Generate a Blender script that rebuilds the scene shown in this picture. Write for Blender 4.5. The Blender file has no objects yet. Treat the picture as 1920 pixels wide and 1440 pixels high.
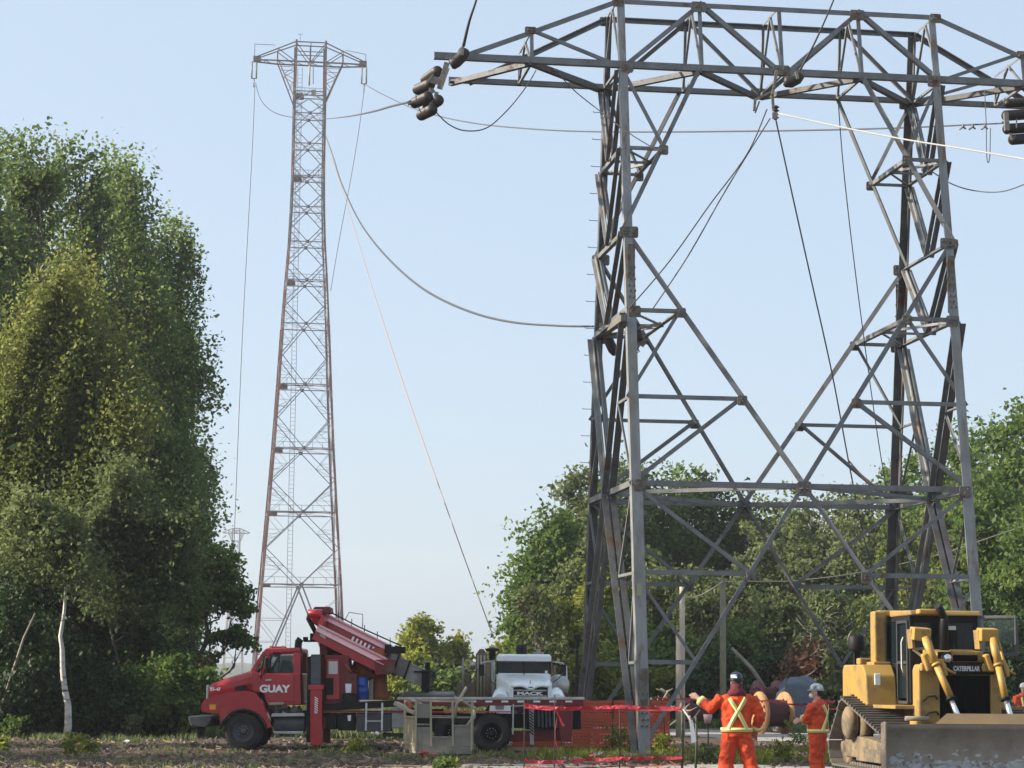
import bpy, bmesh, math, random
import numpy as np
from mathutils import Vector, Matrix, noise
random.seed(7); RNG = np.random.default_rng(11)
V = Vector
C = bpy.context.scene
col = C.collection
# ------------------------------------------------------------------ camera
FOC = 4271.0; HOR = 1279.0; ROLL = 0.0085; EYE = 1.75
pitch = math.atan((HOR - 720) / FOC)
cd = bpy.data.cameras.new("camera"); cam = bpy.data.objects.new("camera", cd); col.objects.link(cam)
cd.sensor_width = 36; cd.lens = FOC * 36 / 1920; cd.clip_start = 0.5; cd.clip_end = 9000
cam.matrix_world = Matrix.Translation((0, 0, EYE)) @ Matrix.Rotation(math.pi / 2 + pitch, 4, 'X') @ Matrix.Rotation(ROLL, 4, 'Z')
C.camera = cam
C.view_settings.view_transform = 'Standard'; C.view_settings.look = 'None'
C.view_settings.exposure = 1.25; C.view_settings.gamma = 1; C.view_settings.use_curve_mapping = False
# ------------------------------------------------------------------ world and sun
SUN_EL = math.radians(27); SUN_AZ = math.radians(-94)      # azimuth from +Y, negative = left
w = bpy.data.worlds.new("World"); C.world = w; w.use_nodes = True
nt = w.node_tree; bg = nt.nodes['Background']
sk = nt.nodes.new('ShaderNodeTexSky'); sk.sky_type = 'NISHITA'; sk.sun_disc = False
sk.sun_elevation = SUN_EL; sk.sun_rotation = SUN_AZ; sk.altitude = 50
sk.air_density = 0.85; sk.dust_density = 2.4; sk.ozone_density = 2.5
veil = nt.nodes.new('ShaderNodeMix'); veil.data_type = 'RGBA'; veil.inputs[0].default_value = .74      # thin even high haze over the whole sky
veil.inputs[7].default_value = (1.62, 1.92, 2.2, 1); nt.links.new(sk.outputs[0], veil.inputs[6]); nt.links.new(veil.outputs[2], bg.inputs[0]); bg.inputs[1].default_value = 0.15
sd = bpy.data.lights.new("sun", 'SUN'); sd.energy = 4.3; sd.angle = math.radians(0.6); sd.color = (1.0, 0.91, 0.77)
sun = bpy.data.objects.new("sun", sd); col.objects.link(sun)
sdir = V((math.sin(SUN_AZ) * math.cos(SUN_EL), math.cos(SUN_AZ) * math.cos(SUN_EL), math.sin(SUN_EL)))
sun.rotation_euler = sdir.to_track_quat('Z', 'Y').to_euler(); sun.location = (-60, 30, 60)
C.cycles.volume_bounces = 0; C.cycles.max_bounces = 6; C.cycles.use_denoising = True
C.cycles.volume_max_steps = 64
# ------------------------------------------------------------------ helpers
_cp, _sp = math.cos(pitch), math.sin(pitch); _cr, _sr = math.cos(-ROLL), math.sin(-ROLL)
def P(px, py, Y):
    a = (px - 960) / FOC; b = (720 - py) / FOC
    a, b = a * _cr + b * _sr, -a * _sr + b * _cr
    y = _cp - b * _sp; z = _sp + b * _cp
    return V((a * Y / y, Y, EYE + z * Y / y))
def gpx(px, Y):                                   # ground point under photo column px at distance Y
    py = HOR + .0085 * (px - 960) + FOC * EYE / Y
    p = P(px, py, Y); p.z = 0; return p
WL = {}
def setp(o, label=None, cat=None, group=None, kind=None):
    if label: o['label'] = label
    if cat: o['category'] = cat
    if group: o['group'] = group
    if kind: o['kind'] = kind
    return o
def thing(name, loc, label, cat, group=None, rotz=0.0, local=False):
    o = bpy.data.objects.new(name, None); col.objects.link(o); o.location = loc; o.rotation_euler = (0, 0, rotz)
    o.empty_display_size = .3
    setp(o, label, cat, group)
    WL[o.name] = V((0, 0, 0)) if local else V(loc)
    return o
class MB:
    def __init__(s): s.v = []; s.f = []; s.sm = []
    def add(s, vs, fs, smooth=False):
        k = len(s.v); s.v += [tuple(p) for p in vs]; s.f += [tuple(i + k for i in f) for f in fs]; s.sm += [smooth] * len(fs)
        return s
    def hexa(s, p):
        return s.add(p, [(0, 3, 2, 1), (4, 5, 6, 7), (0, 1, 5, 4), (1, 2, 6, 5), (2, 3, 7, 6), (3, 0, 4, 7)])
    def bb(s, x0, x1, y0, y1, z0, z1):
        return s.hexa([(x0, y0, z0), (x1, y0, z0), (x1, y1, z0), (x0, y1, z0), (x0, y0, z1), (x1, y0, z1), (x1, y1, z1), (x0, y1, z1)])
    def box(s, c, d, R=None):
        c = V(c); h = [x / 2 for x in d]; R = R or Matrix.Identity(3)
        pts = [c + R @ V((a * h[0], b * h[1], e * h[2])) for a, b, e in
               [(-1, -1, -1), (1, -1, -1), (1, 1, -1), (-1, 1, -1), (-1, -1, 1), (1, -1, 1), (1, 1, 1), (-1, 1, 1)]]
        return s.hexa(pts)
    def prism(s, poly, y0, y1, inset=0):          # polygon in XZ pushed along Y
        n = len(poly)
        vs = [(a, y0, b) for a, b in poly] + [(a, y1, b) for a, b in poly]
        fs = [tuple(range(n)), tuple(range(2 * n - 1, n - 1, -1))] + [(i, i + n, (i + 1) % n + n, (i + 1) % n) for i in range(n)]
        return s.add(vs, fs)
    def prismx(s, poly, x0, x1):                  # polygon in YZ pushed along X
        n = len(poly)
        vs = [(x0, a, b) for a, b in poly] + [(x1, a, b) for a, b in poly]
        fs = [tuple(range(n)), tuple(range(2 * n - 1, n - 1, -1))] + [(i, i + n, (i + 1) % n + n, (i + 1) % n) for i in range(n)]
        return s.add(vs, fs)
    def frame(s, d):
        d = V(d).normalized(); u = V((0, 0, 1)) if abs(d.z) < .93 else V((1, 0, 0))
        a = d.cross(u).normalized(); return d, a, a.cross(d).normalized()
    def bar(s, p, q, a, b=None, n=None):          # rectangular bar; n = preferred direction of the b side
        p, q = V(p), V(q); b = b or a
        d, x, y = s.frame(q - p)
        if n is not None:
            y = (V(n) - d * V(n).dot(d)).normalized(); x = d.cross(y)
        return s.hexa([p + x * i * a / 2 + y * j * b / 2 for i, j in ((-1, -1), (1, -1), (1, 1), (-1, 1))] +
                      [q + x * i * a / 2 + y * j * b / 2 for i, j in ((-1, -1), (1, -1), (1, 1), (-1, 1))])
    def angle(s, p, q, n, m, a, t=.02):           # rolled steel angle, flanges towards n and m
        p, q = V(p), V(q); d = (q - p).normalized()
        n = (V(n) - d * V(n).dot(d)).normalized(); m = (V(m) - d * V(m).dot(d)); m = (m - n * m.dot(n)).normalized()
        pr = [(0, 0), (a, 0), (a, t), (t, t), (t, a), (0, a)]
        vs = [p + n * i + m * j for i, j in pr] + [q + n * i + m * j for i, j in pr]
        fs = [(i, i + 6, (i + 1) % 6 + 6, (i + 1) % 6) for i in range(6)] + [(0, 1, 2, 3), (0, 3, 4, 5), (9, 8, 7, 6), (11, 10, 9, 6)]
        return s.add(vs, fs)
    def tube(s, pts, r, n=8, caps=True, smooth=True):
        pts = [V(p) for p in pts]; m = len(pts); rs = r if hasattr(r, '__len__') else [r] * m
        vs = []; x = None
        for i, p in enumerate(pts):
            d = (pts[min(i + 1, m - 1)] - pts[max(i - 1, 0)])
            d = d.normalized() if d.length > 1e-9 else V((0, 0, 1))
            if x is None: _, x, y = s.frame(d)
            x = (x - d * x.dot(d)).normalized(); y = d.cross(x)
            vs += [p + (x * math.cos(2 * math.pi * k / n) + y * math.sin(2 * math.pi * k / n)) * rs[i] for k in range(n)]
        fs = [(i * n + k, i * n + (k + 1) % n, (i + 1) * n + (k + 1) % n, (i + 1) * n + k) for i in range(m - 1) for k in range(n)]
        s.add(vs, fs, smooth)
        if caps: s.f += [tuple(len(s.v) - m * n + k for k in range(n))[::-1], tuple(len(s.v) - n + k for k in range(n))]; s.sm += [False, False]
        return s
    def lathe(s, prof, o, ax, n=20, smooth=True):  # prof = (radius, distance along axis)
        o = V(o); d, x, y = s.frame(ax)
        m = len(prof)
        vs = [o + d * h + (x * math.cos(2 * math.pi * k / n) + y * math.sin(2 * math.pi * k / n)) * r for r, h in prof for k in range(n)]
        fs = [(i * n + k, i * n + (k + 1) % n, (i + 1) * n + (k + 1) % n, (i + 1) * n + k) for i in range(m - 1) for k in range(n)]
        return s.add(vs, fs, smooth)
    def build(s, name, mt, parent=None, bevel=0, smooth=None, seg=2, recenter=True, **kw):
        vs = np.array(s.v, dtype=float).reshape(-1, 3)
        c = vs.mean(0) if recenter else np.zeros(3)
        me = bpy.data.meshes.new(name); me.from_pydata((vs - c).tolist(), [], s.f)
        if mt is not None: me.materials.append(mt)
        me.polygons.foreach_set('use_smooth', s.sm if smooth is None else [smooth] * len(s.f))
        me.update()
        o = bpy.data.objects.new(name, me); col.objects.link(o)
        return place(o, V(c), parent, bevel, seg, **kw)
def place(o, c, parent, bevel=0, seg=2, **kw):
    if parent is not None:
        o.parent = parent; o.location = c - WL[parent.name]
    else: o.location = c
    WL[o.name] = c
    if bevel:
        b = o.modifiers.new("bevel", 'BEVEL'); b.width = bevel; b.segments = seg; b.limit_method = 'ANGLE'; b.angle_limit = math.radians(38)
    setp(o, **kw); return o
def text(name, s, p, size, mt, parent, R, bold=0.0, shear=0, depth=.004, width=None):
    cu = bpy.data.curves.new(name, 'FONT'); cu.body = s; cu.size = size; cu.offset = bold; cu.shear = shear; cu.extrude = depth
    cu.align_x = 'CENTER'; cu.align_y = 'CENTER'; 
    tmp = bpy.data.objects.new('tmp', cu); me = bpy.data.meshes.new_from_object(tmp); me.name = name
    bpy.data.objects.remove(tmp); bpy.data.curves.remove(cu)
    me.transform(Matrix.Diagonal((width or 1, 1, 1, 1))); me.materials.clear(); me.materials.append(mt)
    o = bpy.data.objects.new(name, me); col.objects.link(o)
    place(o, V(p), parent); o.rotation_euler = R.to_euler(); return o
def Rm(rx=0, ry=0, rz=0): return (Matrix.Rotation(rz, 3, 'Z') @ Matrix.Rotation(ry, 3, 'Y') @ Matrix.Rotation(rx, 3, 'X'))
# ------------------------------------------------------------------ materials
def nodes(m): return m.node_tree.nodes, m.node_tree.links
def mat(name, c, rough=.6, c2=None, scale=3.0, mix=.5, metal=0.0, bump=0.0, bscale=40, c3=None, s3=1.0, t3=.6, coat=0.0, detail=6, stretch=None, spec=None):
    m = bpy.data.materials.new(name); m.use_nodes = True; N, L = nodes(m)
    b = N['Principled BSDF']; b.inputs['Base Color'].default_value = (*c, 1); b.inputs['Roughness'].default_value = rough
    b.inputs['Metallic'].default_value = metal
    if coat: b.inputs['Coat Weight'].default_value = coat; b.inputs['Coat Roughness'].default_value = .08
    if spec is not None: b.inputs['Specular IOR Level'].default_value = spec
    if c2 is None and not bump: return m
    tc = N.new('ShaderNodeTexCoord'); mp = N.new('ShaderNodeMapping'); L.new(tc.outputs['Object'], mp.inputs[0])
    if stretch: mp.inputs['Scale'].default_value = stretch
    # every object reads its own stretch of the texture
    oi = N.new('ShaderNodeObjectInfo'); vm = N.new('ShaderNodeVectorMath'); vm.operation = 'SCALE'
    cx = N.new('ShaderNodeCombineXYZ'); L.new(oi.outputs['Random'], cx.inputs[0]); L.new(oi.outputs['Random'], cx.inputs[2])
    L.new(cx.outputs[0], vm.inputs[0]); vm.inputs['Scale'].default_value = 37
    L.new(vm.outputs[0], mp.inputs['Location'])
    src = None
    if c2 is not None:
        n = N.new('ShaderNodeTexNoise'); n.inputs['Scale'].default_value = scale; n.inputs['Detail'].default_value = detail; n.inputs['Roughness'].default_value = .62
        L.new(mp.outputs[0], n.inputs['Vector'])
        r = N.new('ShaderNodeMapRange'); r.inputs[1].default_value = mix - .16; r.inputs[2].default_value = mix + .16; L.new(n.outputs[0], r.inputs[0])
        mx = N.new('ShaderNodeMix'); mx.data_type = 'RGBA'; mx.inputs[6].default_value = (*c, 1); mx.inputs[7].default_value = (*c2, 1)
        L.new(r.outputs[0], mx.inputs[0]); src = mx.outputs[2]
        if c3 is not None:
            n3 = N.new('ShaderNodeTexNoise'); n3.inputs['Scale'].default_value = s3; n3.inputs['Detail'].default_value = 8; n3.inputs['Roughness'].default_value = .7
            L.new(mp.outputs[0], n3.inputs['Vector'])
            r3 = N.new('ShaderNodeMapRange'); r3.inputs[1].default_value = t3 - .05; r3.inputs[2].default_value = t3 + .07; L.new(n3.outputs[0], r3.inputs[0])
            m3 = N.new('ShaderNodeMix'); m3.data_type = 'RGBA'; m3.inputs[7].default_value = (*c3, 1)
            L.new(src, m3.inputs[6]); L.new(r3.outputs[0], m3.inputs[0]); src = m3.outputs[2]
            rr = N.new('ShaderNodeMapRange'); rr.inputs[3].default_value = rough; rr.inputs[4].default_value = min(1, rough + .35); L.new(r3.outputs[0], rr.inputs[0]); L.new(rr.outputs[0], b.inputs['Roughness'])
        L.new(src, b.inputs['Base Color'])
    if bump:
        nb = N.new('ShaderNodeTexNoise'); nb.inputs['Scale'].default_value = bscale; nb.inputs['Detail'].default_value = 5
        L.new(mp.outputs[0], nb.inputs['Vector']); bp = N.new('ShaderNodeBump'); bp.inputs['Strength'].default_value = bump; bp.inputs['Distance'].default_value = .05
        L.new(nb.outputs[0], bp.inputs['Height']); L.new(bp.outputs[0], b.inputs['Normal'])
    return m
def glass(name, c, rough=.03, alpha=.75):
    m = bpy.data.materials.new(name); m.use_nodes = True; N, L = nodes(m); b = N['Principled BSDF']
    b.inputs['Base Color'].default_value = (*c, 1); b.inputs['Roughness'].default_value = rough; b.inputs['IOR'].default_value = 1.5
    b.inputs['Alpha'].default_value = alpha; b.inputs['Specular IOR Level'].default_value = .35
    return m
M = {}
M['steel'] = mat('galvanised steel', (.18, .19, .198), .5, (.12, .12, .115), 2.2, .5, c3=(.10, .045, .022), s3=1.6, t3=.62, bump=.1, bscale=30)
M['steel_dark'] = mat('dark weathered and shaded steel', (.1, .103, .11), .6, (.06, .055, .05), 2.5, .5, c3=(.09, .035, .018), s3=1.3, t3=.6)  # also used for shaded tower members, their shade put into the colour
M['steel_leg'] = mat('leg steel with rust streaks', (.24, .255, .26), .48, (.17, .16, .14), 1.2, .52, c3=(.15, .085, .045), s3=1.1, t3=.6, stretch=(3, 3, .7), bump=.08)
M['gusset'] = mat('gusset plate steel', (.17, .17, .155), .6, (.1, .085, .06), 4, .5, c3=(.12, .05, .02), s3=3, t3=.55)
M['ins'] = mat('brown porcelain', (.012, .007, .006), .55, (.022, .012, .01), 9, .5)
M['cable'] = mat('aluminium cable', (.05, .052, .058), .6)
M['rope'] = mat('pale rope', (.36, .35, .33), .9)
M['orange_rope'] = mat('orange rope', (.3, .19, .15), .9)
M['hardware'] = mat('galvanised hardware', (.22, .21, .19), .5, (.1, .075, .05), 12, .5)
# ================================================================== near lattice tower
TX, TY, TH = 6.843, 59.457, .143
W0, W1, D0, D1 = 8.767, 8.644, 8.311, 1.745
ZL = [0, 2.207, 4.379, 6.570, 8.788, 11.023, 13.120, 15.380, 17.637, 19.561]
HB, HT = ZL[8], ZL[9]
ct, st = math.cos(TH), math.sin(TH)
def TL(a, b, z): return V((TX + a * ct - b * st, TY + a * st + b * ct, z))
def N3(fr, face, z):
    k = z / ZL[9]; return TL(fr * (W0 + (W1 - W0) * k) / 2, face * (D0 + (D1 - D0) * k) / 2, z)
ex, ey = V((ct, st, 0)), V((-st, ct, 0))
tower = thing('lattice_tower', N3(0, 0, 0), 'huge grey steel portal tower standing over the work site, beam across the top right', 'transmission tower')
def mem(name, p, q, n, m, a, mt='steel', t=None, dbl=False, off=0):
    a *= .62 if name == 'side_brace' else (.82 if name == 'leg' else .72)
    b = MB()
    if dbl:
        mm = V(m); b.angle(V(p) + mm * .03, V(q) + mm * .03, n, mm, a, t or a * .12); b.angle(V(p) - mm * .03, V(q) - mm * .03, n, -mm, a, t or a * .12)
    else: b.angle(V(p) + V(m) * off, V(q) + V(m) * off, n, m, a, t or max(.012, a * .11))
    return b.build(name, M[mt], tower)
for sx in (-1, 1):
    for fy in (-1, 1):
        segs = [0, ZL[3], ZL[5] + 1.0, HB, HT]
        wd = [.34, .3, .26, .22]
        for i in range(4):
            mem('leg', N3(sx, fy, segs[i]) - ex * sx * 0, N3(sx, fy, segs[i + 1]), -ex * sx, -ey * fy, wd[i], 'steel_leg' if fy < 0 else 'steel_dark', t=.035)  # rear legs get the darker steel, standing in for their shade
        # lapped splice plates with bolt rows
        for zc, hh in ((1.35, .75), (ZL[5] + 1.0, .75)):
            b = MB(); b2 = MB(); o = N3(sx, fy, zc)
            ax = (N3(sx, fy, zc + 1) - N3(sx, fy, zc)).normalized()
            b.box(o - ex * sx * .14 + ey * fy * .012, (.2, .02, hh * 2), Matrix((ex, ey, V((0, 0, 1)))).transposed())
            for k in range(9):
                for j in (-1, 1):
                    b2.box(o - ex * sx * (.14 + .06 * j + (.03 if k % 2 else -.0)) + ey * fy * .035 + ax * (k - 4) * .155, (.045, .045, .045), Matrix((ex, ey, V((0, 0, 1)))).transposed())
            sp = b.build('splice_plate', M['gusset'], tower); b2.build('bolt_rows', M['steel_dark'], sp, kind='stuff')
        # concrete footing
        b = MB(); f = N3(sx, fy, 0); b.lathe([(0, .10), (.36, .10), (.38, -.4)], f, (0, 0, 1), 14); b.build('footing', M['gusset'], tower)
GU = []
def gus(p, ext, w, h): GU.append((p, ext, w, h))
for fy in (-1, 1):
    nb = -ey * fy
    for sx in (-1, 1):
        L = lambda z: N3(sx, fy, z)
        def D(z):                        # node on the main diagonal
            if z <= ZL[3]: fr = z / ZL[3]; return N3(sx * (1 - fr), fy, z)
            if z <= ZL[6]: fr = (z - ZL[3]) / (ZL[6] - ZL[3]); return N3(sx * fr, fy, z)
            fr = (z - ZL[6]) / (HB - ZL[6]); return N3(sx * (1 - .5 * fr), fy, z)
        up = V((0, 0, 1))
        for z0, z1, a in ((0.05, ZL[1], .15), (ZL[1], ZL[2], .15), (ZL[2], ZL[3], .15), (ZL[3], ZL[4], .18), (ZL[4], ZL[5], .18), (ZL[5], ZL[6], .17), (ZL[6], ZL[7], .17), (ZL[7], HB, .17)):
            mem('main_diagonal', D(z0), D(z1), up, nb, a, off=.03)
        for z, a in ((ZL[1], .15), (ZL[2], .16), (ZL[4], .14), (ZL[5], .14), (ZL[7], .12)):
            mem('strut', L(z), D(z), up, nb, a, off=.02)
        mem('girt', L(ZL[3]), N3(0, fy, ZL[3]), up, nb, .19, off=.02)
        for (p, q, a) in ((L(ZL[3]), D(ZL[2]), .14), (L(ZL[2]), D(ZL[1]), .11), (D(ZL[5]), L(ZL[4]), .13), (D(ZL[4]), L(ZL[3]), .15), (L(HB), D(ZL[7]), .14)):
            mem('brace', p, q, up, nb, a, off=.045)
        for z in (ZL[2], ZL[4], ZL[5], ZL[7], ZL[6]):
            gus(D(z) + ey * fy * .02, 0, .34, .34)
        for z in (ZL[3], ZL[6], ZL[5], HB): gus(L(z) - ex * sx * .2 + ey * fy * .02, 0, .42, .4)
    gus(N3(0, fy, ZL[3]) + ey * fy * .02, 0, .5, .5)
# side faces
MID = lambda sx, z: N3(sx, 0, z)
for sx in (-1, 1):
    nx = -ex * sx
    for z in (ZL[3], ZL[5], ZL[6], ZL[7]):
        for fy in (-1, 1): mem('side_strut', N3(sx, fy, z), MID(sx, z), V((0, 0, 1)), nx, .2 if z < 12 else .16, dbl=False)
    for z0, z1, a in ((0.1, ZL[3], .25), (ZL[5] - .05, ZL[3], .24), (ZL[6], ZL[5], .2), (ZL[7], ZL[6], .18), (HB - .1, ZL[7], .17)):
        for fy in (-1, 1):
            p, q = N3(sx, fy, z0), MID(sx, z1)
            mem('side_brace', p, q, ey * fy * -1, nx, a, 'steel_leg' if fy > 0 else 'steel_dark', dbl=True, t=.03)  # near braces get the darker copy, shade put into the colour
    for zz, zb, zt in ((ZL[2], 0, ZL[3]), (ZL[1], 0, ZL[3]), (ZL[4], ZL[5], ZL[3])):
        for fy in (-1, 1):
            k = (zz - zb) / (zt - zb); q = N3(sx, fy, zb).lerp(MID(sx, zt), k)
            mem('side_tie', N3(sx, fy, zz), q, V((0, 0, 1)), nx, .1)
    for fy in (-1, 1):
        k = 2 / 3; q = N3(sx, fy, 0).lerp(MID(sx, ZL[3]), k)
        mem('side_tie', N3(sx, fy, ZL[3]), N3(sx, fy, 0).lerp(MID(sx, ZL[3]), ZL[2] / ZL[3]), V((0, 0, 1)), nx, .085)
        mem('side_tie', N3(sx, fy, ZL[2]), N3(sx, fy, 0).lerp(MID(sx, ZL[3]), ZL[1] / ZL[3]), V((0, 0, 1)), nx, .085)
        mem('side_tie', N3(sx, fy, ZL[3]), N3(sx, fy, ZL[5]).lerp(MID(sx, ZL[3]), .5), V((0, 0, 1)), nx, .085)
# plan bracing
up = V((0, 0, 1))
for sx in (-1, 1):
    for fy in (-1, 1):
        mem('plan_brace', MID(sx, ZL[3]), N3(0, fy, ZL[3]), up, ey * fy, .15)
    for z in (ZL[5], ZL[7]):
        fr = (z - ZL[3]) / (ZL[6] - ZL[3]) if z < ZL[6] else 1 - .5 * (z - ZL[6]) / (HB - ZL[6])
        a, b = N3(sx * fr, -1, z), N3(sx * fr, 1, z)
        mem('plan_brace', a, b, up, ex * sx, .16)
        m = (a + b) / 2
        for fy in (-1, 1): mem('plan_brace', N3(sx, fy, z), m, up, ex, .09)
        mem('plan_brace', MID(sx, z), m, up, ey, .08)
# beam
FRS = [-1, -.5, 0, .5, 1]
for fy in (-1, 1):
    nb = -ey * fy; e0, e1 = (-2.12, 2.12) if fy < 0 else (-1.97, 1.97)
    seq = [e0, -1.54, -1, -.5, 0, .5, 1, 1.54, e1]
    for a, b in zip(seq, seq[1:]):
        mem('bottom_chord', N3(a, fy, HB), N3(b, fy, HB), up, nb, .235, t=.03)
    top = lambda fr: HT if abs(fr) <= 1 else HB + (HT - HB) * (1 - (abs(fr) - 1) / (abs(e0) - 1 - .1))
    seq2 = [-(abs(e0) - .12), -1.54, -1, -.5, 0, .5, 1, 1.54, abs(e0) - .12]
    for a, b in zip(seq2, seq2[1:]):
        mem('top_chord', N3(a, fy, max(HB + .06, top(a))), N3(b, fy, max(HB + .06, top(b))), -up, nb, .18, t=.025)
    for fr in (-1.54, -.5, 0, .5, 1.54):
        mem('beam_post', N3(fr, fy, HB), N3(fr, fy, top(fr)), ex, nb, .12, off=.03)
    for a, b in ((-.5, -1), (-.5, 0), (.5, 0), (.5, 1)):
        mem('beam_diagonal', N3(a, fy, HT), N3(b, fy, HB), ex, nb, .17, off=.05)
    for s in (-1, 1): mem('beam_diagonal', N3(1.54 * s, fy, top(1.54)), N3(s, fy, HB), up, nb, .12, off=.05)
    for fr in (-.5, .5): gus(N3(fr, fy, HT - .12) + ey * fy * .02, 0, .55, .38)
    for fr in (-1, 1): gus(N3(fr, fy, HT - .1) + ey * fy * .02, 0, .42, .34); gus(N3(fr * 1.54, fy, top(1.54)) + ey * fy * .02, 0, .4, .24)
    gus(N3(0, fy, HB + .12) + ey * fy * .02, 0, .6, .35)
topf = lambda fr: HT if abs(fr) <= 1 else HB + (HT - HB) * (1 - (abs(fr) - 1) / 1.0)
for fr in (-1.54, -1, -.5, 0, .5, 1, 1.54):
    z = topf(fr)
    mem('cross_strut', N3(fr, -1, z), N3(fr, 1, z), -up, ex, .08)
    m = (N3(fr, -1, z) + N3(fr, 1, z)) / 2
    for fy in (-1, 1): mem('cross_brace', m, N3(fr, fy, HB), ex, ey, .08)
    mem('cross_strut', N3(fr, -1, HB), N3(fr, 1, HB), up, ex, .09)
zig = [(-1.97, 1), (-1.54, -1), (-1, 1), (-.5, -1), (0, 1), (.5, -1), (1, 1), (1.54, -1), (1.97, 1)]
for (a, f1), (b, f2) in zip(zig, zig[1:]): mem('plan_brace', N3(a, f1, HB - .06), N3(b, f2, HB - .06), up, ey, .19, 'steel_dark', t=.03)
RT = Matrix((ex, ey, V((0, 0, 1)))).transposed()
for p, _, w_, h_ in GU:
    b = MB()
    w_ *= .74; h_ *= .74
    pts = [(-.5, -.36), (-.4, -.5), (.4, -.5), (.5, -.36), (.5, .36), (.4, .5), (-.4, .5), (-.5, .36)]
    vs = [p + RT @ V((x * w_, y, z * h_)) for y in (-.011, .011) for x, z in pts]; n = 8
    b.add(vs, [tuple(range(n)), tuple(range(2 * n - 1, n - 1, -1))] + [(i, i + n, (i + 1) % n + n, (i + 1) % n) for i in range(n)])
    for k in range(5): b.box(p + RT @ V(((random.random() - .5) * w_ * .6, -.02, (random.random() - .5) * h_ * .6)), (.04, .05, .04), RT)
    b.build('gusset_plate', M['gusset'], tower)
for k in range(24):
    z = 1.2 + k * .72; p = N3(-1, 1, z); b = MB()
    b.bar(p, p - ex * .24, .015); b.bar(p - ex * .24, p - ex * .24 + V((0, 0, .03)), .015); b.build('step_bolt', M['steel'], tower)
# small notice plate on the front leg
p = N3(-1, -1, 4.0) - ey * .02 + ex * .12
MB().box(p, (.13, .012, .3), RT).build('notice_plate', mat('yellowed plate', (.32, .33, .2), .6), tower)
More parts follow.
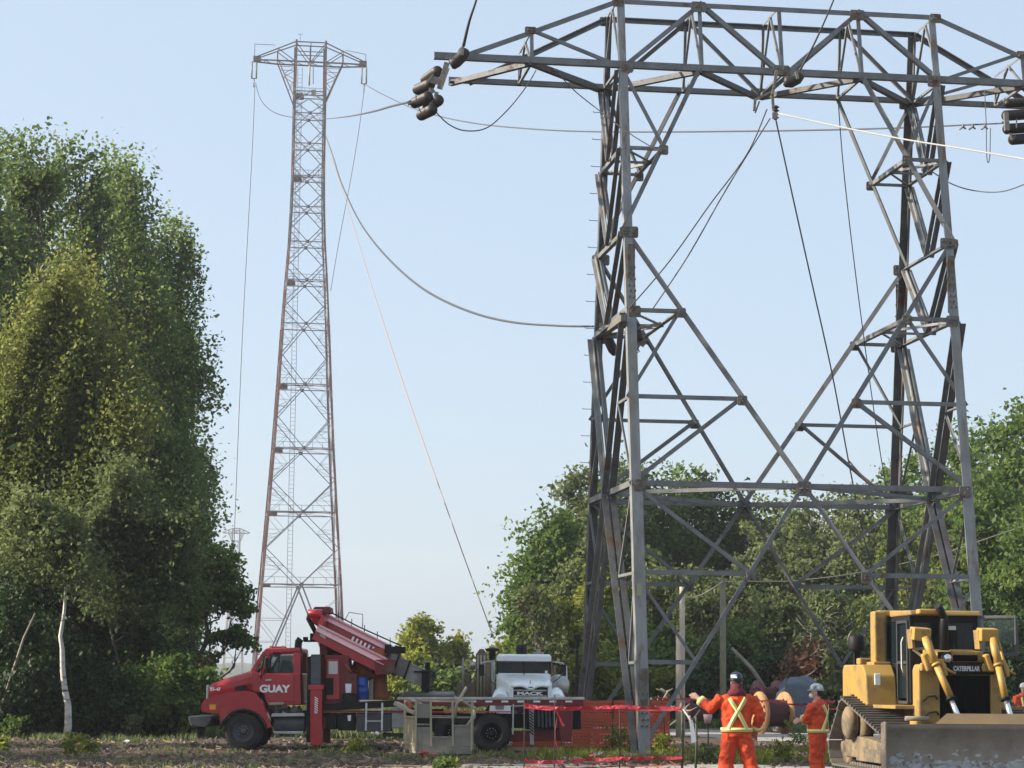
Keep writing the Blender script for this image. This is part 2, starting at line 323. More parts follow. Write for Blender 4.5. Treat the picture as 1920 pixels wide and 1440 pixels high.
# ================================================================== river crossing towers
M['leg_red'] = mat('faded red paint over rust', (.24, .07, .042), .65, (.13, .05, .038), .35, .5, c3=(.30, .27, .25), s3=.5, t3=.56)
M['leg_grey'] = mat('brown grey tower paint', (.12, .085, .075), .65, (.07, .05, .045), .5, .5)
M['brace_grey'] = mat('pale tower bracing', (.26, .275, .3), .6, (.19, .16, .155), .4, .5)
M['platform'] = mat('rusty platform', (.13, .05, .028), .7, (.08, .05, .04), 1.2, .5)
FZ = [98.6, 95.6, 90.6, 87.2, 82.5, 77.5, 72.7, 67.3, 61.4, 54.7, 45.5, 35.9, 26.4, 15.7, -1]
FW = [4.5, 4.5, 4.6, 4.6, 4.62, 4.66, 4.85, 5.25, 6.05, 6.8, 7.7, 8.75, 10.0, 11.5, 13.4]
def crossing_tower(x0, y0, th, full, label):
    c_, s_ = math.cos(th), math.sin(th)
    def W(a, b, z): return V((x0 + a * c_ - b * s_, y0 + a * s_ + b * c_, z))
    T = thing('river_crossing_tower', (x0, y0, 0), label, 'transmission tower')
    def hw(z):
        for i in range(len(FZ) - 1):
            if z >= FZ[i + 1]: return (FW[i] + (FW[i + 1] - FW[i]) * (FZ[i] - z) / (FZ[i] - FZ[i + 1])) / 2
        return FW[-1] / 2
    th_ = 1.0 if full else 3.2
    def part(name, segs, a, mt):
        b = MB()
        for p, q in segs: b.bar(p, q, a * th_)
        return b.build(name, M[mt], T)
    for sx in (-1, 1):
        for fy in (-1, 1):
            zz = FZ if full else [FZ[0], FZ[7], FZ[14]]
            for i in range(len(zz) - 1):
                z0, z1 = zz[i], zz[i + 1]; red = z1 < 62 or (i % 3 == 1)
                part('leg', [(W(sx * hw(z0), fy * hw(z0), z0), W(sx * hw(z1), fy * hw(z1), z1))], .34 if z1 < 50 else .27, 'leg_red' if red else 'leg_grey')
    lv = FZ[2:14]; sec = MB()
    for face in range(4):
        def F(u, z):
            h = hw(z)
            return [W(u * h, -h, z), W(u * h, h, z), W(-h, u * h, z), W(h, u * h, z)][face]
        for i in range(len(lv) - 1):
            z0, z1 = lv[i], lv[i + 1]; zm = (z0 + z1) / 2
            segs = [(F(0, z0), F(-1, zm)), (F(0, z0), F(1, zm)), (F(-1, zm), F(0, z1)), (F(1, zm), F(0, z1))]
            for p, q in segs:
                if full and face < 2: part('brace', [(p, q)], .12, 'brace_grey')
                else: sec.bar(p, q, .1 * th_)
            if full:
                for s in (-1, 1):
                    for k, (za, zb) in enumerate(((z0, zm), (z1, zm))):
                        m1 = F(0, za).lerp(F(s, zm), .5); m2 = F(0, za).lerp(F(s, zm), .72)
                        sec.bar(m1, F(s, za + (zm - za) * .5), .05); sec.bar(m1, F(s, za), .05)
                        if z0 < 62: sec.bar(m2, F(s, za + (zm - za) * .72), .05); sec.bar(m1, F(s, za + (zm - za) * .72), .05)
        for z in lv:
            if full and face < 2: part('girt', [(F(-1, z), F(1, z))], .14, 'brace_grey')
            else: sec.bar(F(-1, z), F(1, z), .12 * th_)
        # bottom K
        zb, zt = FZ[14], FZ[13]
        for s in (-1, 1):
            if full and face < 2: part('brace', [(F(0, zt), F(s, zb))], .22, 'brace_grey')
            else: sec.bar(F(0, zt), F(s, zb), .18)
            for k in (.3, .5, .7):
                q = F(0, zt).lerp(F(s, zb), k); sec.bar(q, F(s, zt + (zb - zt) * k), .06); sec.bar(q, F(s, zt + (zb - zt) * (k - .2)), .06)
    for z in lv:
        for s in (-1, 1): sec.bar(W(-hw(z) * s, -hw(z), z), W(hw(z) * s, hw(z), z), .06)
    sec.build('secondary_bracing', M['brace_grey'], T, kind='stuff')
    # head: crossarm beam with tapering ends, fork arms
    h = 2.25
    for fy in (-1, 1):
        y = fy * 1.1
        part('bottom_chord', [(W(-8.5, y * .5, 95.6), W(-5, y, 95.5)), (W(-5, y, 95.5), W(5, y, 95.5)), (W(5, y, 95.5), W(8.5, y * .5, 95.6))], .2, 'leg_grey')
        part('top_chord', [(W(-8.4, y * .5, 96), W(-2.3, y, 98.6)), (W(-2.3, y, 98.6), W(2.3, y, 98.6)), (W(2.3, y, 98.6), W(8.4, y * .5, 96))], .15, 'leg_grey')
        part('beam_lacing', [(W(-5, y, 95.5), W(-5, y * .8, 97.4)), (W(5, y, 95.5), W(5, y * .8, 97.4)), (W(-5, y, 97.4), W(-2.3, y, 95.5)), (W(5, y, 97.4), W(2.3, y, 95.5)),
              (W(-2.3, y, 98.6), W(0, y, 95.5)), (W(2.3, y, 98.6), W(0, y, 95.5)), (W(0, y, 98.6), W(0, y, 95.5)), (W(-2.3, y, 97.1), W(2.3, y, 97.1))], .11, 'leg_grey')
        for s in (-1, 1):
            part('fork_arm', [(W(s * 2.35, y * 2, 89.4), W(s * 4.9, y, 95.5))], .15, 'leg_grey')
            part('fork_lacing', [(W(s * 3.2, y, 91.4), W(s * 2.3, y, 92.6)), (W(s * 2.3, y, 92.6), W(s * 4.0, y, 93.5)), (W(s * 4.0, y, 93.5), W(s * 2.3, y, 94.6)), (W(s * 4.5, y, 94.6), W(s * 2.3, y, 94.6))], .07, 'leg_grey')
    b = MB()
    for x in (-7, -5, -2.3, 0, 2.3, 5, 7):
        b.bar(W(x, -.9, 95.5), W(x, .9, 95.5), .1); b.bar(W(x, -.9, 95.5), W(x + 1.2, .9, 95.5), .08)
    b.build('plan_lacing', M['leg_grey'], T, kind='stuff')
    for s in (-1, 1):
        b = MB(); b.bar(W(s * 8.5, 0, 95.9), W(s * 8.5, 0, 98.2 if s < 0 else 97.4), .08); b.bar(W(s * 8.5, 0, 98.2 if s < 0 else 97.4), W(s * 5.4, 0, 98.2 if s < 0 else 97.9), .07)
        b.box(W(s * 8.1, 0, 95.9), (1.1, .9, .7)); b.build('arm_end_frame', M['leg_grey'], T)
    if full:
        part('antenna_rod', [(W(-1.6, 0, 98.6), W(-1.6, 0, 100.1)), (W(-2.0, 0, 100.1), W(-1.2, 0, 100.1))], .06, 'brace_grey')
        # climbing shaft with ladder rungs
        b = MB()
        for a in (-.35, .35): b.bar(W(-1.5 + a, .6, 0), W(-1.5 + a, .6, 95), .07)
        for k in range(150): b.bar(W(-1.85, .6, k * .63), W(-1.15, .6, k * .63), .04)
        b.build('climbing_ladder', M['brace_grey'], T)
        for z in (90.3, 77.5, 61.4, 45.5, 35.9, 26.4, 15.7):
            hh = hw(z); b = MB(); b.box(W(-hh + .7, 0, z), (1.3, 2.2, .5)); b.bar(W(-hh, -hh * .3, z + .1), W(hh, -hh * .3, z + .1), .14)
            for k in range(7): b.bar(W(-hh + k * hh / 3, -hh * .3, z + .1), W(-hh + k * hh / 3, -hh * .3, z + 1.2), .05)
            b.bar(W(-hh, -hh * .3, z + 1.2), W(hh, -hh * .3, z + 1.2), .05)
            b.build('landing_platform', M['platform'], T)
        b = MB()
        for z in lv[1:]:
            for f in (-1, 1): b.box(W(0, f * hw(z), z), (.5, .12, .5))
        b.build('gusset_plates', M['steel_dark'], T)
    return T, W
FT, FTW = crossing_tower(-31.35, 340, TH, True, 'tall slender rust red and grey lattice tower behind the red crane truck')
DT, DTW = crossing_tower(P(443, 1000, 1470).x, 1470, TH, False, 'tiny hazy lattice tower far across the river, peeking beside the left trees')
# ================================================================== ground, river, far shore, haze
RUTS = [(56.2, .28), (54.6, .25), (52.3, .3), (50.4, .26), (48.6, .22)]
def hgt(x, y):
    z = 0
    for ry, rw in RUTS:
        d = abs(y - ry - .5 * math.sin(x * .22 + ry)) / rw
        if d < 2 and x < 6: z += -.045 * math.exp(-d * d) + .03 * math.exp(-(d - 1.5) ** 2 * 6)
    return z + hgt0(x, y)
def hgt0(x, y):
    return .05 * noise.noise(V((x * .35, y * .35, 0))) + .025 * noise.noise(V((x * 1.3, y * 1.3, 3)))
def grade(x0, x1, fine0, fine1, st, grow=1.35):
    a = list(np.arange(fine0, fine1 + 1e-6, st)); s = st
    while a[-1] < x1: s *= grow; a.append(min(x1, a[-1] + s))
    s = st; b = []
    c_ = fine0
    while c_ > x0: s *= grow; c_ = max(x0, c_ - s); b.append(c_)
    return np.array(b[::-1] + a)
gx = grade(-1500, 1500, -16, 18, .3); gy = grade(-60, 405, 43, 84, .3)
vs = []; 
for y in gy:
    for x in gx:
        z = hgt(x, y) if -40 < x < 40 and 20 < y < 150 else 0
        if y > 380: z = -3.0 * min(1, (y - 380) / 20)
        vs.append((x, y, z))
nx_, ny_ = len(gx), len(gy)
b = MB(); b.add(vs, [(j * nx_ + i, j * nx_ + i + 1, (j + 1) * nx_ + i + 1, (j + 1) * nx_ + i) for j in range(ny_ - 1) for i in range(nx_ - 1)], True)
def ground_mat():
    m = bpy.data.materials.new('churned soil with dry grass'); m.use_nodes = True; N, L = nodes(m); bs = N['Principled BSDF']
    bs.inputs['Roughness'].default_value = .95; bs.inputs['Specular IOR Level'].default_value = .15
    tc = N.new('ShaderNodeTexCoord'); g = tc.outputs['Object']
    def nz(s, d=8, r=.65):
        n = N.new('ShaderNodeTexNoise'); n.inputs['Scale'].default_value = s; n.inputs['Detail'].default_value = d; n.inputs['Roughness'].default_value = r; L.new(g, n.inputs['Vector']); return n.outputs[0]
    def ramp(src, a, b_):
        r = N.new('ShaderNodeMapRange'); r.inputs[1].default_value = a; r.inputs[2].default_value = b_; L.new(src, r.inputs[0]); return r.outputs[0]
    def mx(f, a, b_):
        x = N.new('ShaderNodeMix'); x.data_type = 'RGBA'; L.new(f, x.inputs[0])
        for i, q in ((6, a), (7, b_)):
            if isinstance(q, tuple): x.inputs[i].default_value = (*q, 1)
            else: L.new(q, x.inputs[i])
        return x.outputs[2]
    c = mx(ramp(nz(1.4), .4, .62), (.1, .066, .046), (.175, .125, .09))
    c = mx(ramp(nz(6), .55, .66), c, (.27, .2, .14))
    c = mx(ramp(nz(.55, 4), .56, .66), c, (.075, .075, .038))
    c = mx(ramp(nz(17, 3), .62, .7), c, (.4, .32, .24))
    c = mx(ramp(nz(9, 5), .6, .3), c, (.055, .042, .034))
    L.new(c, bs.inputs['Base Color'])
    bp = N.new('ShaderNodeBump'); bp.inputs['Strength'].default_value = .9; bp.inputs['Distance'].default_value = .12; L.new(nz(7, 10, .75), bp.inputs['Height']); L.new(bp.outputs[0], bs.inputs['Normal'])
    return m
M['ground'] = ground_mat()
b.build('ground', M['ground'], recenter=False, kind='structure')
M['gravel'] = mat('pale gravel road', (.34, .31, .27), .9, (.24, .21, .18), 3, .5, c3=(.42, .4, .37), s3=14, t3=.56, bump=.7, bscale=16)
def strip(name, pts, kindlabel=None, dz=.012):
    # pts = list of (x, y0, y1), a sheet that follows the ground a little above it
    b = MB(); xs = np.arange(pts[0][0], pts[-1][0], .3); K = 10; vs = []
    for x in xs:
        y0 = np.interp(x, [p[0] for p in pts], [p[1] for p in pts]); y1 = np.interp(x, [p[0] for p in pts], [p[2] for p in pts])
        y0 += .25 * noise.noise(V((x * .7, 5, 1))) + .12 * noise.noise(V((x * 2.7, 5, 1))); y1 += .3 * noise.noise(V((x * .7, 9, 2))) + .12 * noise.noise(V((x * 3, 2, 1)))
        for k in range(K + 1):
            y = y0 + (y1 - y0) * k / K; e = min(k, K - k); vs.append((x, y, hgt(x, y) + dz + (.02 if e > 1 else 0) - (.03 if e == 0 else 0)))
    n = len(xs); b.add(vs, [(i * (K + 1) + k, (i + 1) * (K + 1) + k, (i + 1) * (K + 1) + k + 1, i * (K + 1) + k + 1) for i in range(n - 1) for k in range(K)], True)
    return b.build(name, M['gravel'], recenter=False, kind='structure')
strip('gravel_road', [(3.2, 86, 90), (7, 74, 90), (12, 66, 84), (40, 60, 80)])
strip('gravel_path', [(-2.6, 45.4, 46.4), (-1.5, 45, 48.6), (1, 45, 50.2), (3, 45, 49.6), (5, 45, 50), (12, 45, 50.5)])
# river and far shore
M['water'] = mat('calm river water', (.05, .08, .09), .12, bump=.15, bscale=.6)
b = MB(); b.add([(-1500, 395, -1.6), (1500, 395, -1.6), (1500, 1500, -1.6), (-1500, 1500, -1.6)], [(0, 1, 2, 3)]); b.build('river', M['water'], recenter=False, kind='structure')
M['far_wood'] = mat('far woods', (.04, .06, .028), .95, (.065, .08, .03), .05, .5)
b = MB(); vs = []; X = np.linspace(-1500, 1500, 600)
for j, (dy, hh) in enumerate(((0, -3), (6, .55), (30, .85), (120, 1.0), (400, .9))):
    for x in X:
        t = 12 + 7 * noise.noise(V((x * .004, 1, 0))) + 3.5 * noise.noise(V((x * .05, 1, 0))) + 2 * noise.noise(V((x * .2, j, 0)))
        vs.append((x, 1490 + dy, -3 if hh < 0 else t * hh))
b.add(vs, [(j * 600 + i, j * 600 + i + 1, (j + 1) * 600 + i + 1, (j + 1) * 600 + i) for j in range(4) for i in range(599)], True)
b.build('far_shore_hills', M['far_wood'], recenter=False, kind='structure')
hz = MB().bb(-1520, 1520, -70, 1980, -4.2, 108)
mh = bpy.data.materials.new('haze'); mh.use_nodes = True; N, L = nodes(mh); N.remove(N['Principled BSDF'])
pv = N.new('ShaderNodeVolumePrincipled'); pv.inputs['Color'].default_value = (.93, .96, 1, 1); pv.inputs['Density'].default_value = .0003; pv.inputs['Anisotropy'].default_value = .35
L.new(pv.outputs[0], N['Material Output'].inputs['Volume'])
hz.build('haze', mh, recenter=False, kind='stuff')
# ================================================================== trees and bushes
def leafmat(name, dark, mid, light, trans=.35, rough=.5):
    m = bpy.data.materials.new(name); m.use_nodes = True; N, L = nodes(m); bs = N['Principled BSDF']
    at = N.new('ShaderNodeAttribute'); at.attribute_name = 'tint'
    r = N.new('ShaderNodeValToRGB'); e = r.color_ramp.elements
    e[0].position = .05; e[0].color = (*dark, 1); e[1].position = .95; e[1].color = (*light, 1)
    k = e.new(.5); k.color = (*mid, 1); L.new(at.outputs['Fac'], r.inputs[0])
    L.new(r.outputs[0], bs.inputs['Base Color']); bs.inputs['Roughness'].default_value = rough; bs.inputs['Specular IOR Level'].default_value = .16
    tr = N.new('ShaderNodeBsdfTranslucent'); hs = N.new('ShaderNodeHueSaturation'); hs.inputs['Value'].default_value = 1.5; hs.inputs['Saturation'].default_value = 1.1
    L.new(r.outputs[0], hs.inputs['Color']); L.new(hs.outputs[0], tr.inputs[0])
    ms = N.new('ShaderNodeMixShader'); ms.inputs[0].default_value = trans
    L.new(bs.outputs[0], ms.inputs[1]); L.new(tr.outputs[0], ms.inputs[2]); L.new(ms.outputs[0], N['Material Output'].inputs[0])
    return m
LM = {
 'poplar': leafmat('poplar leaves', (.055, .09, .024), (.115, .16, .05), (.23, .28, .12), .45, .5),
 'maple': leafmat('maple leaves', (.045, .085, .02), (.095, .145, .036), (.19, .24, .07), .45),
 'olive': leafmat('willow leaves', (.055, .08, .03), (.12, .148, .06), (.22, .24, .1), .42, .6),
 'yellow': leafmat('yellowing birch leaves', (.07, .095, .025), (.14, .165, .045), (.26, .26, .085), .42),
 'lime': leafmat('bright shrub leaves', (.07, .09, .015), (.15, .175, .03), (.3, .3, .06), .42),
 'brown': leafmat('browned leaves', (.06, .035, .02), (.12, .06, .035), (.2, .1, .05), .3),
 'dark': leafmat('undergrowth leaves darkened for shade', (.014, .03, .01), (.028, .052, .016), (.05, .08, .024), .2),  # darker green, the shade under the trees painted into the leaves
}
M['bark'] = mat('grey bark', (.13, .11, .09), .9, (.07, .06, .05), 2.5, .5, bump=.6, bscale=12, stretch=(4, 4, 1))
M['birch'] = mat('white birch bark', (.6, .58, .54), .7, (.45, .42, .38), 2, .5, c3=(.05, .045, .04), s3=2.2, t3=.58, stretch=(1, 1, 3.5))
M['deadwood'] = mat('dead wood', (.3, .26, .21), .85, (.18, .15, .12), 3, .5)
def leaves(blobs, nleaf, size, rng, clump=.55, per=22, inner=.18, tintbias=0.0, flat=.5):
    """leaf-sized faces gathered in clumps over and inside a set of ellipsoids"""
    blobs = [(np.array(c, float), np.array(r, float), t) for c, r, t in blobs]
    area = np.array([(r[0] * r[1] + r[0] * r[2] + r[1] * r[2]) for _, r, _ in blobs]); area /= area.sum()
    P_, T_, S_, O_ = [], [], [], []
    for (c, r, t), a in zip(blobs, area):
        nc = max(4, int(nleaf * a / per)); d = rng.normal(size=(nc, 3)); d /= np.linalg.norm(d, axis=1)[:, None]
        rad = np.where(rng.random(nc) < inner, rng.uniform(.25, .75, nc), rng.uniform(.62, 1.18, nc))
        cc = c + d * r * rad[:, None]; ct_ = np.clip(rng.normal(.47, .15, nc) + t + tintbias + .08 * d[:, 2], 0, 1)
        cs = rng.uniform(.5, 1.3, nc)
        for k in range(nc):
            m = max(5, int(per * cs[k])); off = np.clip(rng.normal(size=(m, 3)), -1.7, 1.7) * clump * cs[k] * np.array([1, 1, .62])
            P_.append(cc[k] + off); T_.append(np.clip(ct_[k] + rng.normal(0, .1, m), 0, 1)); O_.append(np.repeat(d[k][None], m, 0))
    P_ = np.concatenate(P_)
    for f_, a_ in ((.55, .34), (1.1, .22), (2.3, .12)):       # ragged, uneven outline
        k_ = rng.normal(size=(3, 3)) * f_ * 1.6; P_ = P_ + a_ * np.sin(P_ @ k_ + rng.uniform(0, 6, 3)) * min(1, clump * 2.2)
    T_ = np.concatenate(T_); O_ = np.concatenate(O_); n = len(P_)
    nrm = rng.normal(size=(n, 3)) + O_ * .7 + np.array([0, 0, flat]); nrm /= np.linalg.norm(nrm, axis=1)[:, None]
    u = np.cross(nrm, rng.normal(size=(n, 3))); u /= np.linalg.norm(u, axis=1)[:, None]; v = np.cross(nrm, u)
    s = size * rng.uniform(.6, 1.25, n)[:, None]
    q = np.stack([P_ + u * s * .62, P_ + v * s * .36 + nrm * s * .1, P_ - u * s * .55, P_ - v * s * .36 + nrm * s * .1], 1).reshape(-1, 3)
    return q, T_, n
def leafmesh(name, q, T_, n, m):
    me = bpy.data.meshes.new(name); me.vertices.add(4 * n); me.vertices.foreach_set('co', q.astype(np.float32).ravel())
    me.loops.add(4 * n); me.loops.foreach_set('vertex_index', np.arange(4 * n, dtype=np.int32))
    me.polygons.add(n); me.polygons.foreach_set('loop_start', np.arange(0, 4 * n, 4, dtype=np.int32))
    at = me.attributes.new('tint', 'FLOAT', 'FACE'); at.data.foreach_set('value', T_.astype(np.float32))
    me.materials.append(m); me.update(calc_edges=True); return me
def limb(b, p, q, r0, r1, rng, wob=.12, n=5):
    p, q = V(p), V(q); L_ = (q - p).length; pts = []
    for i in range(n + 1):
        t = i / n; o = V(rng.normal(size=3)) * wob * L_ * .3 * math.sin(math.pi * t); pts.append(p.lerp(q, t) + o + V((0, 0, -.08 * L_ * math.sin(math.pi * t))))
    b.tube(pts, [r0 + (r1 - r0) * i / n for i in range(n + 1)], 6, caps=False); return pts
def tree(name, label, base, H, R, kind='poplar', z0=.12, nleaf=20000, size=.2, seed=1, bark='bark', leaf=None, group=None, blobs=None, clump=.5, lean=0, rt=None, tint=0.0, nb=None, cat='tree', limbs=10, per=22):
    rng = np.random.default_rng(seed); leaf = leaf or kind
    T = thing(name, base, label, cat, group); B = np.array(base)
    if blobs is None:
        blobs = []; n = nb or (20 if kind == 'poplar' else 12)
        for i in range(n):
            u = (i + .5) / n
            pr = math.sin(math.pi * (.14 + .8 * u)) ** (.75 if kind != 'poplar' else .9)
            a = i * 2.4 + rng.uniform(-.5, .5); rr = R * pr; z = H * (z0 + (1 - z0) * (u ** .93))
            if kind == 'poplar':
                br = rr * rng.uniform(.3, .55); hh = H * rng.uniform(.05, .12) + br * .3
                z = min(z, H - hh * .85)
            else: br = rr * rng.uniform(.5, .64); hh = br * rng.uniform(.75, .95); z = min(z, H - hh)
            o = rr * rng.uniform(.35, .8) * (1 - .35 * u if kind == 'poplar' else .9)
            blobs.append(((math.cos(a) * o + lean * z, math.sin(a) * o, z), (br, br, hh), rng.uniform(-.12, .12)))
        if kind == 'poplar':
            for i in range(20):       # upright sprays standing out of the outline
                a = rng.uniform(0, 6.28); u = rng.uniform(.3, .97); pr = math.sin(math.pi * (.14 + .8 * u)) ** .9; o = R * pr * rng.uniform(.7, 1.05) if u < .85 else R * rng.uniform(0, .45); z = H * min(.95, u)
                blobs.append(((math.cos(a) * o, math.sin(a) * o, z), (R * .13, R * .13, H * rng.uniform(.035, .06)), .16))
    bl = [(np.array(c) + B, r, t) for c, r, t in blobs]
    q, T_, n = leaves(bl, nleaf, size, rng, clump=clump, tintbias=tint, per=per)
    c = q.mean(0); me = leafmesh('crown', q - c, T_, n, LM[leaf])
    o = bpy.data.objects.new('crown', me); col.objects.link(o); place(o, V(c), T)
    rt = rt or max(.09, H * .014); b = MB()
    top = V(base) + V((lean * H * .8, 0, H * .82))
    pts = limb(b, V(base) - V((0, 0, .1)), top, rt, rt * .25, rng, .1, 9)
    idx = rng.permutation(len(bl))[:limbs]
    for i in idx:
        cb = V(bl[i][0]); zz = max(.5, (cb.z) * .6); k = min(9, max(0, int(zz / (H * .82) * 9)))
        s = pts[k]; pp = limb(b, s, cb, rt * .38, rt * .1, rng, .25)
        for _ in range(3):
            e = cb + V(rng.normal(size=3)) * float(bl[i][1][0]) * .6; limb(b, pp[3], e, rt * .15, rt * .04, rng, .25, 3)
    b.build('trunk', M[bark], T); return T
def at(px, topy, Y):
    p = P(px, topy, Y); return (p.x, p.y, 0), p.z
gL = 'tall trees along the left edge of the clearing'
# (px, top y, distance, half width px, seed, leaf count)
LT = [(-60, 245, 82, 85, 1, 'dark green tree cut by the left photo edge, its tops level with the poplars'),
      (42, 262, 86, 62, 2, 'tallest leafy green poplar at the upper left, two rounded tips'),
      (150, 276, 90, 62, 3, 'green poplar with a single pointed tip left of the narrow tower'),
      (232, 300, 95, 62, 4, 'green poplar with twin blunt tips right of the pointed one'),
      (300, 425, 99, 62, 5, 'dark green poplar stepping down toward the narrow tower'),
      (328, 540, 104, 46, 6, 'dark poplar whose sparse side twigs show against the sky'),
      (334, 655, 109, 34, 7, 'dark green tree behind the yellowing birch, midway down the slope of crowns'),
      (328, 812, 114, 28, 8, 'dark tree low in the row beside the foot of the narrow tower'),
      (325, 968, 120, 24, 9, 'lowest and farthest dark tree of the left row')]
for px, ty, Y, hw_, sd_, lab in LT:
    b0, H = at(px, ty, Y); tree('poplar_tree', lab, b0, H, hw_ * (1.5 if sd_ < 6 else 1.28) / FOC * Y, 'poplar', z0=.05, nleaf=60000 if sd_ < 6 else 36000, size=.19, seed=sd_, group=gL, clump=.55)
# round tree with open lower limbs beside the red truck
b0, H = at(398, 1030, 84)
sc = 84 / FOC
def pb(px, py, Y, rx, ry, t=0, ref=None):      # ellipsoid given in photo units round a base
    p = P(px, py, Y); return ((p.x - ref[0], p.y - ref[1], p.z), (rx / FOC * Y, rx / FOC * Y * .8, ry / FOC * Y), t)
R_ = b0
tree('maple_tree', 'rounded dark maple with open lower limbs directly above the red truck hood', b0, H, 2, 'maple', leaf='maple', nleaf=9500, size=.17, seed=21, clump=.2, limbs=14, rt=.16, per=14,
     blobs=[pb(400, 1062, 84, 42, 26, .2, R_), pb(360, 1090, 84, 34, 36, 0, R_), pb(424, 1110, 84, 34, 28, .05, R_), pb(395, 1120, 84, 40, 28, -.1, R_), pb(446, 1150, 84, 22, 16, -.1, R_), pb(420, 1195, 84, 34, 10, -.15, R_), pb(455, 1215, 84, 22, 9, -.15, R_), pb(350, 1150, 84, 22, 22, -.1, R_), pb(385, 1232, 84, 22, 12, -.1, R_), pb(345, 1200, 84, 18, 14, -.1, R_)])
# yellowing birch with a white trunk
b0, H = at(126, 505, 76); R_ = b0
tree('birch_tree', 'yellowing birch with a white leaning trunk in front of the dark poplars', b0, H, 3, 'yellow', leaf='yellow', bark='birch', nleaf=84000, size=.15, seed=31, clump=.62, limbs=14, rt=.12, lean=-.004, tint=0,
     blobs=[pb(125, 550, 76, 26, 48, .25, R_), pb(90, 600, 76, 38, 42, .15, R_), pb(160, 590, 76, 36, 46, .2, R_), pb(50, 670, 76, 44, 50, .1, R_), pb(120, 680, 76, 48, 50, 0, R_), pb(170, 680, 76, 40, 50, 0, R_), pb(30, 760, 76, 46, 52, 0, R_),
            pb(90, 780, 76, 54, 56, -.04, R_), pb(170, 780, 76, 46, 50, -.03, R_), pb(245, 775, 75, 30, 34, .18, R_), pb(60, 860, 76, 54, 50, -.06, R_), pb(140, 880, 76, 50, 50, -.05, R_), pb(200, 880, 76, 36, 44, -.08, R_), pb(110, 960, 76, 52, 44, -.1, R_), pb(40, 950, 76, 50, 46, -.08, R_), pb(150, 980, 75, 50, 46, -.08, R_), pb(60, 1030, 75, 54, 46, -.1, R_)])
b0, H = at(215, 880, 73); R_ = b0
tree('young_tree', 'olive green young tree right of the white birch trunk', b0, H, 3, 'maple', leaf='olive', nleaf=26000, size=.16, seed=33, clump=.6, limbs=3, rt=.06, tint=-.1,
     blobs=[pb(215, 930, 73, 46, 46, .1, R_), pb(265, 985, 73, 48, 52, 0, R_), pb(190, 1010, 73, 48, 50, -.05, R_), pb(235, 1070, 73, 60, 50, -.15, R_), pb(300, 1080, 74, 40, 46, -.1, R_)])
# wooded understorey: bushes in the shade
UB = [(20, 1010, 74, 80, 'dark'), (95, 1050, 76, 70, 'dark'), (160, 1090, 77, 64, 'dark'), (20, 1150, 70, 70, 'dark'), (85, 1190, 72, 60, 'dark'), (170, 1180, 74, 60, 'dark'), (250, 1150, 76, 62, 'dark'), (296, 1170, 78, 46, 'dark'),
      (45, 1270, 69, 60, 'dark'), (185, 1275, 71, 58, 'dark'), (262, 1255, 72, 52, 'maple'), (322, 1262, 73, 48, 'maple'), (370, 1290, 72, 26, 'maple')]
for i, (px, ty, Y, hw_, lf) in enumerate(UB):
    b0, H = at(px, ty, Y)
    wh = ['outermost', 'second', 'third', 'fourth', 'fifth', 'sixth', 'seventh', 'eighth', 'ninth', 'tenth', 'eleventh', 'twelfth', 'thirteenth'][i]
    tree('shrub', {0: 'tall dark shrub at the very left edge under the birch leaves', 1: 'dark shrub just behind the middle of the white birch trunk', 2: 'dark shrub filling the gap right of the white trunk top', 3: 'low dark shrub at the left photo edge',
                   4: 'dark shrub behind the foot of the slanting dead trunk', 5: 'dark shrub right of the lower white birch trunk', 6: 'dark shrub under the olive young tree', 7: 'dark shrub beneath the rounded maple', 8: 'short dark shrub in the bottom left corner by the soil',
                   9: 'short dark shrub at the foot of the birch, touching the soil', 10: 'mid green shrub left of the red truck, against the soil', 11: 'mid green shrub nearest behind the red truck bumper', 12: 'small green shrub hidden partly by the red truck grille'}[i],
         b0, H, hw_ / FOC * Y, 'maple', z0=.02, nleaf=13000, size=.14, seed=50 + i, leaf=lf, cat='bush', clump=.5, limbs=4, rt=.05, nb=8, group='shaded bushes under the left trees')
b0, H = at(372, 1235, 78); tree('shrub', 'rust brown shrub behind the red truck hood', b0, H, .75, 'maple', z0=.02, nleaf=4500, size=.17, seed=71, leaf='brown', cat='bush', clump=.26, limbs=4, rt=.05, nb=6)
b0, H = at(405, 1275, 77); tree('shrub', 'small grey green shrub between the brown shrub and the truck cab', b0, H, .6, 'maple', z0=.02, nleaf=2500, size=.16, seed=72, leaf='olive', cat='bush', clump=.22, limbs=3, rt=.04, nb=5)
b0, H = at(140, 1130, 75); tree('shrub', 'reddish brown sapling beside the white birch trunk', b0, H, .6, 'maple', z0=.45, nleaf=1800, size=.15, seed=73, leaf='brown', cat='bush', clump=.25, limbs=3, rt=.04, nb=5)
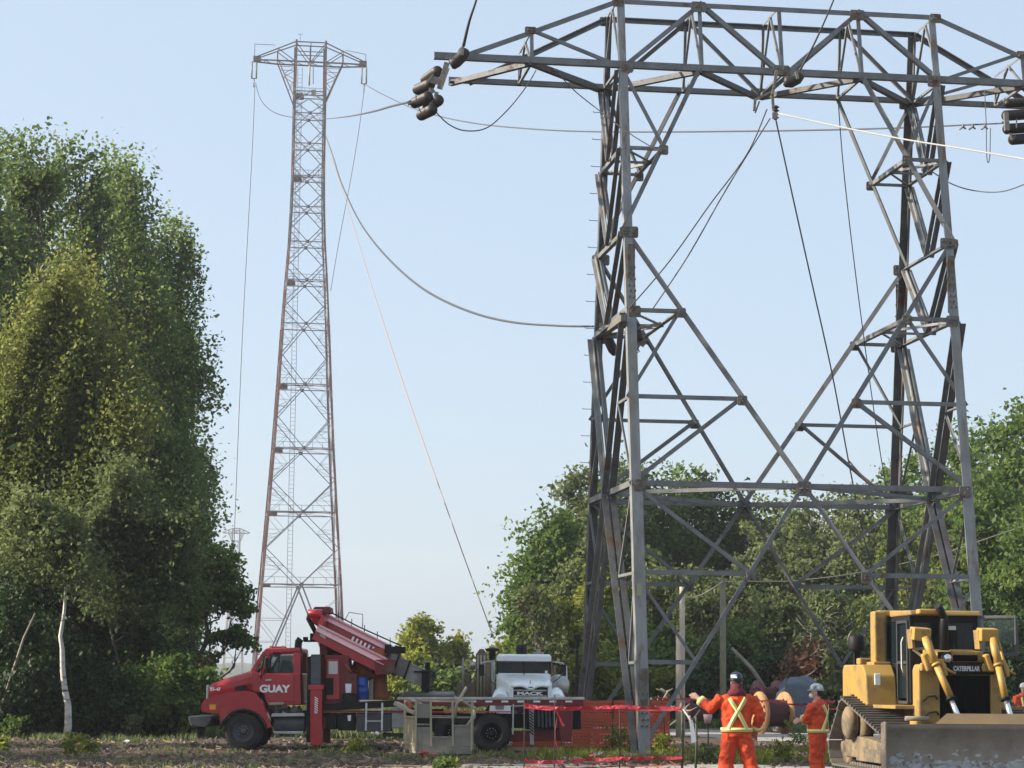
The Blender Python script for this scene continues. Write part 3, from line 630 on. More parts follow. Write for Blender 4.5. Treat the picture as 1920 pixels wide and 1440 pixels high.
# second birch: white trunk in plain view, its small crown merging with the leaves above
b0 = P(125, 1362, 68); b0 = (b0.x, 68, 0); H = P(100, 985, 68).z; R_ = b0
tree('birch_tree', 'slim birch with a bare white trunk in front of the dark shrubs', b0, H, 1, 'maple', leaf='olive', bark='birch', nleaf=9000, size=.15, seed=35, clump=.42, limbs=0, rt=.125, lean=-.07, tint=.1,
     blobs=[pb(104, 1030, 68, 34, 34, 0, R_), pb(70, 1000, 68, 34, 34, 0, R_), pb(140, 1010, 68, 36, 36, -.05, R_), pb(105, 975, 68, 44, 34, .05, R_), pb(60, 1060, 68, 26, 22, -.1, R_), pb(150, 1070, 68, 26, 24, -.1, R_)])
b = MB(); b.tube([P(2, 1330, 68), P(22, 1265, 68), P(45, 1195, 68), P(66, 1150, 68)], [.05, .045, .035, .025], 6)
t = thing('dead_sapling', (P(2, 1330, 68).x, 68, 0), 'thin grey dead trunk slanting right at the left photo edge', 'dead tree'); b.build('trunk', M['deadwood'], t)
# tree out of the frame on the left: only a few twigs reach into view, it shades the ground
for k, (x, y, H, R, sd_, lab) in enumerate([(-19.5, 60, 22.5, 4.9, 91, 'leafy tree whose twig ends enter the top left corner'), (-27, 50, 22, 5, 92, 'big leafy tree beyond the left photo edge'), (-24, 38, 19, 5, 93, 'nearest big leafy tree beyond the left photo edge')]):
    tree('poplar_tree', lab, (x, y, 0), H, R, 'poplar', z0=.1, nleaf=17000, size=.34, seed=sd_, clump=.5, nb=18)
# small trees beyond the crane truck
for px, ty, Y, hw_, lf, sd_, lab in [(797, 1160, 150, 42, 'lime', 101, 'light green tree with a pointed top behind the crane boom tip'), (862, 1206, 152, 30, 'lime', 102, 'small round green tree between boom tip and white truck'),
      (770, 1240, 140, 34, 'lime', 103, 'yellow green bush under the grey boom sections'), (820, 1262, 138, 40, 'maple', 104, 'dark green bush low behind the flatbed'), (940, 1200, 155, 26, 'lime', 105, 'pale green treetop just above the white truck roof'), (885, 1265, 138, 30, 'olive', 106, 'olive bush left of the white truck'),
      (575, 1262, 150, 26, 'lime', 107, 'yellow green bush seen between red cab and outrigger')]:
    b0, H = at(px, ty, Y); tree('small_tree', lab, b0, H, hw_ / FOC * Y, 'poplar' if sd_ == 101 else 'maple', z0=.05, nleaf=7000, size=.3, seed=sd_, leaf=lf, clump=.42, limbs=5, nb=9, tint=.1)
# wood behind the tower on the right
RTs = [(1020, 965, 122, 66, 'maple', 201, 'rounded mid green tree at the left end of the right wood'), (1085, 880, 126, 62, 'olive', 202, 'tall olive tree just left of the tower legs'), (1145, 868, 130, 60, 'olive', 203, 'olive tree behind the left tower legs'), (1215, 872, 132, 64, 'maple', 204, 'dark green tree right behind the left tower leg'),
       (1290, 862, 134, 58, 'maple', 205, 'dark crown standing highest between the tower legs'), (1345, 925, 136, 44, 'dark', 206, 'very dark tree in the dip of the treeline'), (1405, 915, 136, 46, 'maple', 207, 'dark narrow crown left of the tower centre node'), (1470, 925, 134, 66, 'olive', 208, 'olive tree under the tower centre node'),
       (1550, 930, 132, 66, 'olive', 209, 'olive green tree right of the centre node'), (1625, 925, 130, 50, 'olive', 210, 'olive tree left of the right tower legs'), (1690, 868, 128, 50, 'maple', 211, 'green tree crown behind the right rear leg'), (1745, 838, 124, 56, 'maple', 212, 'green tree between the right tower legs'),
       (1812, 812, 118, 54, 'maple', 213, 'green tree right of the front right leg'), (1875, 790, 110, 60, 'maple', 214, 'dense green tree above the bulldozer'), (1930, 742, 106, 54, 'maple', 215, 'tallest green tree at the right photo edge'), (2010, 790, 108, 56, 'maple', 216, 'green tree just outside the right photo edge'), (2100, 820, 110, 60, 'olive', 217, 'olive tree beyond the right photo edge'), (2200, 800, 112, 62, 'maple', 218, 'green tree farthest beyond the right photo edge')]
for px, ty, Y, hw_, lf, sd_, lab in RTs:
    b0, H = at(px, ty, Y); tree('broadleaf_tree', lab, b0, H, hw_ * 1.12 / FOC * Y, 'maple', z0=.1, nleaf=16000, size=.27, seed=sd_, leaf=lf, clump=.58, limbs=6, nb=14, group='trees of the wood behind the portal tower')
MB_ = [(1040, 1110, 112, 40, 'lime', 'lime green sapling beside the black leg of the tower'), (1075, 1040, 116, 40, 'olive', 'olive sapling touching the dark tower leg'), (1130, 1060, 114, 50, 'lime', 'lime green bush between the left tower legs'), (1250, 1030, 116, 60, 'olive', 'olive willow behind the fence posts'), (1330, 1060, 112, 60, 'olive', 'olive willow left of the tall pole'),
       (1420, 975, 118, 66, 'olive', 'greyish olive willow left of centre'), (1510, 960, 116, 70, 'olive', 'broad greyish olive willow in the middle of the wood'), (1600, 980, 114, 64, 'olive', 'olive willow left of the bulldozer'), (1690, 960, 108, 50, 'yellow', 'yellowish tree between the right legs'), (1770, 950, 104, 46, 'yellow', 'yellow green tree just left of the front right leg'),
       (1790, 1010, 96, 50, 'olive', 'olive bush above the bulldozer cab'), (1868, 870, 94, 62, 'maple', 'bright green tree right of the bulldozer'), (1920, 1010, 90, 50, 'maple', 'green bush at the right photo edge'), (1560, 1100, 104, 54, 'olive', 'olive bush above the tarpaulin'), (1460, 1110, 106, 54, 'olive', 'olive bush above the cable reels'),
       (1180, 1150, 106, 48, 'maple', 'mid green bush seen between the left legs'), (1390, 1180, 102, 50, 'maple', 'mid green bush behind the signalling worker'), (1640, 1120, 100, 46, 'olive', 'olive bush behind the bulldozer exhaust'), (1270, 1190, 100, 52, 'maple', 'mid green bush behind the pale posts'), (1330, 1240, 96, 40, 'dark', 'dark low bush between the poles'), (1210, 1250, 98, 40, 'lime', 'lime low bush behind the orange mesh'),
       (1110, 1225, 98, 50, 'lime', 'lime bush behind the left end of the orange mesh'), (1520, 1220, 96, 50, 'brown', 'brown brush pile left of the bulldozer'), (1450, 1230, 98, 40, 'dark', 'dark low bush behind the reels'), (1590, 1225, 94, 44, 'olive', 'low olive bush beside the bulldozer tank'), (1905, 1150, 86, 52, 'dark', 'dark green bush right of the bulldozer'), (1880, 1230, 84, 40, 'dark', 'dark low bush behind the bulldozer track')]
for i, (px, ty, Y, hw_, lf, lab) in enumerate(MB_):
    b0, H = at(px, ty, Y); tree('willow_bush' if lf == 'olive' else 'bush', lab, b0, H, hw_ * 1.15 / FOC * Y, 'maple', z0=.03, nleaf=10500, size=.23, seed=300 + i, leaf=lf, clump=.34, limbs=6, nb=10, cat='bush', group='undergrowth at the edge of the right wood', rt=.07)
# sparse reddish tree beside the white truck
b0, H = at(978, 1105, 109); tree('bush', 'reddish brown leaf spray at the left end of the right wood', (b0[0] + .4, 109, 0), H, .55, 'maple', z0=.78, nleaf=260, size=.22, seed=401, leaf='brown', clump=.25, limbs=4, nb=4, cat='bush', rt=.05)
b0, H = at(1015, 1120, 108); R_ = b0
tree('sparse_tree', 'sparse tree with thin scattered leaves against the sky above the white truck', b0, H, 1, 'maple', leaf='olive', nleaf=1100, size=.22, seed=402, clump=.3, limbs=12, per=9, rt=.1,
     blobs=[pb(985, 1120, 108, 20, 20, .1, R_), pb(1000, 1160, 108, 24, 22, 0, R_), pb(1030, 1135, 108, 18, 26, 0, R_), pb(1020, 1200, 108, 26, 20, .1, R_), pb(1040, 1230, 108, 22, 24, .1, R_)])
# ================================================================== vehicles: shared materials
M['red'] = mat('red truck paint', (.4, .006, .014), .34, (.33, .01, .016), 2.2, .5, coat=.35, c3=(.22, .10, .08), s3=1.2, t3=.64)
M['redb'] = mat('bright red boom paint', (.5, .008, .016), .35, (.42, .012, .02), 1.5, .5, coat=.4, c3=(.3, .12, .1), s3=1.4, t3=.66)
M['dkred'] = mat('dirty dark red paint', (.19, .006, .01), .5, (.11, .012, .012), 2, .5, c3=(.1, .07, .055), s3=1.6, t3=.57)
M['rubber'] = mat('dusty rubber', (.011, .011, .012), .85, (.035, .03, .026), 3, .55, bump=.3, bscale=30)
M['black'] = mat('black chassis', (.006, .006, .007), .6, (.018, .016, .014), 3, .6, spec=.25)
M['grill'] = mat('radiator core black', (.002, .002, .002), .9, spec=.05)
M['grey'] = mat('grey steel', (.085, .092, .1), .5, (.05, .052, .055), 3, .5)
M['grey2'] = mat('light grey steel', (.3, .31, .3), .5, (.22, .21, .2), 3, .5)
M['alu'] = mat('aluminium', (.5, .5, .48), .35, (.35, .34, .32), 4, .5, metal=.6)
M['boomgrey'] = mat('grey greased boom', (.17, .165, .15), .45, (.12, .11, .095), 2, .5, c3=(.3, .29, .26), s3=1.2, t3=.6)
M['white'] = mat('white truck paint', (.84, .88, .88), .3, (.74, .78, .79), 1.5, .5, coat=.5)
M['boom_highlight'] = mat('red paint with highlight', (.85, .5, .5), .4, (.75, .36, .37), 1.5, .5, coat=.3)  # pale pink: the boom's bright highlights are painted into this colour
M['letter'] = mat('white lettering', (.8, .8, .8), .6)
M['amber'] = mat('amber lens', (.7, .3, .02), .2)
M['blue'] = mat('blue plastic', (.01, .06, .3), .4)
M['glass'] = glass('cab glass', (.03, .045, .045), .04, .55)
M['glassd'] = glass('dark windshield', (.01, .018, .022), .03, .72)
M['sticker'] = mat('pale placard', (.55, .56, .5), .6)
M['tan'] = mat('cream basket paint', (.43, .375, .27), .65, (.32, .28, .2), 2, .5, c3=(.2, .16, .12), s3=2.5, t3=.62)
M['mesh'] = mat('basket paint darkened for shade', (.25, .225, .185), .6, (.17, .15, .125), 3, .5)  # greyer copy of the cream; the shade on the basket front is painted in
M['brown'] = mat('brown machine paint', (.2, .145, .09), .6, (.12, .085, .06), 2, .5)
M['orange_hose'] = mat('orange brown rusty hose reel', (.38, .09, .03), .6, (.22, .07, .035), 5, .5)
M['wood'] = mat('raw wood', (.42, .3, .17), .8, (.32, .22, .13), 3, .5, bump=.3)
M['chrome'] = mat('chromed rod', (.75, .76, .78), .18, metal=.85)
FR = Rm(math.pi / 2)
def XZ(pts, Y): return [(P(x, y, Y).x, P(x, y, Y).z) for x, y in pts]
def wheel(T, x, y, z, r, w_, side=-1, rimr=.56, dual=False):
    b = MB(); pf = [(rimr * r, -w_ * .5), (.8 * r, -w_ * .52), (.95 * r, -w_ * .46), (r, -w_ * .34), (r, w_ * .34), (.95 * r, w_ * .46), (.8 * r, w_ * .52), (rimr * r, w_ * .5)]
    b.lathe(pf, (x, y, z), (0, 1, 0), 36)
    for k in range(36):
        a = k / 36 * 2 * math.pi
        b.box((x + math.cos(a) * r * .985, y + (.2 if k % 2 else -.2) * w_, z + math.sin(a) * r * .985), (.06, w_ * .38, .05), Rm(0, -a, 0))
    ty = b.build('tyre', M['rubber'], T)
    b = MB(); s = side
    b.lathe([(rimr * r * 1.04, w_ * .5 * s), (rimr * r * .98, w_ * .44 * s), (rimr * r * .86, w_ * .36 * s), (rimr * r * .62, (w_ * .12 if not dual else w_ * -.05) * s), (rimr * r * .3, (w_ * .12 if not dual else 0) * s), (rimr * r * .3, w_ * .42 * s), (rimr * r * .2, w_ * .46 * s), (0, w_ * .46 * s)], (x, y, z), (0, 1, 0), 30)
    b.build('rim', M['grey' if not dual else 'black'], ty)
    b = MB()
    for k in range(10):
        a = k / 10 * 2 * math.pi; b.lathe([(.016, 0), (.016, .05), (0, .05)], (x + math.cos(a) * rimr * r * .46, y + s * w_ * .12, z + math.sin(a) * rimr * r * .46), (0, s, 0), 6)
    b.build('lug_nuts', M['grey2'], ty, kind='stuff')
    return ty
# ------------------------------------------------------------------ red crane truck
Y0, Y1 = 57.5, 60.0; YC = (Y0 + Y1) / 2
o = P(600, 1400, YC); CT = thing('crane_truck', (o.x, YC, 0), 'red flatbed crane truck with a lowered red boom, parked sideways', 'truck')
def pr(name, pts, y0, y1, mt, bevel=.02, parent=None, Yp=Y0, **k): return MB().prism(XZ(pts, Yp), y0, y1).build(name, M[mt], parent or CT, bevel, **k)
# hood with rounded shoulders: lofted sections along X
def loft(secs, name, mt, parent, smooth=True, caps=True, bevel=0):
    n = len(secs[0]); b = MB(); vs = [p for s in secs for p in s]
    fs = [(i * n + k, i * n + (k + 1) % n, (i + 1) * n + (k + 1) % n, (i + 1) * n + k) for i in range(len(secs) - 1) for k in range(n)]
    b.add(vs, fs, smooth)
    if caps: b.add(secs[0], [tuple(range(n))[::-1]]); b.add(secs[-1], [tuple(range(n))])
    return b.build(name, M[mt], parent, bevel)
def rsec(x, y0, y1, z0, z1, r, tilt=0):
    pts = []
    for cy, cz, a0 in ((y0 + r, z1 - r, 180), (y1 - r, z1 - r, 90)):
        for k in range(5):
            a = math.radians(a0 - k * 22.5); pts.append((x, cy + r * math.cos(a), cz + r * math.sin(a)))
    pts += [(x, y1, z0), (x, y0, z0)]
    return [(p[0] + tilt * (p[2] - z0), p[1], p[2]) for p in pts]
zz = lambda px, py: P(px, py, Y0).z
xx = lambda px: P(px, 1300, Y0).x
secs = []
for px, ty, hw_, rr in ((386, 1287, .72, .12), (390, 1282, .76, .16), (405, 1276, .82, .2), (430, 1268, .87, .22), (452, 1262, .92, .22), (470, 1256, .97, .2)):
    secs.append(rsec(xx(px), YC - hw_, YC + hw_, zz(px, 1318), zz(px, ty), rr))
HD = loft(secs, 'hood', 'red', CT)
pr('hood_side_vent', [(437, 1293), (440, 1287), (458, 1284), (462, 1290), (458, 1294)], YC - .99, YC - .8, 'black', .01, HD)
# fender shell with arch
for s in (-1, 1):
    fy0, fy1 = (Y0, YC - .8) if s < 0 else (YC + .8, Y1)
    arch = []
    for k in range(13):
        a = math.radians(8 + k * 164 / 12); arch.append((456 + 43 * math.cos(a) * 1.02, 1372 - 41 * math.sin(a)))
    outer = [(378, 1334), (377, 1322), (383, 1312), (400, 1305), (430, 1298), (462, 1295), (480, 1300), (492, 1318), (503, 1345), (510, 1364)]
    poly = outer + [(499, 1364)] + arch + [(412, 1338), (395, 1337)]
    pts = XZ(poly, Y0); b = MB(); n = len(pts)
    # outer skin plus thickness, concave outline triangulated through bmesh
    bm = bmesh.new(); v0 = [bm.verts.new((a, fy0, c)) for a, c in pts]; f = bm.faces.new(v0)
    r = bmesh.ops.extrude_face_region(bm, geom=[f]); bmesh.ops.translate(bm, vec=(0, fy1 - fy0, 0), verts=[g for g in r['geom'] if isinstance(g, bmesh.types.BMVert)])
    bmesh.ops.triangulate(bm, faces=[x for x in bm.faces if len(x.verts) > 4]); bmesh.ops.recalc_face_normals(bm, faces=bm.faces)
    bm.verts.index_update(); b.add([tuple(v.co) for v in bm.verts], [tuple(v.index for v in f_.verts) for f_ in bm.faces]); bm.free()
    FD = b.build('fender', M['red'], CT, .035, seg=3)
    yy = fy0 - .004 if s < 0 else fy1 - .02
    pr('turn_lamp', [(393, 1331), (393, 1321), (405, 1321), (405, 1331)], yy - .01, yy + .03, 'amber', .012, FD)
    b = MB(); b.tube([V((a, (fy0 if s < 0 else fy1) + .004 * s, c)) for a, c in XZ(arch, Y0)], .035, 6); b.build('arch_flare', M['rubber'], FD)
# grille
b = MB(); gx0 = xx(384)
b.bb(gx0 - .02, gx0 + .05, YC - .55, YC + .55, zz(384, 1316), zz(384, 1286)); G_ = b.build('grille', M['black'], CT, .02)
for k in range(6):
    b = MB(); z = zz(384, 1312) + k * .062; b.bb(gx0 - .04, gx0 + .0, YC - .62, YC + .62, z, z + .024); b.build('grille_bar', M['alu'], G_)
MB().bb(xx(384) - .035, xx(386), YC - .74, YC - .6, zz(384, 1316), zz(384, 1284)).build('grille_surround', M['alu'], CT, .02)
# bumper and tow hook
pr('bumper', [(353, 1343), (397, 1343), (395, 1352), (385, 1364), (358, 1362), (353, 1350)], Y0 + .02, Y1 - .02, 'grey', .03)
pr('tow_hook', [(361, 1364), (380, 1364), (376, 1374), (371, 1381), (365, 1374)], YC - .75, YC - .6, 'black', .02)
pr('frame_rail', [(385, 1350), (1085, 1342), (1085, 1352), (385, 1362)], YC - .5, YC - .35, 'black', .01)
pr('frame_rail', [(385, 1350), (1085, 1342), (1085, 1352), (385, 1362)], YC + .35, YC + .5, 'black', .01)
MB().tube([(xx(456), Y0 + .2, .47), (xx(456), Y1 - .2, .47)], .08, 10).build('front_axle', M['black'], CT)
# cab : shell pieces round the side windows
CY0, CY1 = Y0 + .12, Y1 - .12
low = [(470, 1256), (486, 1262), (563, 1262), (564, 1322), (500, 1322), (492, 1300), (472, 1296)]
pr('cab_body', low, CY0, CY1, 'red', .03)
pr('cab_roof', [(492, 1220), (499, 1215), (562, 1214), (563, 1224), (494, 1226)], CY0 + .03, CY1 - .03, 'red', .05, seg=3)
for ys in ((CY0 + .02, CY0 + .11), (CY1 - .11, CY1 - .02)):
    pr('cab_post', [(549, 1224), (563, 1223), (563, 1264), (549, 1264)], *ys, 'red', .015)
    pr('cab_post', [(484, 1264), (505, 1225), (510, 1225), (491, 1264)], *ys, 'red', .01)
    pr('cab_post', [(468, 1258), (492, 1221), (498, 1221), (476, 1262)], *ys, 'red', .01)
    pr('cab_post', [(497, 1222), (512, 1222), (506, 1230), (495, 1230)], *ys, 'red', .008)
    MB().prism(XZ([(488, 1263), (507, 1228), (550, 1227), (550, 1263)], Y0), ys[0] + .035, ys[0] + .05).build('side_window', M['glass'], CT)
    # vent window divider
    pr('window_divider', [(503, 1264), (505, 1231), (508, 1231), (506, 1264)], ys[0] + .02, ys[0] + .07, 'black', .004)
pr('cab_rear_panel', [(556, 1224), (563, 1224), (563, 1264), (556, 1264)], CY0 + .1, CY0 + .5, 'red', .01)
pr('cab_rear_panel', [(556, 1224), (563, 1224), (563, 1264), (556, 1264)], CY1 - .5, CY1 - .1, 'red', .01)
b = MB(); a, c = XZ([(470, 1257)], Y0)[0]; a2, c2 = XZ([(493, 1222)], Y0)[0]
b.add([(a, CY0 + .06, c), (a, CY1 - .06, c), (a2, CY1 - .1, c2), (a2, CY0 + .1, c2), (a + .03, CY0 + .06, c), (a + .03, CY1 - .06, c), (a2 + .03, CY1 - .1, c2), (a2 + .03, CY0 + .1, c2)], [(0, 1, 2, 3), (7, 6, 5, 4), (0, 4, 5, 1), (1, 5, 6, 2), (2, 6, 7, 3), (3, 7, 4, 0)])
b.build('windshield', M['glassd'], CT)
# door with its seams, handle and the black interior
DR = pr('door', [(486, 1264), (550, 1264), (551, 1316), (506, 1316), (492, 1296), (487, 1280)], CY0 - .03, CY0 + .015, 'red', .014)
pr('door_handle', [(497, 1274), (508, 1273), (508, 1277), (497, 1277)], CY0 - .06, CY0 - .03, 'alu', .008, DR)
pr('door_step_plate', [(503, 1317), (531, 1316), (531, 1321), (503, 1322)], CY0 - .02, CY0 + .02, 'tan', .005, DR)
pr('seat', [(520, 1264), (524, 1238), (532, 1236), (536, 1264)], YC - .8, YC - .3, 'black', .04)
pr('seat', [(520, 1264), (524, 1238), (532, 1236), (536, 1264)], YC + .3, YC + .8, 'black', .04)
pr('dashboard', [(478, 1264), (484, 1252), (496, 1254), (498, 1264)], CY0 + .1, CY1 - .1, 'black', .02)
# mirror on its black arms
b = MB(); b.bar(P(489, 1272, Y0), P(498, 1230, Y0) + V((0, -.3, 0)), .025); b.bar(P(486, 1268, Y0), P(500, 1262, Y0) + V((0, -.3, 0)), .03); MA = b.build('mirror_arm', M['black'], CT)
pr('mirror', [(500, 1234), (507, 1234), (507, 1262), (500, 1262)], Y0 - .36, Y0 - .26, 'black', .02)
pr('roof_lamp', [(497, 1215), (503, 1211), (530, 1211), (532, 1215)], YC - .5, YC - .2, 'redb', .01)
for px in (504, 527): pr('marker_lamp', [(px - 2, 1215), (px - 1, 1210), (px + 2, 1210), (px + 3, 1215)], YC - .9, YC - .8, 'amber', .01)
b = MB(); b.tube([P(559, 1322, Y0 + .3), P(559, 1212, Y0 + .3), P(560, 1203, Y0 + .3), P(564, 1198, Y0 + .3)], .095, 10); b.build('exhaust_stack', M['black'], CT)
# text
text('lettering', 'GUAY', P(514.5, 1292, CY0 - .045), .245, M['letter'], DR, FR, bold=.011, width=1.12)
text('lettering', '51-47', P(404, 1292.5, YC - .93), .105, M['letter'], HD, Rm(math.pi / 2, 0, .05) @ Rm(), bold=.006, width=1.05)
# engine bay litter, steps, tank
b = MB()
for k in range(14): 
    x0, y0 = 505 + random.random() * 62, 1322 + random.random() * 12; b.box(P(x0, y0, Y0 + .3 + random.random() * .5), (.12 + random.random() * .2, .1, .06 + random.random() * .1), Rm(random.random(), random.random(), random.random()))
b.build('undercab_fittings', M['grey2'], CT)
pr('step', [(510, 1338), (570, 1337), (571, 1343), (508, 1344)], Y0, Y0 + .35, 'alu', .01)
pr('step', [(512, 1371), (569, 1371), (568, 1376), (514, 1376)], Y0, Y0 + .35, 'alu', .01)
b = MB(); z0 = P(540, 1357, Y0).z; b.lathe([(0, 0), (.2, 0), (.22, .03), (.22, 3.0 * .25), (.2, .78), (0, .78)], (xx(514), Y0 + .32, z0), (1, 0, 0), 20); b.build('fuel_tank', M['grey'], CT)
MB().bb(xx(565), xx(604), Y0 + .5, Y1 - .5, .55, 1.0).build('battery_box', M['black'], CT, .01)
# outriggers
for s in (-1, 1):
    ya, yb = (Y0 - .18, Y0 + .12) if s < 0 else (Y1 - .12, Y1 + .18)
    OR = pr('outrigger_sleeve', [(583, 1290), (605, 1290), (605, 1397), (583, 1397)], ya, yb, 'red', .015)
    pr('outrigger_collar', [(580, 1284), (607, 1284), (608, 1293), (579, 1293)], ya - .03, yb + .03, 'redb', .01, OR)
    pr('outrigger_mast', [(584, 1227), (602, 1227), (602, 1284), (584, 1284)], ya + .03, yb - .03, 'grey', .012, OR)
    pr('outrigger_guide', [(576, 1232), (583, 1230), (583, 1392), (574, 1392)], ya + .2, yb + .14, 'black', .01, OR)
    if s < 0:
        b = MB()
        for k in range(7):
            z = P(594, 1309 + k * 4.2, Y0).z; x = P(594.5, 1300, Y0).x
            b.box((x, ya - .006, z), (.1, .01, .024), Rm(0, .6, 0))
        b.box((P(594.5, 1300, Y0).x, ya - .006, P(594, 1335.5, Y0).z), (.08, .01, .05)); b.build('maker_lettering', M['letter'], OR)
MB().bb(xx(596), xx(612), Y0 + .1, Y1 - .1, .55, .85).build('outrigger_beam', M['dkred'], CT, .01)
# crane control cabin and turret
CB = pr('crane_cabin', [(607, 1228), (652, 1228), (656, 1262), (668, 1262), (668, 1322), (607, 1322)], Y0 + .25, Y0 + 1.3, 'dkred', .03)
pr('cabin_door_frame', [(611, 1236), (634, 1236), (636, 1312), (611, 1312)], Y0 + .21, Y0 + .26, 'red', .01, CB)
pr('placard', [(615, 1240), (632, 1240), (632, 1264), (615, 1264)], Y0 + .185, Y0 + .212, 'sticker', .004, CB)
pr('dark_hatch', [(609, 1271), (624, 1271), (624, 1303), (609, 1303)], Y0 + .19, Y0 + .212, 'black', .004, CB)
pr('white_notice', [(646, 1282), (658, 1282), (657, 1299), (647, 1299)], Y0 + .225, Y0 + .245, 'letter', .003, CB)
pr('pump_housing', [(641, 1300), (668, 1300), (668, 1324), (641, 1324)], Y0 + .1, Y0 + .6, 'black', .02, CB)
b = MB()
for k in range(8): b.tube([P(646 + k * 2.2, 1240 + k * 3, Y0 + .3), P(650 + k * 1.5, 1252 + k, Y0 + .2), P(648 + k * 2, 1262, Y0 + .35)], .022, 6)
b.build('hydraulic_hoses', M['orange_hose'], CB)
b = MB(); b.lathe([(.62, 0), (.62, .25), (.5, .3), (.42, 1.0), (.36, 1.5)], (xx(618), YC + .35, 1.2), (0, 0, 1), 20); b.build('slewing_turret', M['dkred'], CT)
# upright crane column at the boom foot
pr('crane_column', [(592, 1160), (601, 1150), (606, 1175), (610, 1228), (594, 1228)], YC - .35, YC + .1, 'dkred', .02)
b = MB(); b.tube([P(592, 1150, YC - .5), P(580, 1150, YC - .5), P(578, 1160, YC - .5), P(586, 1175, YC - .5), P(594, 1190, YC - .45)], .06, 8); b.build('column_hose', M['black'], CT)
b = MB(); b.lathe([(0, 0), (.12, 0), (.12, .35), (0, .35)], P(578, 1151, YC - .6), (1, 0, 0), 12); b.build('column_pulley', M['redb'], CT)
b = MB(); b.bar(P(570, 1202, YC - .4), P(596, 1202, YC - .4), .05); b.box(P(573, 1198, YC - .4), (.12, .12, .1)); b.box(P(586, 1195, YC - .4), (.12, .12, .2)); b.build('work_lamp_bracket', M['black'], CT)
# boom: far main box and near box, both sloping down to the right
def boombox(name, p, q, h, y0, y1, mt, bevel=.01, parent=None, lip=.0):
    (ax, az), (bx, bz) = XZ([p, q], YC); d = V((bx - ax, 0, bz - az)).normalized(); n_ = V((-d.z, 0, d.x)); n_ = n_ if n_.z > 0 else -n_
    A, B = V((ax, 0, az)), V((bx, 0, bz)); h = h / FOC * YC
    vs = [A - n_ * h + V((0, y0, 0)), B - n_ * h + V((0, y0, 0)), B - n_ * h + V((0, y1, 0)), A - n_ * h + V((0, y1, 0)), A + V((0, y0, 0)), B + V((0, y0, 0)), B + V((0, y1, 0)), A + V((0, y1, 0))]
    o_ = MB().hexa(vs).build(name, M[mt], parent or CT, bevel)
    return o_, d, n_, A, B
BM, d_, n_, A, B = boombox('boom_main_box', (592, 1143), (752, 1222), 26, YC + .1, YC + .75, 'redb')
MB().bar(A + V((0, YC + .425, 0)) + n_ * .02, B + V((0, YC + .425, 0)) + n_ * .02, .78, .035, n=n_).build('boom_top_flange', M['boom_highlight'], BM)
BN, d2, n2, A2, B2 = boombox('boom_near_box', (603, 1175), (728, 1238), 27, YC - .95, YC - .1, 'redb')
MB().bar(A2 + V((0, YC - .525, 0)) + n2 * .02, B2 + V((0, YC - .525, 0)) + n2 * .02, .95, .04, n=n2).build('boom_top_flange', M['boom_highlight'], BN)
def shoulder(par, A_, B_, n3, y0, w_, out):  # sloped strip added along the boom edge to carry the painted highlight
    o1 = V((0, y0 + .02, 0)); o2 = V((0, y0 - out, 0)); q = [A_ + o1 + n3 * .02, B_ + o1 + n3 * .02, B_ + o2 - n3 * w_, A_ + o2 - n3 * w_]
    b = MB(); b.hexa([q[3], q[2], q[2] + V((0, .05, -.02)), q[3] + V((0, .05, -.02)), q[0], q[1], q[1] + V((0, .05, -.02)), q[0] + V((0, .05, -.02))]); b.build('boom_highlight_strip', M['boom_highlight'], par)
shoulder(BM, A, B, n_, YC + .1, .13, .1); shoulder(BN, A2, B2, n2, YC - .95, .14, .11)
for k in range(6):
    p = A.lerp(B, .12 + k * .15) + V((0, YC + .05, 0)); MB().bar(p, p + V((0, 0, .22)), .02).build('hose_guide', M['black'], BM)
MB().tube([A.lerp(B, .1) + V((0, YC + .1, .12)), A.lerp(B, .5) + V((0, YC + .1, .1)), B + V((0, YC + .1, .15))], .02, 6).build('boom_hose', M['black'], BM)
MB().tube([A.lerp(B, .34) + V((0, YC + .1, .1)), A.lerp(B, .34) + V((.1, YC + .1, .3)), A.lerp(B, .5) + V((.1, YC + .1, .42)), A.lerp(B, .5) + V((.1, YC + .1, .08))], .012, 5).build('wire_hoop', M['grey2'], BM)
b = MB()
for k in range(9): p = A2.lerp(B2, .45 + k * .06) + V((0, YC - .08, 0)) + n2 * .09; b.box(p, (.05, .06, .1), Rm(0, .45, 0))
b.build('roller_chain', M['letter'], BN)
pr('boom_head_box', [(588, 1141), (592, 1138), (620, 1138), (622, 1150), (596, 1152)], YC - .2, YC + .75, 'dkred', .02, Yp=YC)
pr('boom_nose_plate', [(702, 1237), (738, 1236), (740, 1264), (704, 1266)], YC - 1.05, YC + .1, 'dkred', .015, Yp=YC - .95)
pr('boom_rib', [(602, 1172), (608, 1155), (614, 1158), (610, 1178)], YC - .9, YC + .1, 'redb', .01, Yp=YC)
pr('counter_cover', [(604, 1178), (618, 1184), (616, 1200), (606, 1194)], YC - 1.0, YC - .9, 'sticker', .01, Yp=YC)
pr('lift_cylinder_mount', [(614, 1190), (700, 1256), (698, 1262), (640, 1222), (614, 1200)], YC - .7, YC - .5, 'dkred', .01, Yp=YC)
for k, (px0, px1, ya, yb, t0, t1, hh, dd) in enumerate(((736, 752, 1226, 1229, 0, 0, 36, .46), (748, 772, 1232, 1240, 0, 0, 33, .42), (768, 804, 1243, 1258, 0, 0, 32, .38))):
    boombox('telescopic_section', (px0, ya), (px1, yb), hh, YC - dd, YC + dd - .1, 'boomgrey')
    boombox('section_collar', (px1 - 3, yb - 2), (px1, yb - 1), hh + 4, YC - dd - .03, YC + dd - .07, 'black', .004)
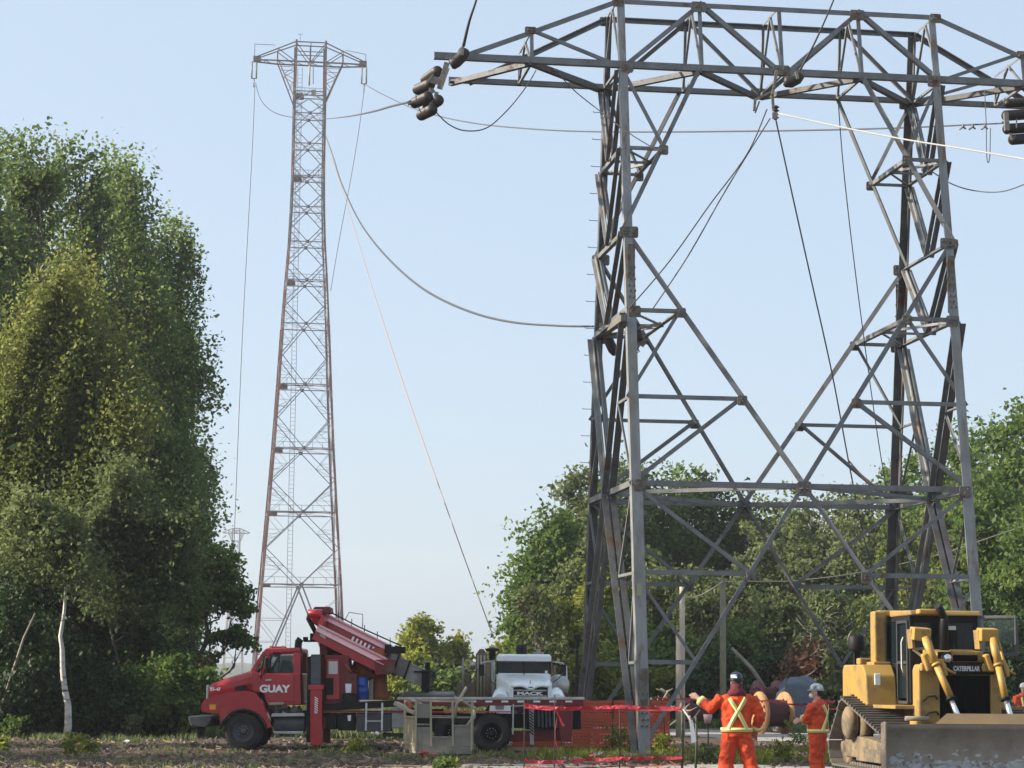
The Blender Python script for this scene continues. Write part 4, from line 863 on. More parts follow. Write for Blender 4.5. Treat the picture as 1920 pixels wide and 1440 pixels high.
b = MB(); x, z = XZ([(799, 1270)], YC)[0]; b.bb(x - .1, x + .1, YC - .4, YC + .3, z - .35, z + .18); b.bb(x - .03, x + .1, YC - .08, YC + .0, z - .36, z + .38); b.bb(x - .3, x + .22, YC - .44, YC + .34, z + .12, z + .16); b.build('boom_tip_sheave_block', M['black'], CT, .01)
b = MB(); b.tube([P(800, 1298, YC), P(800, 1308, YC)], .03, 6); b.tube([P(812, 1300, YC), P(812, 1310, YC)], .03, 6); b.build('tip_hooks', M['grey2'], CT)
b = MB(); b.box(P(742, 1219, YC), (.5, .4, .16)); b.box(P(728, 1216, YC), (.16, .3, .2)); b.tube([P(740, 1212, YC), P(752, 1214, YC), P(756, 1224, YC)], .03, 6); b.build('hose_reel', M['black'], CT)
# rest post of the boom and rusty reel
MB().lathe([(.0, 0), (.27, 0), (.3, .04), (.24, .3), (.22, .9), (.24, 1.3)], V((P(708, 1312, YC).x, YC, P(708, 1312, YC).z)), (0, 0, 1), 16).build('boom_rest_post', M['orange_hose'], CT)
b = MB(); b.lathe([(.0, 0), (.34, 0), (.34, .06), (.2, .08), (.2, .4), (.34, .42), (.34, .48), (0, .48)], P(685, 1252, YC - .5), (0, 1, 0), 20); b.build('hose_drum', M['orange_hose'], CT)
b = MB(); b.bb(*[v for v in (xx(688), xx(696))], YC - .5, YC - .3, P(690, 1313, Y0).z, P(690, 1270, Y0).z); b.build('cream_post', M['tan'], CT)
# deck, bed
pr('crane_deck', [(606, 1320), (760, 1312), (760, 1324), (606, 1334)], Y0 + .05, Y1 - .05, 'black', .01)
pr('deck_edge_strip', [(604, 1332), (760, 1332), (760, 1335), (604, 1335)], Y0, Y0 + .05, 'dkred', .004)
BD = pr('flatbed', [(745, 1311), (1094, 1311), (1094, 1323), (745, 1323)], Y0, Y1, 'dkred', .008)
pr('bed_edge_rail', [(745, 1307), (1096, 1307), (1096, 1312), (745, 1312)], Y0 - .02, Y0 + .06, 'alu', .006, BD)
for k in range(8):
    px = 850 + k * 30; pr('reflective_tape', [(px, 1313.5), (px + 13, 1313.5), (px + 13, 1317), (px, 1317)], Y0 - .008, Y0, 'letter', 0, BD)
pr('side_stripe', [(604, 1333.5), (966, 1333.5), (966, 1336), (604, 1336)], Y0 + .01, Y0 + .05, 'redb', 0)
pr('stake', [(961, 1320), (964, 1320), (963, 1377), (960, 1377)], Y0 - .02, Y0 + .04, 'alu', .004)
b = MB(); b.tube([P(756, 1302, YC), P(852, 1302, YC)], .07, 8); b.build('pipe_on_bed', M['grey2'], CT)
# under deck boxes and ladder
for a in ((607, 630, 1337, 1368), (633, 664, 1337, 1370), (668, 733, 1337, 1372)): pr('tool_box', [(a[0], a[2]), (a[1], a[2]), (a[1], a[3]), (a[0], a[3])], Y0 + .1, Y0 + .7, 'black' if a[0] < 640 else 'grey', .015)
pr('tool_box', [(734, 1326), (762, 1326), (762, 1365), (734, 1365)], Y0 + .04, Y0 + .6, 'grey2', .015)
pr('tool_box', [(766, 1330), (830, 1330), (830, 1372), (766, 1372)], Y0 + .2, Y0 + .7, 'black', .015)
pr('white_label', [(651, 1341), (658, 1341), (657, 1352), (652, 1352)], Y0 + .08, Y0 + .1, 'letter', 0)
LD = MB()
for px in (687, 717): LD.bar(P(px, 1318, Y0 - .05), P(px - 1, 1370, Y0 - .12), .045)
ld = LD.build('ladder', M['alu'], CT)
for py in (1331, 1352): MB().bar(P(687, py, Y0 - .08), P(717, py, Y0 - .08), .035).build('rung', M['alu'], ld)
b = MB()
for k in range(16): b.tube([P(640 + k * 22, 1340 + (k % 3) * 4, Y0 + .8), P(650 + k * 22, 1356, Y0 + .75), P(662 + k * 22, 1344 + (k % 4) * 3, Y0 + .8)], .03, 5)
b.build('chassis_hoses', M['black'], CT)
MB().bb(xx(740), xx(1080), YC - .6, YC + .6, .6, .95).build('subframe', M['black'], CT)
# wheels
wheel(CT, P(455.7, 1370, Y0).x, Y0 + .2, .478, .478, .36)
wheel(CT, P(455.7, 1370, Y0).x, Y1 - .2, .478, .478, .36, 1)
for px in (921.5,):
    x = P(px, 1370, Y0).x
    for yy in (Y0 + .2, Y0 + .58): wheel(CT, x, yy, .478, .478, .3, -1, dual=True)
    for yy in (Y1 - .2, Y1 - .58): wheel(CT, x, yy, .478, .478, .3, 1, dual=True)
x = P(850, 1370, Y0).x; wheel(CT, x, Y0 + .22, .478, .478, .3, -1, dual=True); wheel(CT, x, Y1 - .22, .478, .478, .3, 1, dual=True)
MB().bb(x - .3, P(921.5, 1370, Y0).x + .3, YC - .6, YC + .6, .4, .6).build('rear_axle', M['black'], CT)
# rear outrigger legs and tail
for px in (1062,): pr('rear_outrigger', [(px - 18, 1324), (px + 14, 1324), (px + 10, 1390), (px - 10, 1390)], Y0 + .1, Y0 + .5, 'dkred', .01)
pr('rear_frame_block', [(985, 1325), (1090, 1325), (1090, 1368), (985, 1368)], Y0 + .4, Y1 - .4, 'black', .01)
pr('lower_red_beam', [(955, 1372), (1060, 1368), (1062, 1390), (955, 1392)], Y0 + .5, Y0 + .9, 'dkred', .01)
for k in range(7): pr('hanging_hose', [(1008 + k * 7, 1330), (1012 + k * 7, 1330), (1013 + k * 7, 1362 + k % 3 * 3), (1009 + k * 7, 1364)], Y0 + .25, Y0 + .3, 'grey', .01)
b = MB(); hz0 = P(996, 1332, Y0 - .1); 
pr('striped_leg', [(992, 1331), (1001, 1331), (1001, 1396), (994, 1396)], Y0 - .15, Y0 - .03, 'grey2', .005)
for k in range(8):
    c = P(996.5, 1336 + k * 5.5, Y0 - .16); MB().box(c, (.13, .008, .03), Rm(0, .7, 0)).build('hazard_stripe', M['black'], CT)
# things carried by the truck
x = P(678, 1300, Y0 + .5); b = MB(); zb = P(678, 1312, Y0 + .5).z
b.lathe([(0, 0), (.165, 0), (.17, .02), (.165, .2), (.172, .21), (.165, .22), (.165, .36), (.172, .37), (.165, .38), (.17, .55), (.15, .56), (0, .56)], (x.x, Y0 + .5, zb), (0, 0, 1), 22)
br = thing('blue_barrel', (x.x, Y0 + .5, zb), 'blue plastic barrel standing on the deck of the red crane truck', 'barrel'); b.build('barrel_body', M['blue'], br)
MB().lathe([(0, 0), (.04, 0), (.04, .025), (0, .025)], (x.x + .06, Y0 + .46, zb + .56), (0, 0, 1), 10).build('bung_cap', M['black'], br)
x = P(1000, 1398, 58.2); t = thing('timber_plank', (x.x, 58.2, 0), 'long raw timber plank on the soil under the flatbed tail', 'plank')
MB().bb(P(950, 1400, 58.2).x, P(1052, 1400, 58.2).x, 57.9, 58.5, .03, .13).build('plank_body', M['wood'], t, .01)
# ------------------------------------------------------------------ white truck facing the camera
YW = 82.0
def w_(px, py, dy=0): return P(px, py, YW) + V((0, dy, 0))
def wbox(name, x0, x1, y0, y1, d0, d1, mt, bevel=.02, parent=None, **k):
    a, b_ = P(x0, y1, YW), P(x1, y0, YW); return MB().bb(a.x, b_.x, YW + d0, YW + d1, a.z, b_.z).build(name, M[mt], parent or WT, bevel, **k)
o = w_(990, 1300); WT = thing('white_truck', (o.x, YW, 0), 'white conventional truck facing the camera behind the flatbed', 'truck')
# hood as loft from grille to windshield
def hsec(y, hwL, cx, ztop, zbot, crown):
    pts = []
    for k in range(13):
        t = -1 + 2 * k / 12; pts.append((cx + hwL * math.copysign(abs(t) ** .8, t), y, ztop - crown * abs(t) ** 4.0 - (0 if abs(t) < .99 else 0)))
    return pts + [(cx + hwL, y, zbot), (cx - hwL, y, zbot)]
cx = w_(993, 1300).x; cxb = w_(982, 1260).x
zA = w_(993, 1285).z; zB = w_(982, 1267).z
HW = loft([hsec(YW - .02, .7, cx, zA - .06, .9, .1), hsec(YW + .06, .73, cx, zA, .9, .12), hsec(YW + .5, .8, cx, zA + .16, .9, .16), hsec(YW + 1.1, .93, (cx + cxb) / 2, zB, .9, .22), hsec(YW + 1.5, .98, cxb, zB + .05, .9, .22)], 'hood', 'white', WT)
wbox('hood_mascot', 993, 994.5, 1276, 1283, -.0, .1, 'chrome', .004, HW)
b = MB(); c = w_(994, 1279, .05); b.box(c, (.04, .12, .1), Rm(.3)); b.box(c + V((0, -.05, .06)), (.035, .07, .06)); b.build('dog_ornament', M['chrome'], HW)
wbox('cab', 930, 1034, 1262, 1345, 1.5, 3.4, 'white', .05)
wbox('roof', 932, 1034, 1226, 1239, 1.5, 3.4, 'white', .07, seg=3)
wbox('roof_visor', 931, 1035, 1229, 1239, 1.28, 1.52, 'white', .03)
for a in ((930, 934), (1031, 1035)): wbox('cab_post', a[0], a[1], 1238, 1264, 1.5, 1.62, 'black', .01); wbox('cab_post', a[0], a[1], 1238, 1264, 3.2, 3.4, 'white', .01)
wbox('cab_post', 982.5, 984.5, 1239, 1266, 1.48, 1.53, 'black', .004)
GL = wbox('windshield', 933, 1032, 1239, 1267, 1.53, 1.56, 'glassd', 0)
wbox('windshield_sticker', 1023, 1028, 1257, 1262, 1.5, 1.528, 'letter', 0, GL)
wbox('rear_window', 934, 1031, 1239, 1262, 3.3, 3.36, 'glass', 0)
for a in ((943, 960), (1003, 1022)): wbox('seat', a[0], a[1], 1246, 1264, 2.6, 2.8, 'black', .05)
# grille
GR = wbox('grille', 962, 1027, 1288, 1318, -.06, .02, 'black', .03)
for y in (1294.5, 1305, 1311): wbox('chrome_bar', 964, 1025, y - 1, y + 1, -.1, -.05, 'alu', .006, GR)
pts = []
for k in range(17):
    t = k / 16; px = 958 + t * 74; pts.append(w_(px, 1287 + 5.5 * math.exp(-((t - .5) / .13) ** 2) - 1.2 * math.sin(t * math.pi * 2) ** 2, -.07))
MB().tube(pts, .045, 8).build('chrome_lip', M['white'], GR)
for s in (961, 1029): wbox('grille_side', s - 2, s + 2, 1288, 1318, -.08, .02, 'white', .012, GR)
text('maker_lettering', 'MACK', w_(993, 1300.3, -.085), .145, M['letter'], GR, FR, bold=.008, width=2.2)
# fenders
for s, cxp in ((-1, 938), (1, 1044)):
    b = MB(); c = w_(cxp, 1312); pf = []
    secs = []
    for y, r in ((-.25, .28), (0, .4), (.4, .5), (.9, .52), (1.3, .42)):
        secs.append([(c.x + math.cos(math.radians(a)) * (.38), YW + y, c.z - .35 + math.sin(math.radians(a)) * (r + .28)) for a in range(0, 181, 20)] + [(c.x - .38, YW + y, c.z - .6), (c.x + .38, YW + y, c.z - .6)])
    loft(secs, 'fender', 'white', WT)
    wbox('headlamp', cxp - 9, cxp + 7, 1318, 1330, -.3, -.2, 'glass', .02)
wbox('bumper', 920, 1064, 1338, 1354, -.55, -.35, 'alu', .04)
for px in (938, 1046): wheel(WT, w_(px, 1350).x, YW + .55, .52, .52, .3)
for px in (934, 1050): wheel(WT, w_(px, 1350).x, YW + 5.5, .52, .52, .3)
wbox('chassis', 970, 1012, 1330, 1345, .2, 8.0, 'black', .02)
# roof gear, stacks, mirrors
b = MB(); b.lathe([(0, 0), (.17, 0), (.2, .1), (.2, .28), (.12, .36), (0, .38)], w_(978, 1226, 2.0), (0, 0, 1), 16); b.tube([w_(984, 1212, 2), w_(985, 1206, 2)], .04, 6); b.build('roof_beacon', M['black'], WT)
b = MB(); b.lathe([(.12, 0), (.12, .35), (.26, .38), (.27, .44), (.1, .5), (0, .5)], w_(922, 1238, 3), (0, 0, 1), 16); b.build('air_intake', M['black'], WT)
b = MB(); b.lathe([(.2, 0), (.2, .07), (.06, .12), (.06, .2), (0, .2)], w_(1011, 1226, 2.4), (0, 0, 1), 14); b.build('roof_vent', M['grey2'], WT)
for px in (938, 966, 992, 1018): wbox('marker_lamp', px - 1.5, px + 1.5, 1223, 1226, 1.6, 1.7, 'amber', .008)
for px, r in ((916, .11), (922, .09)): MB().tube([w_(px, 1320, 3.6), w_(px, 1238, 3.6)], r, 12).build('exhaust_stack', M['alu' if px > 920 else 'brown'], WT)
for s, pts in ((-1, [(928, 1238), (902, 1242), (902, 1262)]), (1, [(1036, 1240), (1058, 1243), (1058, 1262)])):
    m_ = MB().tube([w_(*q, 1.4) for q in pts], .035, 6).build('mirror_arm', M['alu'], WT)
    MB().box(w_(pts[2][0], 1256, 1.4), (.2, .08, .42)).build('mirror', M['black'], m_, .03)
for pts in ([(928, 1284), (916, 1272), (908, 1264)], [(1037, 1280), (1048, 1272), (1056, 1262)]): MB().tube([w_(*q, .5) for q in pts], .02, 5).build('hood_mirror_arm', M['grey'], WT)
# machinery beside and behind the cab
b = MB(); a = w_(888, 1312, 4.5); c = w_(911, 1222, 4.5); b.bb(a.x, c.x, YW + 4.2, YW + 4.9, a.z, c.z); b.prism([(a.x + .03, c.z), (c.x - .03, c.z), (c.x - .12, c.z + .16), (a.x + .14, c.z + .16)], YW + 4.25, YW + 4.85); BX = b.build('auger_mast', M['brown'], WT, .03)
for px in (893, 899, 906): MB().tube([w_(px, 1312, 4.1), w_(px, 1226, 4.1)], .045, 6).build('mast_rail', M['tan'], BX)
for (x0, x1, y0, y1) in ((851, 888, 1280, 1312), (860, 878, 1262, 1281)): wbox('hydraulic_box', x0, x1, y0, y1, 4.3, 5, 'brown', .03)
MB().tube([w_(864, 1310, 4), w_(864, 1232, 4)], .04, 6).build('lamp_pole', M['grey2'], WT)
MB().tube([w_(855, 1253, 4), w_(900, 1252, 4)], .03, 6).build('cross_pole', M['grey2'], WT)
MB().lathe([(0, 0), (.1, .0), (.13, .1), (0, .12)], w_(883, 1246, 4), (0, -1, 0), 12).build('work_lamp', M['alu'], WT)
MB().lathe([(0, 0), (.32, .03), (.4, .12), (.4, 1.9), (.32, 2.0), (0, 2.05)], w_(1052, 1285, 3), (0, 1, 0), 22).build('silver_tank', M['alu'], WT)
wbox('tank_cradle', 1036, 1070, 1300, 1318, 3.0, 5, 'dkred', .03)
for px in (1041, 1048, 1063, 1071): MB().tube([w_(px, 1318, 5.2), w_(px - 3, 1246, 5.2)], .05, 6).build('rear_rack_post', M['brown' if px < 1050 else 'alu'], WT)
# ------------------------------------------------------------------ man basket standing on the soil
YB = 55.9
o = P(820, 1410, YB); BK = thing('man_basket', (o.x, YB, 0), 'cream and grey crane work basket standing on the soil', 'work basket')
# plan corners: front edge faces the camera, left side turned toward us
A_, B_, C_, D_ = [V((P(px, 1410, Y).x, Y, 0)) for px, Y in ((779, 55.6), (884, 55.5), (886, 56.6), (758, 56.7))]
z0_, zm_, zt_ = .13, .78, 1.27
corner = {'a': A_, 'b': B_, 'c': C_, 'd': D_}
fl = MB(); fl.add([tuple(p + V((0, 0, z))) for z in (.02, .2) for p in (A_, B_, C_, D_)], [(3, 2, 1, 0), (4, 5, 6, 7), (0, 1, 5, 4), (1, 2, 6, 5), (2, 3, 7, 6), (3, 0, 4, 7)]); fl.build('basket_floor', M['mesh'], BK, .01)
for k, p in corner.items(): MB().bar(p + V((0, 0, .1)), p + V((0, 0, zt_)), .05).build('corner_post', M['tan'], BK, .006)
def rail(p, q, z, w=.045, mt='tan', name='rail'): return MB().bar(p + V((0, 0, z)), q + V((0, 0, z)), w).build(name, M[mt], BK, .005)
for z in (z0_ + .12, .62, .88, zt_): 
    if z != .62: rail(A_, D_, z); rail(D_, C_, z)
    rail(B_, C_, z)
for t0, t1, z in ((0, .28, .9), (0, .28, zt_), (.28, .67, .42), (.28, .67, .92), (.67, 1, .9), (.0, .28, .72), (.67, 1, .7)): rail(A_.lerp(B_, t0), A_.lerp(B_, t1), z, .04, 'mesh')
for t in (.28, .67): MB().bar(A_.lerp(B_, t) + V((0, 0, .2)), A_.lerp(B_, t - .02) + V((0, 0, zt_ + (.0 if t < .5 else .02))), .05).build('post', M['tan'], BK)
for k in range(1, 8): p = A_.lerp(D_, k / 8); MB().bar(p + V((0, 0, .1)), p + V((0, 0, .9)), .085, .02, n=V((1, .3, 0))).build('side_slat', M['tan'], BK)
for t0, t1, za, zb in ((.02, .27, .22, .66), (.3, .65, .22, .4), (.69, .98, .22, .68), (.02, .27, .92, 1.22)):
    p, q = A_.lerp(B_, t0), A_.lerp(B_, t1); b = MB(); b.add([tuple(x + V((0, dy, z))) for dy in (.0, .012) for x, z in ((p, za), (q, za), (q, zb), (p, zb))], [(0, 1, 2, 3), (7, 6, 5, 4), (0, 4, 5, 1), (1, 5, 6, 2), (2, 6, 7, 3), (3, 7, 4, 0)]); b.build('infill_panel', M['mesh'], BK)
b = MB(); b.add([tuple(x + V((0, 0, z))) for z, x in ((.22, B_), (.22, C_), (.85, C_), (.85, B_))], [(0, 1, 2, 3)]); b.build('end_panel', M['mesh'], BK)
MB().bar(P(741, 1318, 56), P(781, 1338, 55.8), .2, .1).build('mounting_arm', M['tan'], BK, .02)
MB().bar(P(764, 1309, 56.2), P(792, 1322, 56), .09, .07).build('mounting_arm', M['tan'], BK, .01)
MB().tube([P(767, 1316, 56), P(772, 1330, 55.8)], .07, 8).build('pivot_pin', M['orange_hose'], BK)
MB().tube([P(853, 1345, 55.5), P(855, 1322, 55.5), P(875, 1288, 55.5)], .035, 8).build('raised_handrail', M['tan'], BK)
MB().bar(P(862, 1312, 55.8), P(890, 1330, 56), .16, .05).build('gate_arm', M['tan'], BK, .01)
MB().tube([P(889, 1326, 56), P(888, 1345, 55.9), P(876, 1362, 55.8)], .05, 8).build('gate_arm', M['tan'], BK)
# ================================================================== bulldozer (built in its own axes: -y is forward, x to the photo's right)
M['cat'] = mat('weathered yellow machine paint', (.37, .225, .045), .55, (.29, .185, .05), 1.6, .5, c3=(.2, .125, .06), s3=1.9, t3=.55, coat=.15, bump=.05)
M['catb'] = mat('clean yellow cylinder paint', (.46, .27, .05), .48, (.38, .22, .05), 2, .5, c3=(.24, .15, .07), s3=2.6, t3=.6)
M['dkgrey'] = mat('dark grey trim', (.035, .037, .04), .5)
M['straw0'] = mat('dusty rag', (.28, .23, .17), .9)
M['blade'] = mat('blade steel with dried soil', (.31, .255, .19), .7, (.22, .18, .135), 2.2, .5, c3=(.3, .26, .22), s3=2.5, t3=.58, bump=.2, bscale=18)
M['bladetop'] = mat('brown worn spill plate', (.24, .155, .07), .6, (.17, .12, .06), 2, .5)
M['track'] = mat('dusty track steel', (.14, .125, .105), .65, (.085, .075, .062), 5, .5, bump=.2)
M['tframe'] = mat('muddy yellow frame', (.22, .16, .085), .85, (.12, .09, .06), 3, .5, c3=(.1, .08, .06), s3=3, t3=.52)
dz0 = P(1811, 1337, 44.0)
DZ = thing('bulldozer', (dz0.x, 44.0, 0), 'yellow tracked bulldozer facing the camera with a wide grey blade', 'bulldozer', rotz=.11, local=True)
def dbx(name, x0, x1, y0, y1, z0, z1, mt, bevel=.02, parent=None, **k): return MB().bb(x0, x1, y0, y1, z0, z1).build(name, M[mt], parent or DZ, bevel, **k)
def dpx(name, poly, x0, x1, mt, bevel=.02, parent=None, **k): return MB().prismx(poly, x0, x1).build(name, M[mt], parent or DZ, bevel, **k)
def dpy(name, poly, y0, y1, mt, bevel=.02, parent=None, **k): return MB().prism(poly, y0, y1).build(name, M[mt], parent or DZ, bevel, **k)
# radiator guard, hood
GD = dpy('radiator_guard', [(-.92, .55), (-.5, .55), (-.5, 2.0), (-.62, 2.14), (-.88, 2.16), (-.92, 2.05)], 0, .42, 'cat', .03)
dpy('radiator_guard', [(.5, .55), (.72, .55), (.70, 2.1), (.62, 2.16), (.5, 2.1)], 0, .42, 'cat', .03)
dbx('grille', -.5, .5, .06, .14, .9, 1.95, 'grill', .01)
for k in range(9): dbx('grille_slat', -.46 + k * .11, -.445 + k * .11, .045, .06, .95, 1.92, 'grill', 0)
dbx('hood_panel', -.56, .58, -.02, .1, 1.97, 2.2, 'black', .02)
dpy('hood_nose', [(-.5, 2.2), (.56, 2.2), (.5, 2.36), (.3, 2.42), (-.25, 2.42), (-.44, 2.34)], -.02, .3, 'cat', .03)
dbx('hood_intake', -.24, .24, -.05, 0, 2.22, 2.34, 'grill', .01)
dpx('hood', [(.1, 1.2), (1.15, 1.2), (1.15, 2.46), (.3, 2.4), (.1, 2.3)], -.5, .52, 'cat', .03)
SG = dbx('name_panel', -.3, .32, -.05, -.02, 2.0, 2.15, 'black', .006)
text('maker_lettering', 'CATERPILLAR', (.01, -.06, 2.075), .125, mat('pale lettering', (.6, .62, .6), .5), SG, FR, bold=.005, width=.68)
for s, x in ((1, -.4), (0, .45)):
    L_ = MB().lathe([(0, 0), (.075, 0), (.105, .03), (.11, .1), (.09, .16), (0, .17)][::1], (x, -.02, 2.27), (0, -1, 0), 18).build('headlamp', M['black'], DZ)
    b = MB(); b.lathe([(0, 0), (.085, 0), (.08, .02), (0, .035)], (x, -.18, 2.27), (0, -1, 0), 18); b.build('lens', M['chrome' if s else 'grill'], L_)
    dbx('lamp_bracket', x - .12, x + .12, -.02, .06, 2.12, 2.42, 'black', .02, L_) if 0 else None
dbx('lamp_housing', -.54, -.27, -.04, .02, 2.14, 2.4, 'black', .03); dbx('lamp_housing', .34, .6, -.04, .02, 2.14, 2.4, 'black', .03)
# lift cylinders with trunnion boxes, hoses and rods
for s, bx_, tx, mx_, rx_ in ((-1, -.9, -.86, -.46, -.34), (1, .42, .48, .6, .67)):
    bc = V((bx_, -.1, 2.73)); R = Rm(.1, -.06 * s if s < 0 else .0, 0)
    LB = MB().box(bc, (.34, .32, .24), R).build('cylinder_head_box', M['catb'], DZ, .02)
    dpy('box_side_plate', [(bx_ - .19, 2.82), (bx_ - .12, 2.82), (bx_ - .1, 2.45), (bx_ - .16, 2.45)], -.1, .2, 'cat', .01, LB)
    top = V((tx, -.22, 2.66)); low = V((mx_, -.55, 1.53)); end = V((rx_, -.75, 1.05))
    CY = MB().tube([top, top.lerp(low, .45)], .076, 16).build('lift_cylinder', M['catb'], DZ)
    MB().tube([top.lerp(low, .45), low], .067, 16).build('cylinder_barrel', M['catb'], CY)
    MB().tube([top.lerp(low, .43), top.lerp(low, .47)], .09, 16).build('cylinder_band', M['catb'], CY)
    MB().tube([low, low.lerp(end, .08)], .1, 16).build('cylinder_gland', M['black'], CY)
    MB().tube([low, end], .052, 12).build('cylinder_rod', M['chrome'], DZ)
    MB().tube([top + V((.13, .05, -.05)), top + V((.22, .05, -.4)), top.lerp(low, .55) + V((.22, .1, 0)), top.lerp(low, .6) + V((.34, .15, 0))], .028, 8).build('hydraulic_hose', M['catb'], CY)
    c = top.lerp(low, .45)
    YK = MB().box(c + V((-.16, .12, .04)), (.1, .2, .34), Rm(0, -.3, 0)).build('yoke', M['catb'], DZ, .03)
    MB().box(c + V((.16, .12, -.06)), (.09, .2, .34), Rm(0, -.3, 0)).build('yoke', M['catb'], DZ, .03)
    MB().box(c + V((0, .2, -.05)), (.5, .12, .16)).build('yoke', M['cat'], DZ, .03)
b = MB(); b.bar((-1.0, .05, 2.44), (-.7, .0, 2.2), .05); b.bar((-1.0, .05, 2.44), (-.78, .0, 2.46), .05); b.bar((-.78, .0, 2.46), (-.62, 0, 2.22), .05); b.build('step_bracket', M['tan'], DZ, .01)
for z, x in ((1.52, -.72), (1.22, -.7)): MB().tube([(x - .12, -.02, z - .06), (x - .06, -.08, z + .02), (x + .1, -.08, z + .04), (x + .16, -.02, z - .02)], .018, 6).build('grab_handle', M['black'], DZ)
# cab: roof, posts, glazed door, windows
CBx0, CBx1, CBy0, CBy1 = -.74, .62, 1.15, 3.0
dpx('cab_roof', [(CBy0 - .1, 3.12), (CBy0 - .06, 3.22), (CBy1, 3.26), (CBy1, 3.12)], CBx0 - .02, CBx1 + .06, 'cat', .03)
dbx('roof_visor', CBx0 + .1, CBx0 + .6, CBy0 - .3, CBy0 - .05, 3.14, 3.24, 'catb', .03)
for x in (CBx0 + .04, CBx1 - .02):
    dbx('cab_post', x - .05, x + .05, CBy0, CBy0 + .1, 1.4, 3.14, 'black', .02); dbx('cab_post', x - .05, x + .05, CBy1 - .1, CBy1, 1.4, 3.14, 'black', .02); dbx('cab_post', x - .04, x + .04, 1.95, 2.07, 1.4, 3.14, 'black', .02)
    dbx('cab_sill', x - .04, x + .04, CBy0, CBy1, 3.0, 3.14, 'black', .02)
dbx('cab_lower_panel', CBx0 + .02, CBx1, CBy0 + .02, CBy0 + .1, 1.4, 2.42, 'black', .02)
dbx('cab_header', CBx0 + .02, CBx1, CBy0, CBy0 + .08, 2.98, 3.12, 'black', .02)
dbx('front_window', CBx0 + .08, CBx1 - .06, CBy0 + .03, CBy0 + .04, 2.42, 2.98, 'glassd', 0)
dbx('window_divider', -.02, .05, CBy0 + .0, CBy0 + .07, 2.42, 2.98, 'black', .01)
dbx('cab_rear_wall', CBx0 + .05, CBx1 - .05, CBy1 - .08, CBy1 - .02, 1.4, 2.4, 'black', .01)
dbx('rear_window', CBx0 + .1, CBx1 - .1, CBy1 - .06, CBy1 - .05, 2.4, 3.02, 'glassd', 0)
dbx('cab_side_lining', .3, .34, 2.0, 2.9, 1.5, 2.6, 'black', .01)
ST = dbx('operator_seat', -.3, .2, 2.1, 2.3, 1.8, 2.85, 'black', .06); dbx('seat_cushion', -.3, .2, 1.7, 2.2, 1.7, 1.9, 'black', .05, ST)
MB().tube([(-.3, 1.5, 2.4), (-.1, 1.45, 2.45), (.1, 1.5, 2.4)], .03, 6).build('control_console', M['black'], DZ)
dbx('cab_mirror', .0, .18, CBy0 - .05, CBy0 - .02, 2.84, 2.92, 'sticker', .01)
dbx('dash_panel', -.1, .14, CBy0 - .08, CBy0 - .0, 2.38, 2.46, 'glass', .01)
for (y0, y1) in ((1.26, 1.94), (2.08, 2.9)):
    dbx('side_window', CBx0 - .0, CBx0 + .012, y0, y1, 2.2 if y0 > 2 else 1.5, 3.0, 'glassd', 0)
    dbx('side_window', CBx1 - .02, CBx1 - .008, y0, y1, 2.2 if y0 > 2 else 1.5, 3.0, 'glassd', 0)
DF = MB(); 
for a, b_ in (((1.24, 1.42), (1.24, 3.0)), ((1.24, 3.0), (1.94, 3.0)), ((1.94, 3.0), (1.94, 1.42)), ((1.94, 1.42), (1.24, 1.42)), ((1.24, 2.2), (1.94, 2.2))): DF.bar((CBx0 - .02, *a), (CBx0 - .02, *b_), .06)
DF.build('door_frame', M['dkgrey'], DZ, .008)
dbx('side_lower_panel', CBx0 - .01, CBx0 + .02, 2.05, 3.0, 1.4, 2.2, 'black', .01)
MB().tube([(CBx0 - .04, 1.5, 2.0), (CBx0 - .07, 1.52, 2.1), (CBx0 - .07, 1.52, 2.6), (CBx0 - .04, 1.5, 2.7)], .015, 6).build('door_handle', M['sticker'], DZ)
# exhaust stack in front of the windshield, air cleaner
MB().tube([(-.14, .85, 2.4), (-.14, .85, 3.0), (-.14, .85, 3.1)], [.085, .085, .075], 14).build('exhaust_stack', M['black'], DZ)
MB().tube([(-.14, .85, 3.05), (-.2, .82, 3.2), (-.3, .75, 3.3)], [.075, .075, .07], 12).build('exhaust_elbow', M['black'], DZ)
# open right door with glass, hinged at the cab front
b = MB(); hx = CBx1 + .04
dr = [V((hx, 1.15, 2.36)), V((hx + .62, .75, 2.36)), V((hx + .62, .75, 3.1)), V((hx, 1.15, 3.1))]
for p, q in zip(dr, dr[1:] + dr[:1]): b.bar(p, q, .06)
OD = b.build('open_door', M['grey'], DZ, .01)
b = MB(); b.add([tuple(p) for p in dr], [(0, 1, 2, 3)]); b.build('door_glass', M['glass'], OD)
# rollover posts and canopy arms
for x in (-.98, .86):
    dbx('rollover_post', x - .1, x + .13, 2.5, 2.85, 2.16, 3.24, 'cat', .03)
    dbx('post_foot', x - .16, x + .2, 2.4, 2.95, 2.1, 2.22, 'cat', .02)
dbx('rollover_beam', -.98, .9, 2.52, 2.8, 3.14, 3.26, 'cat', .03)
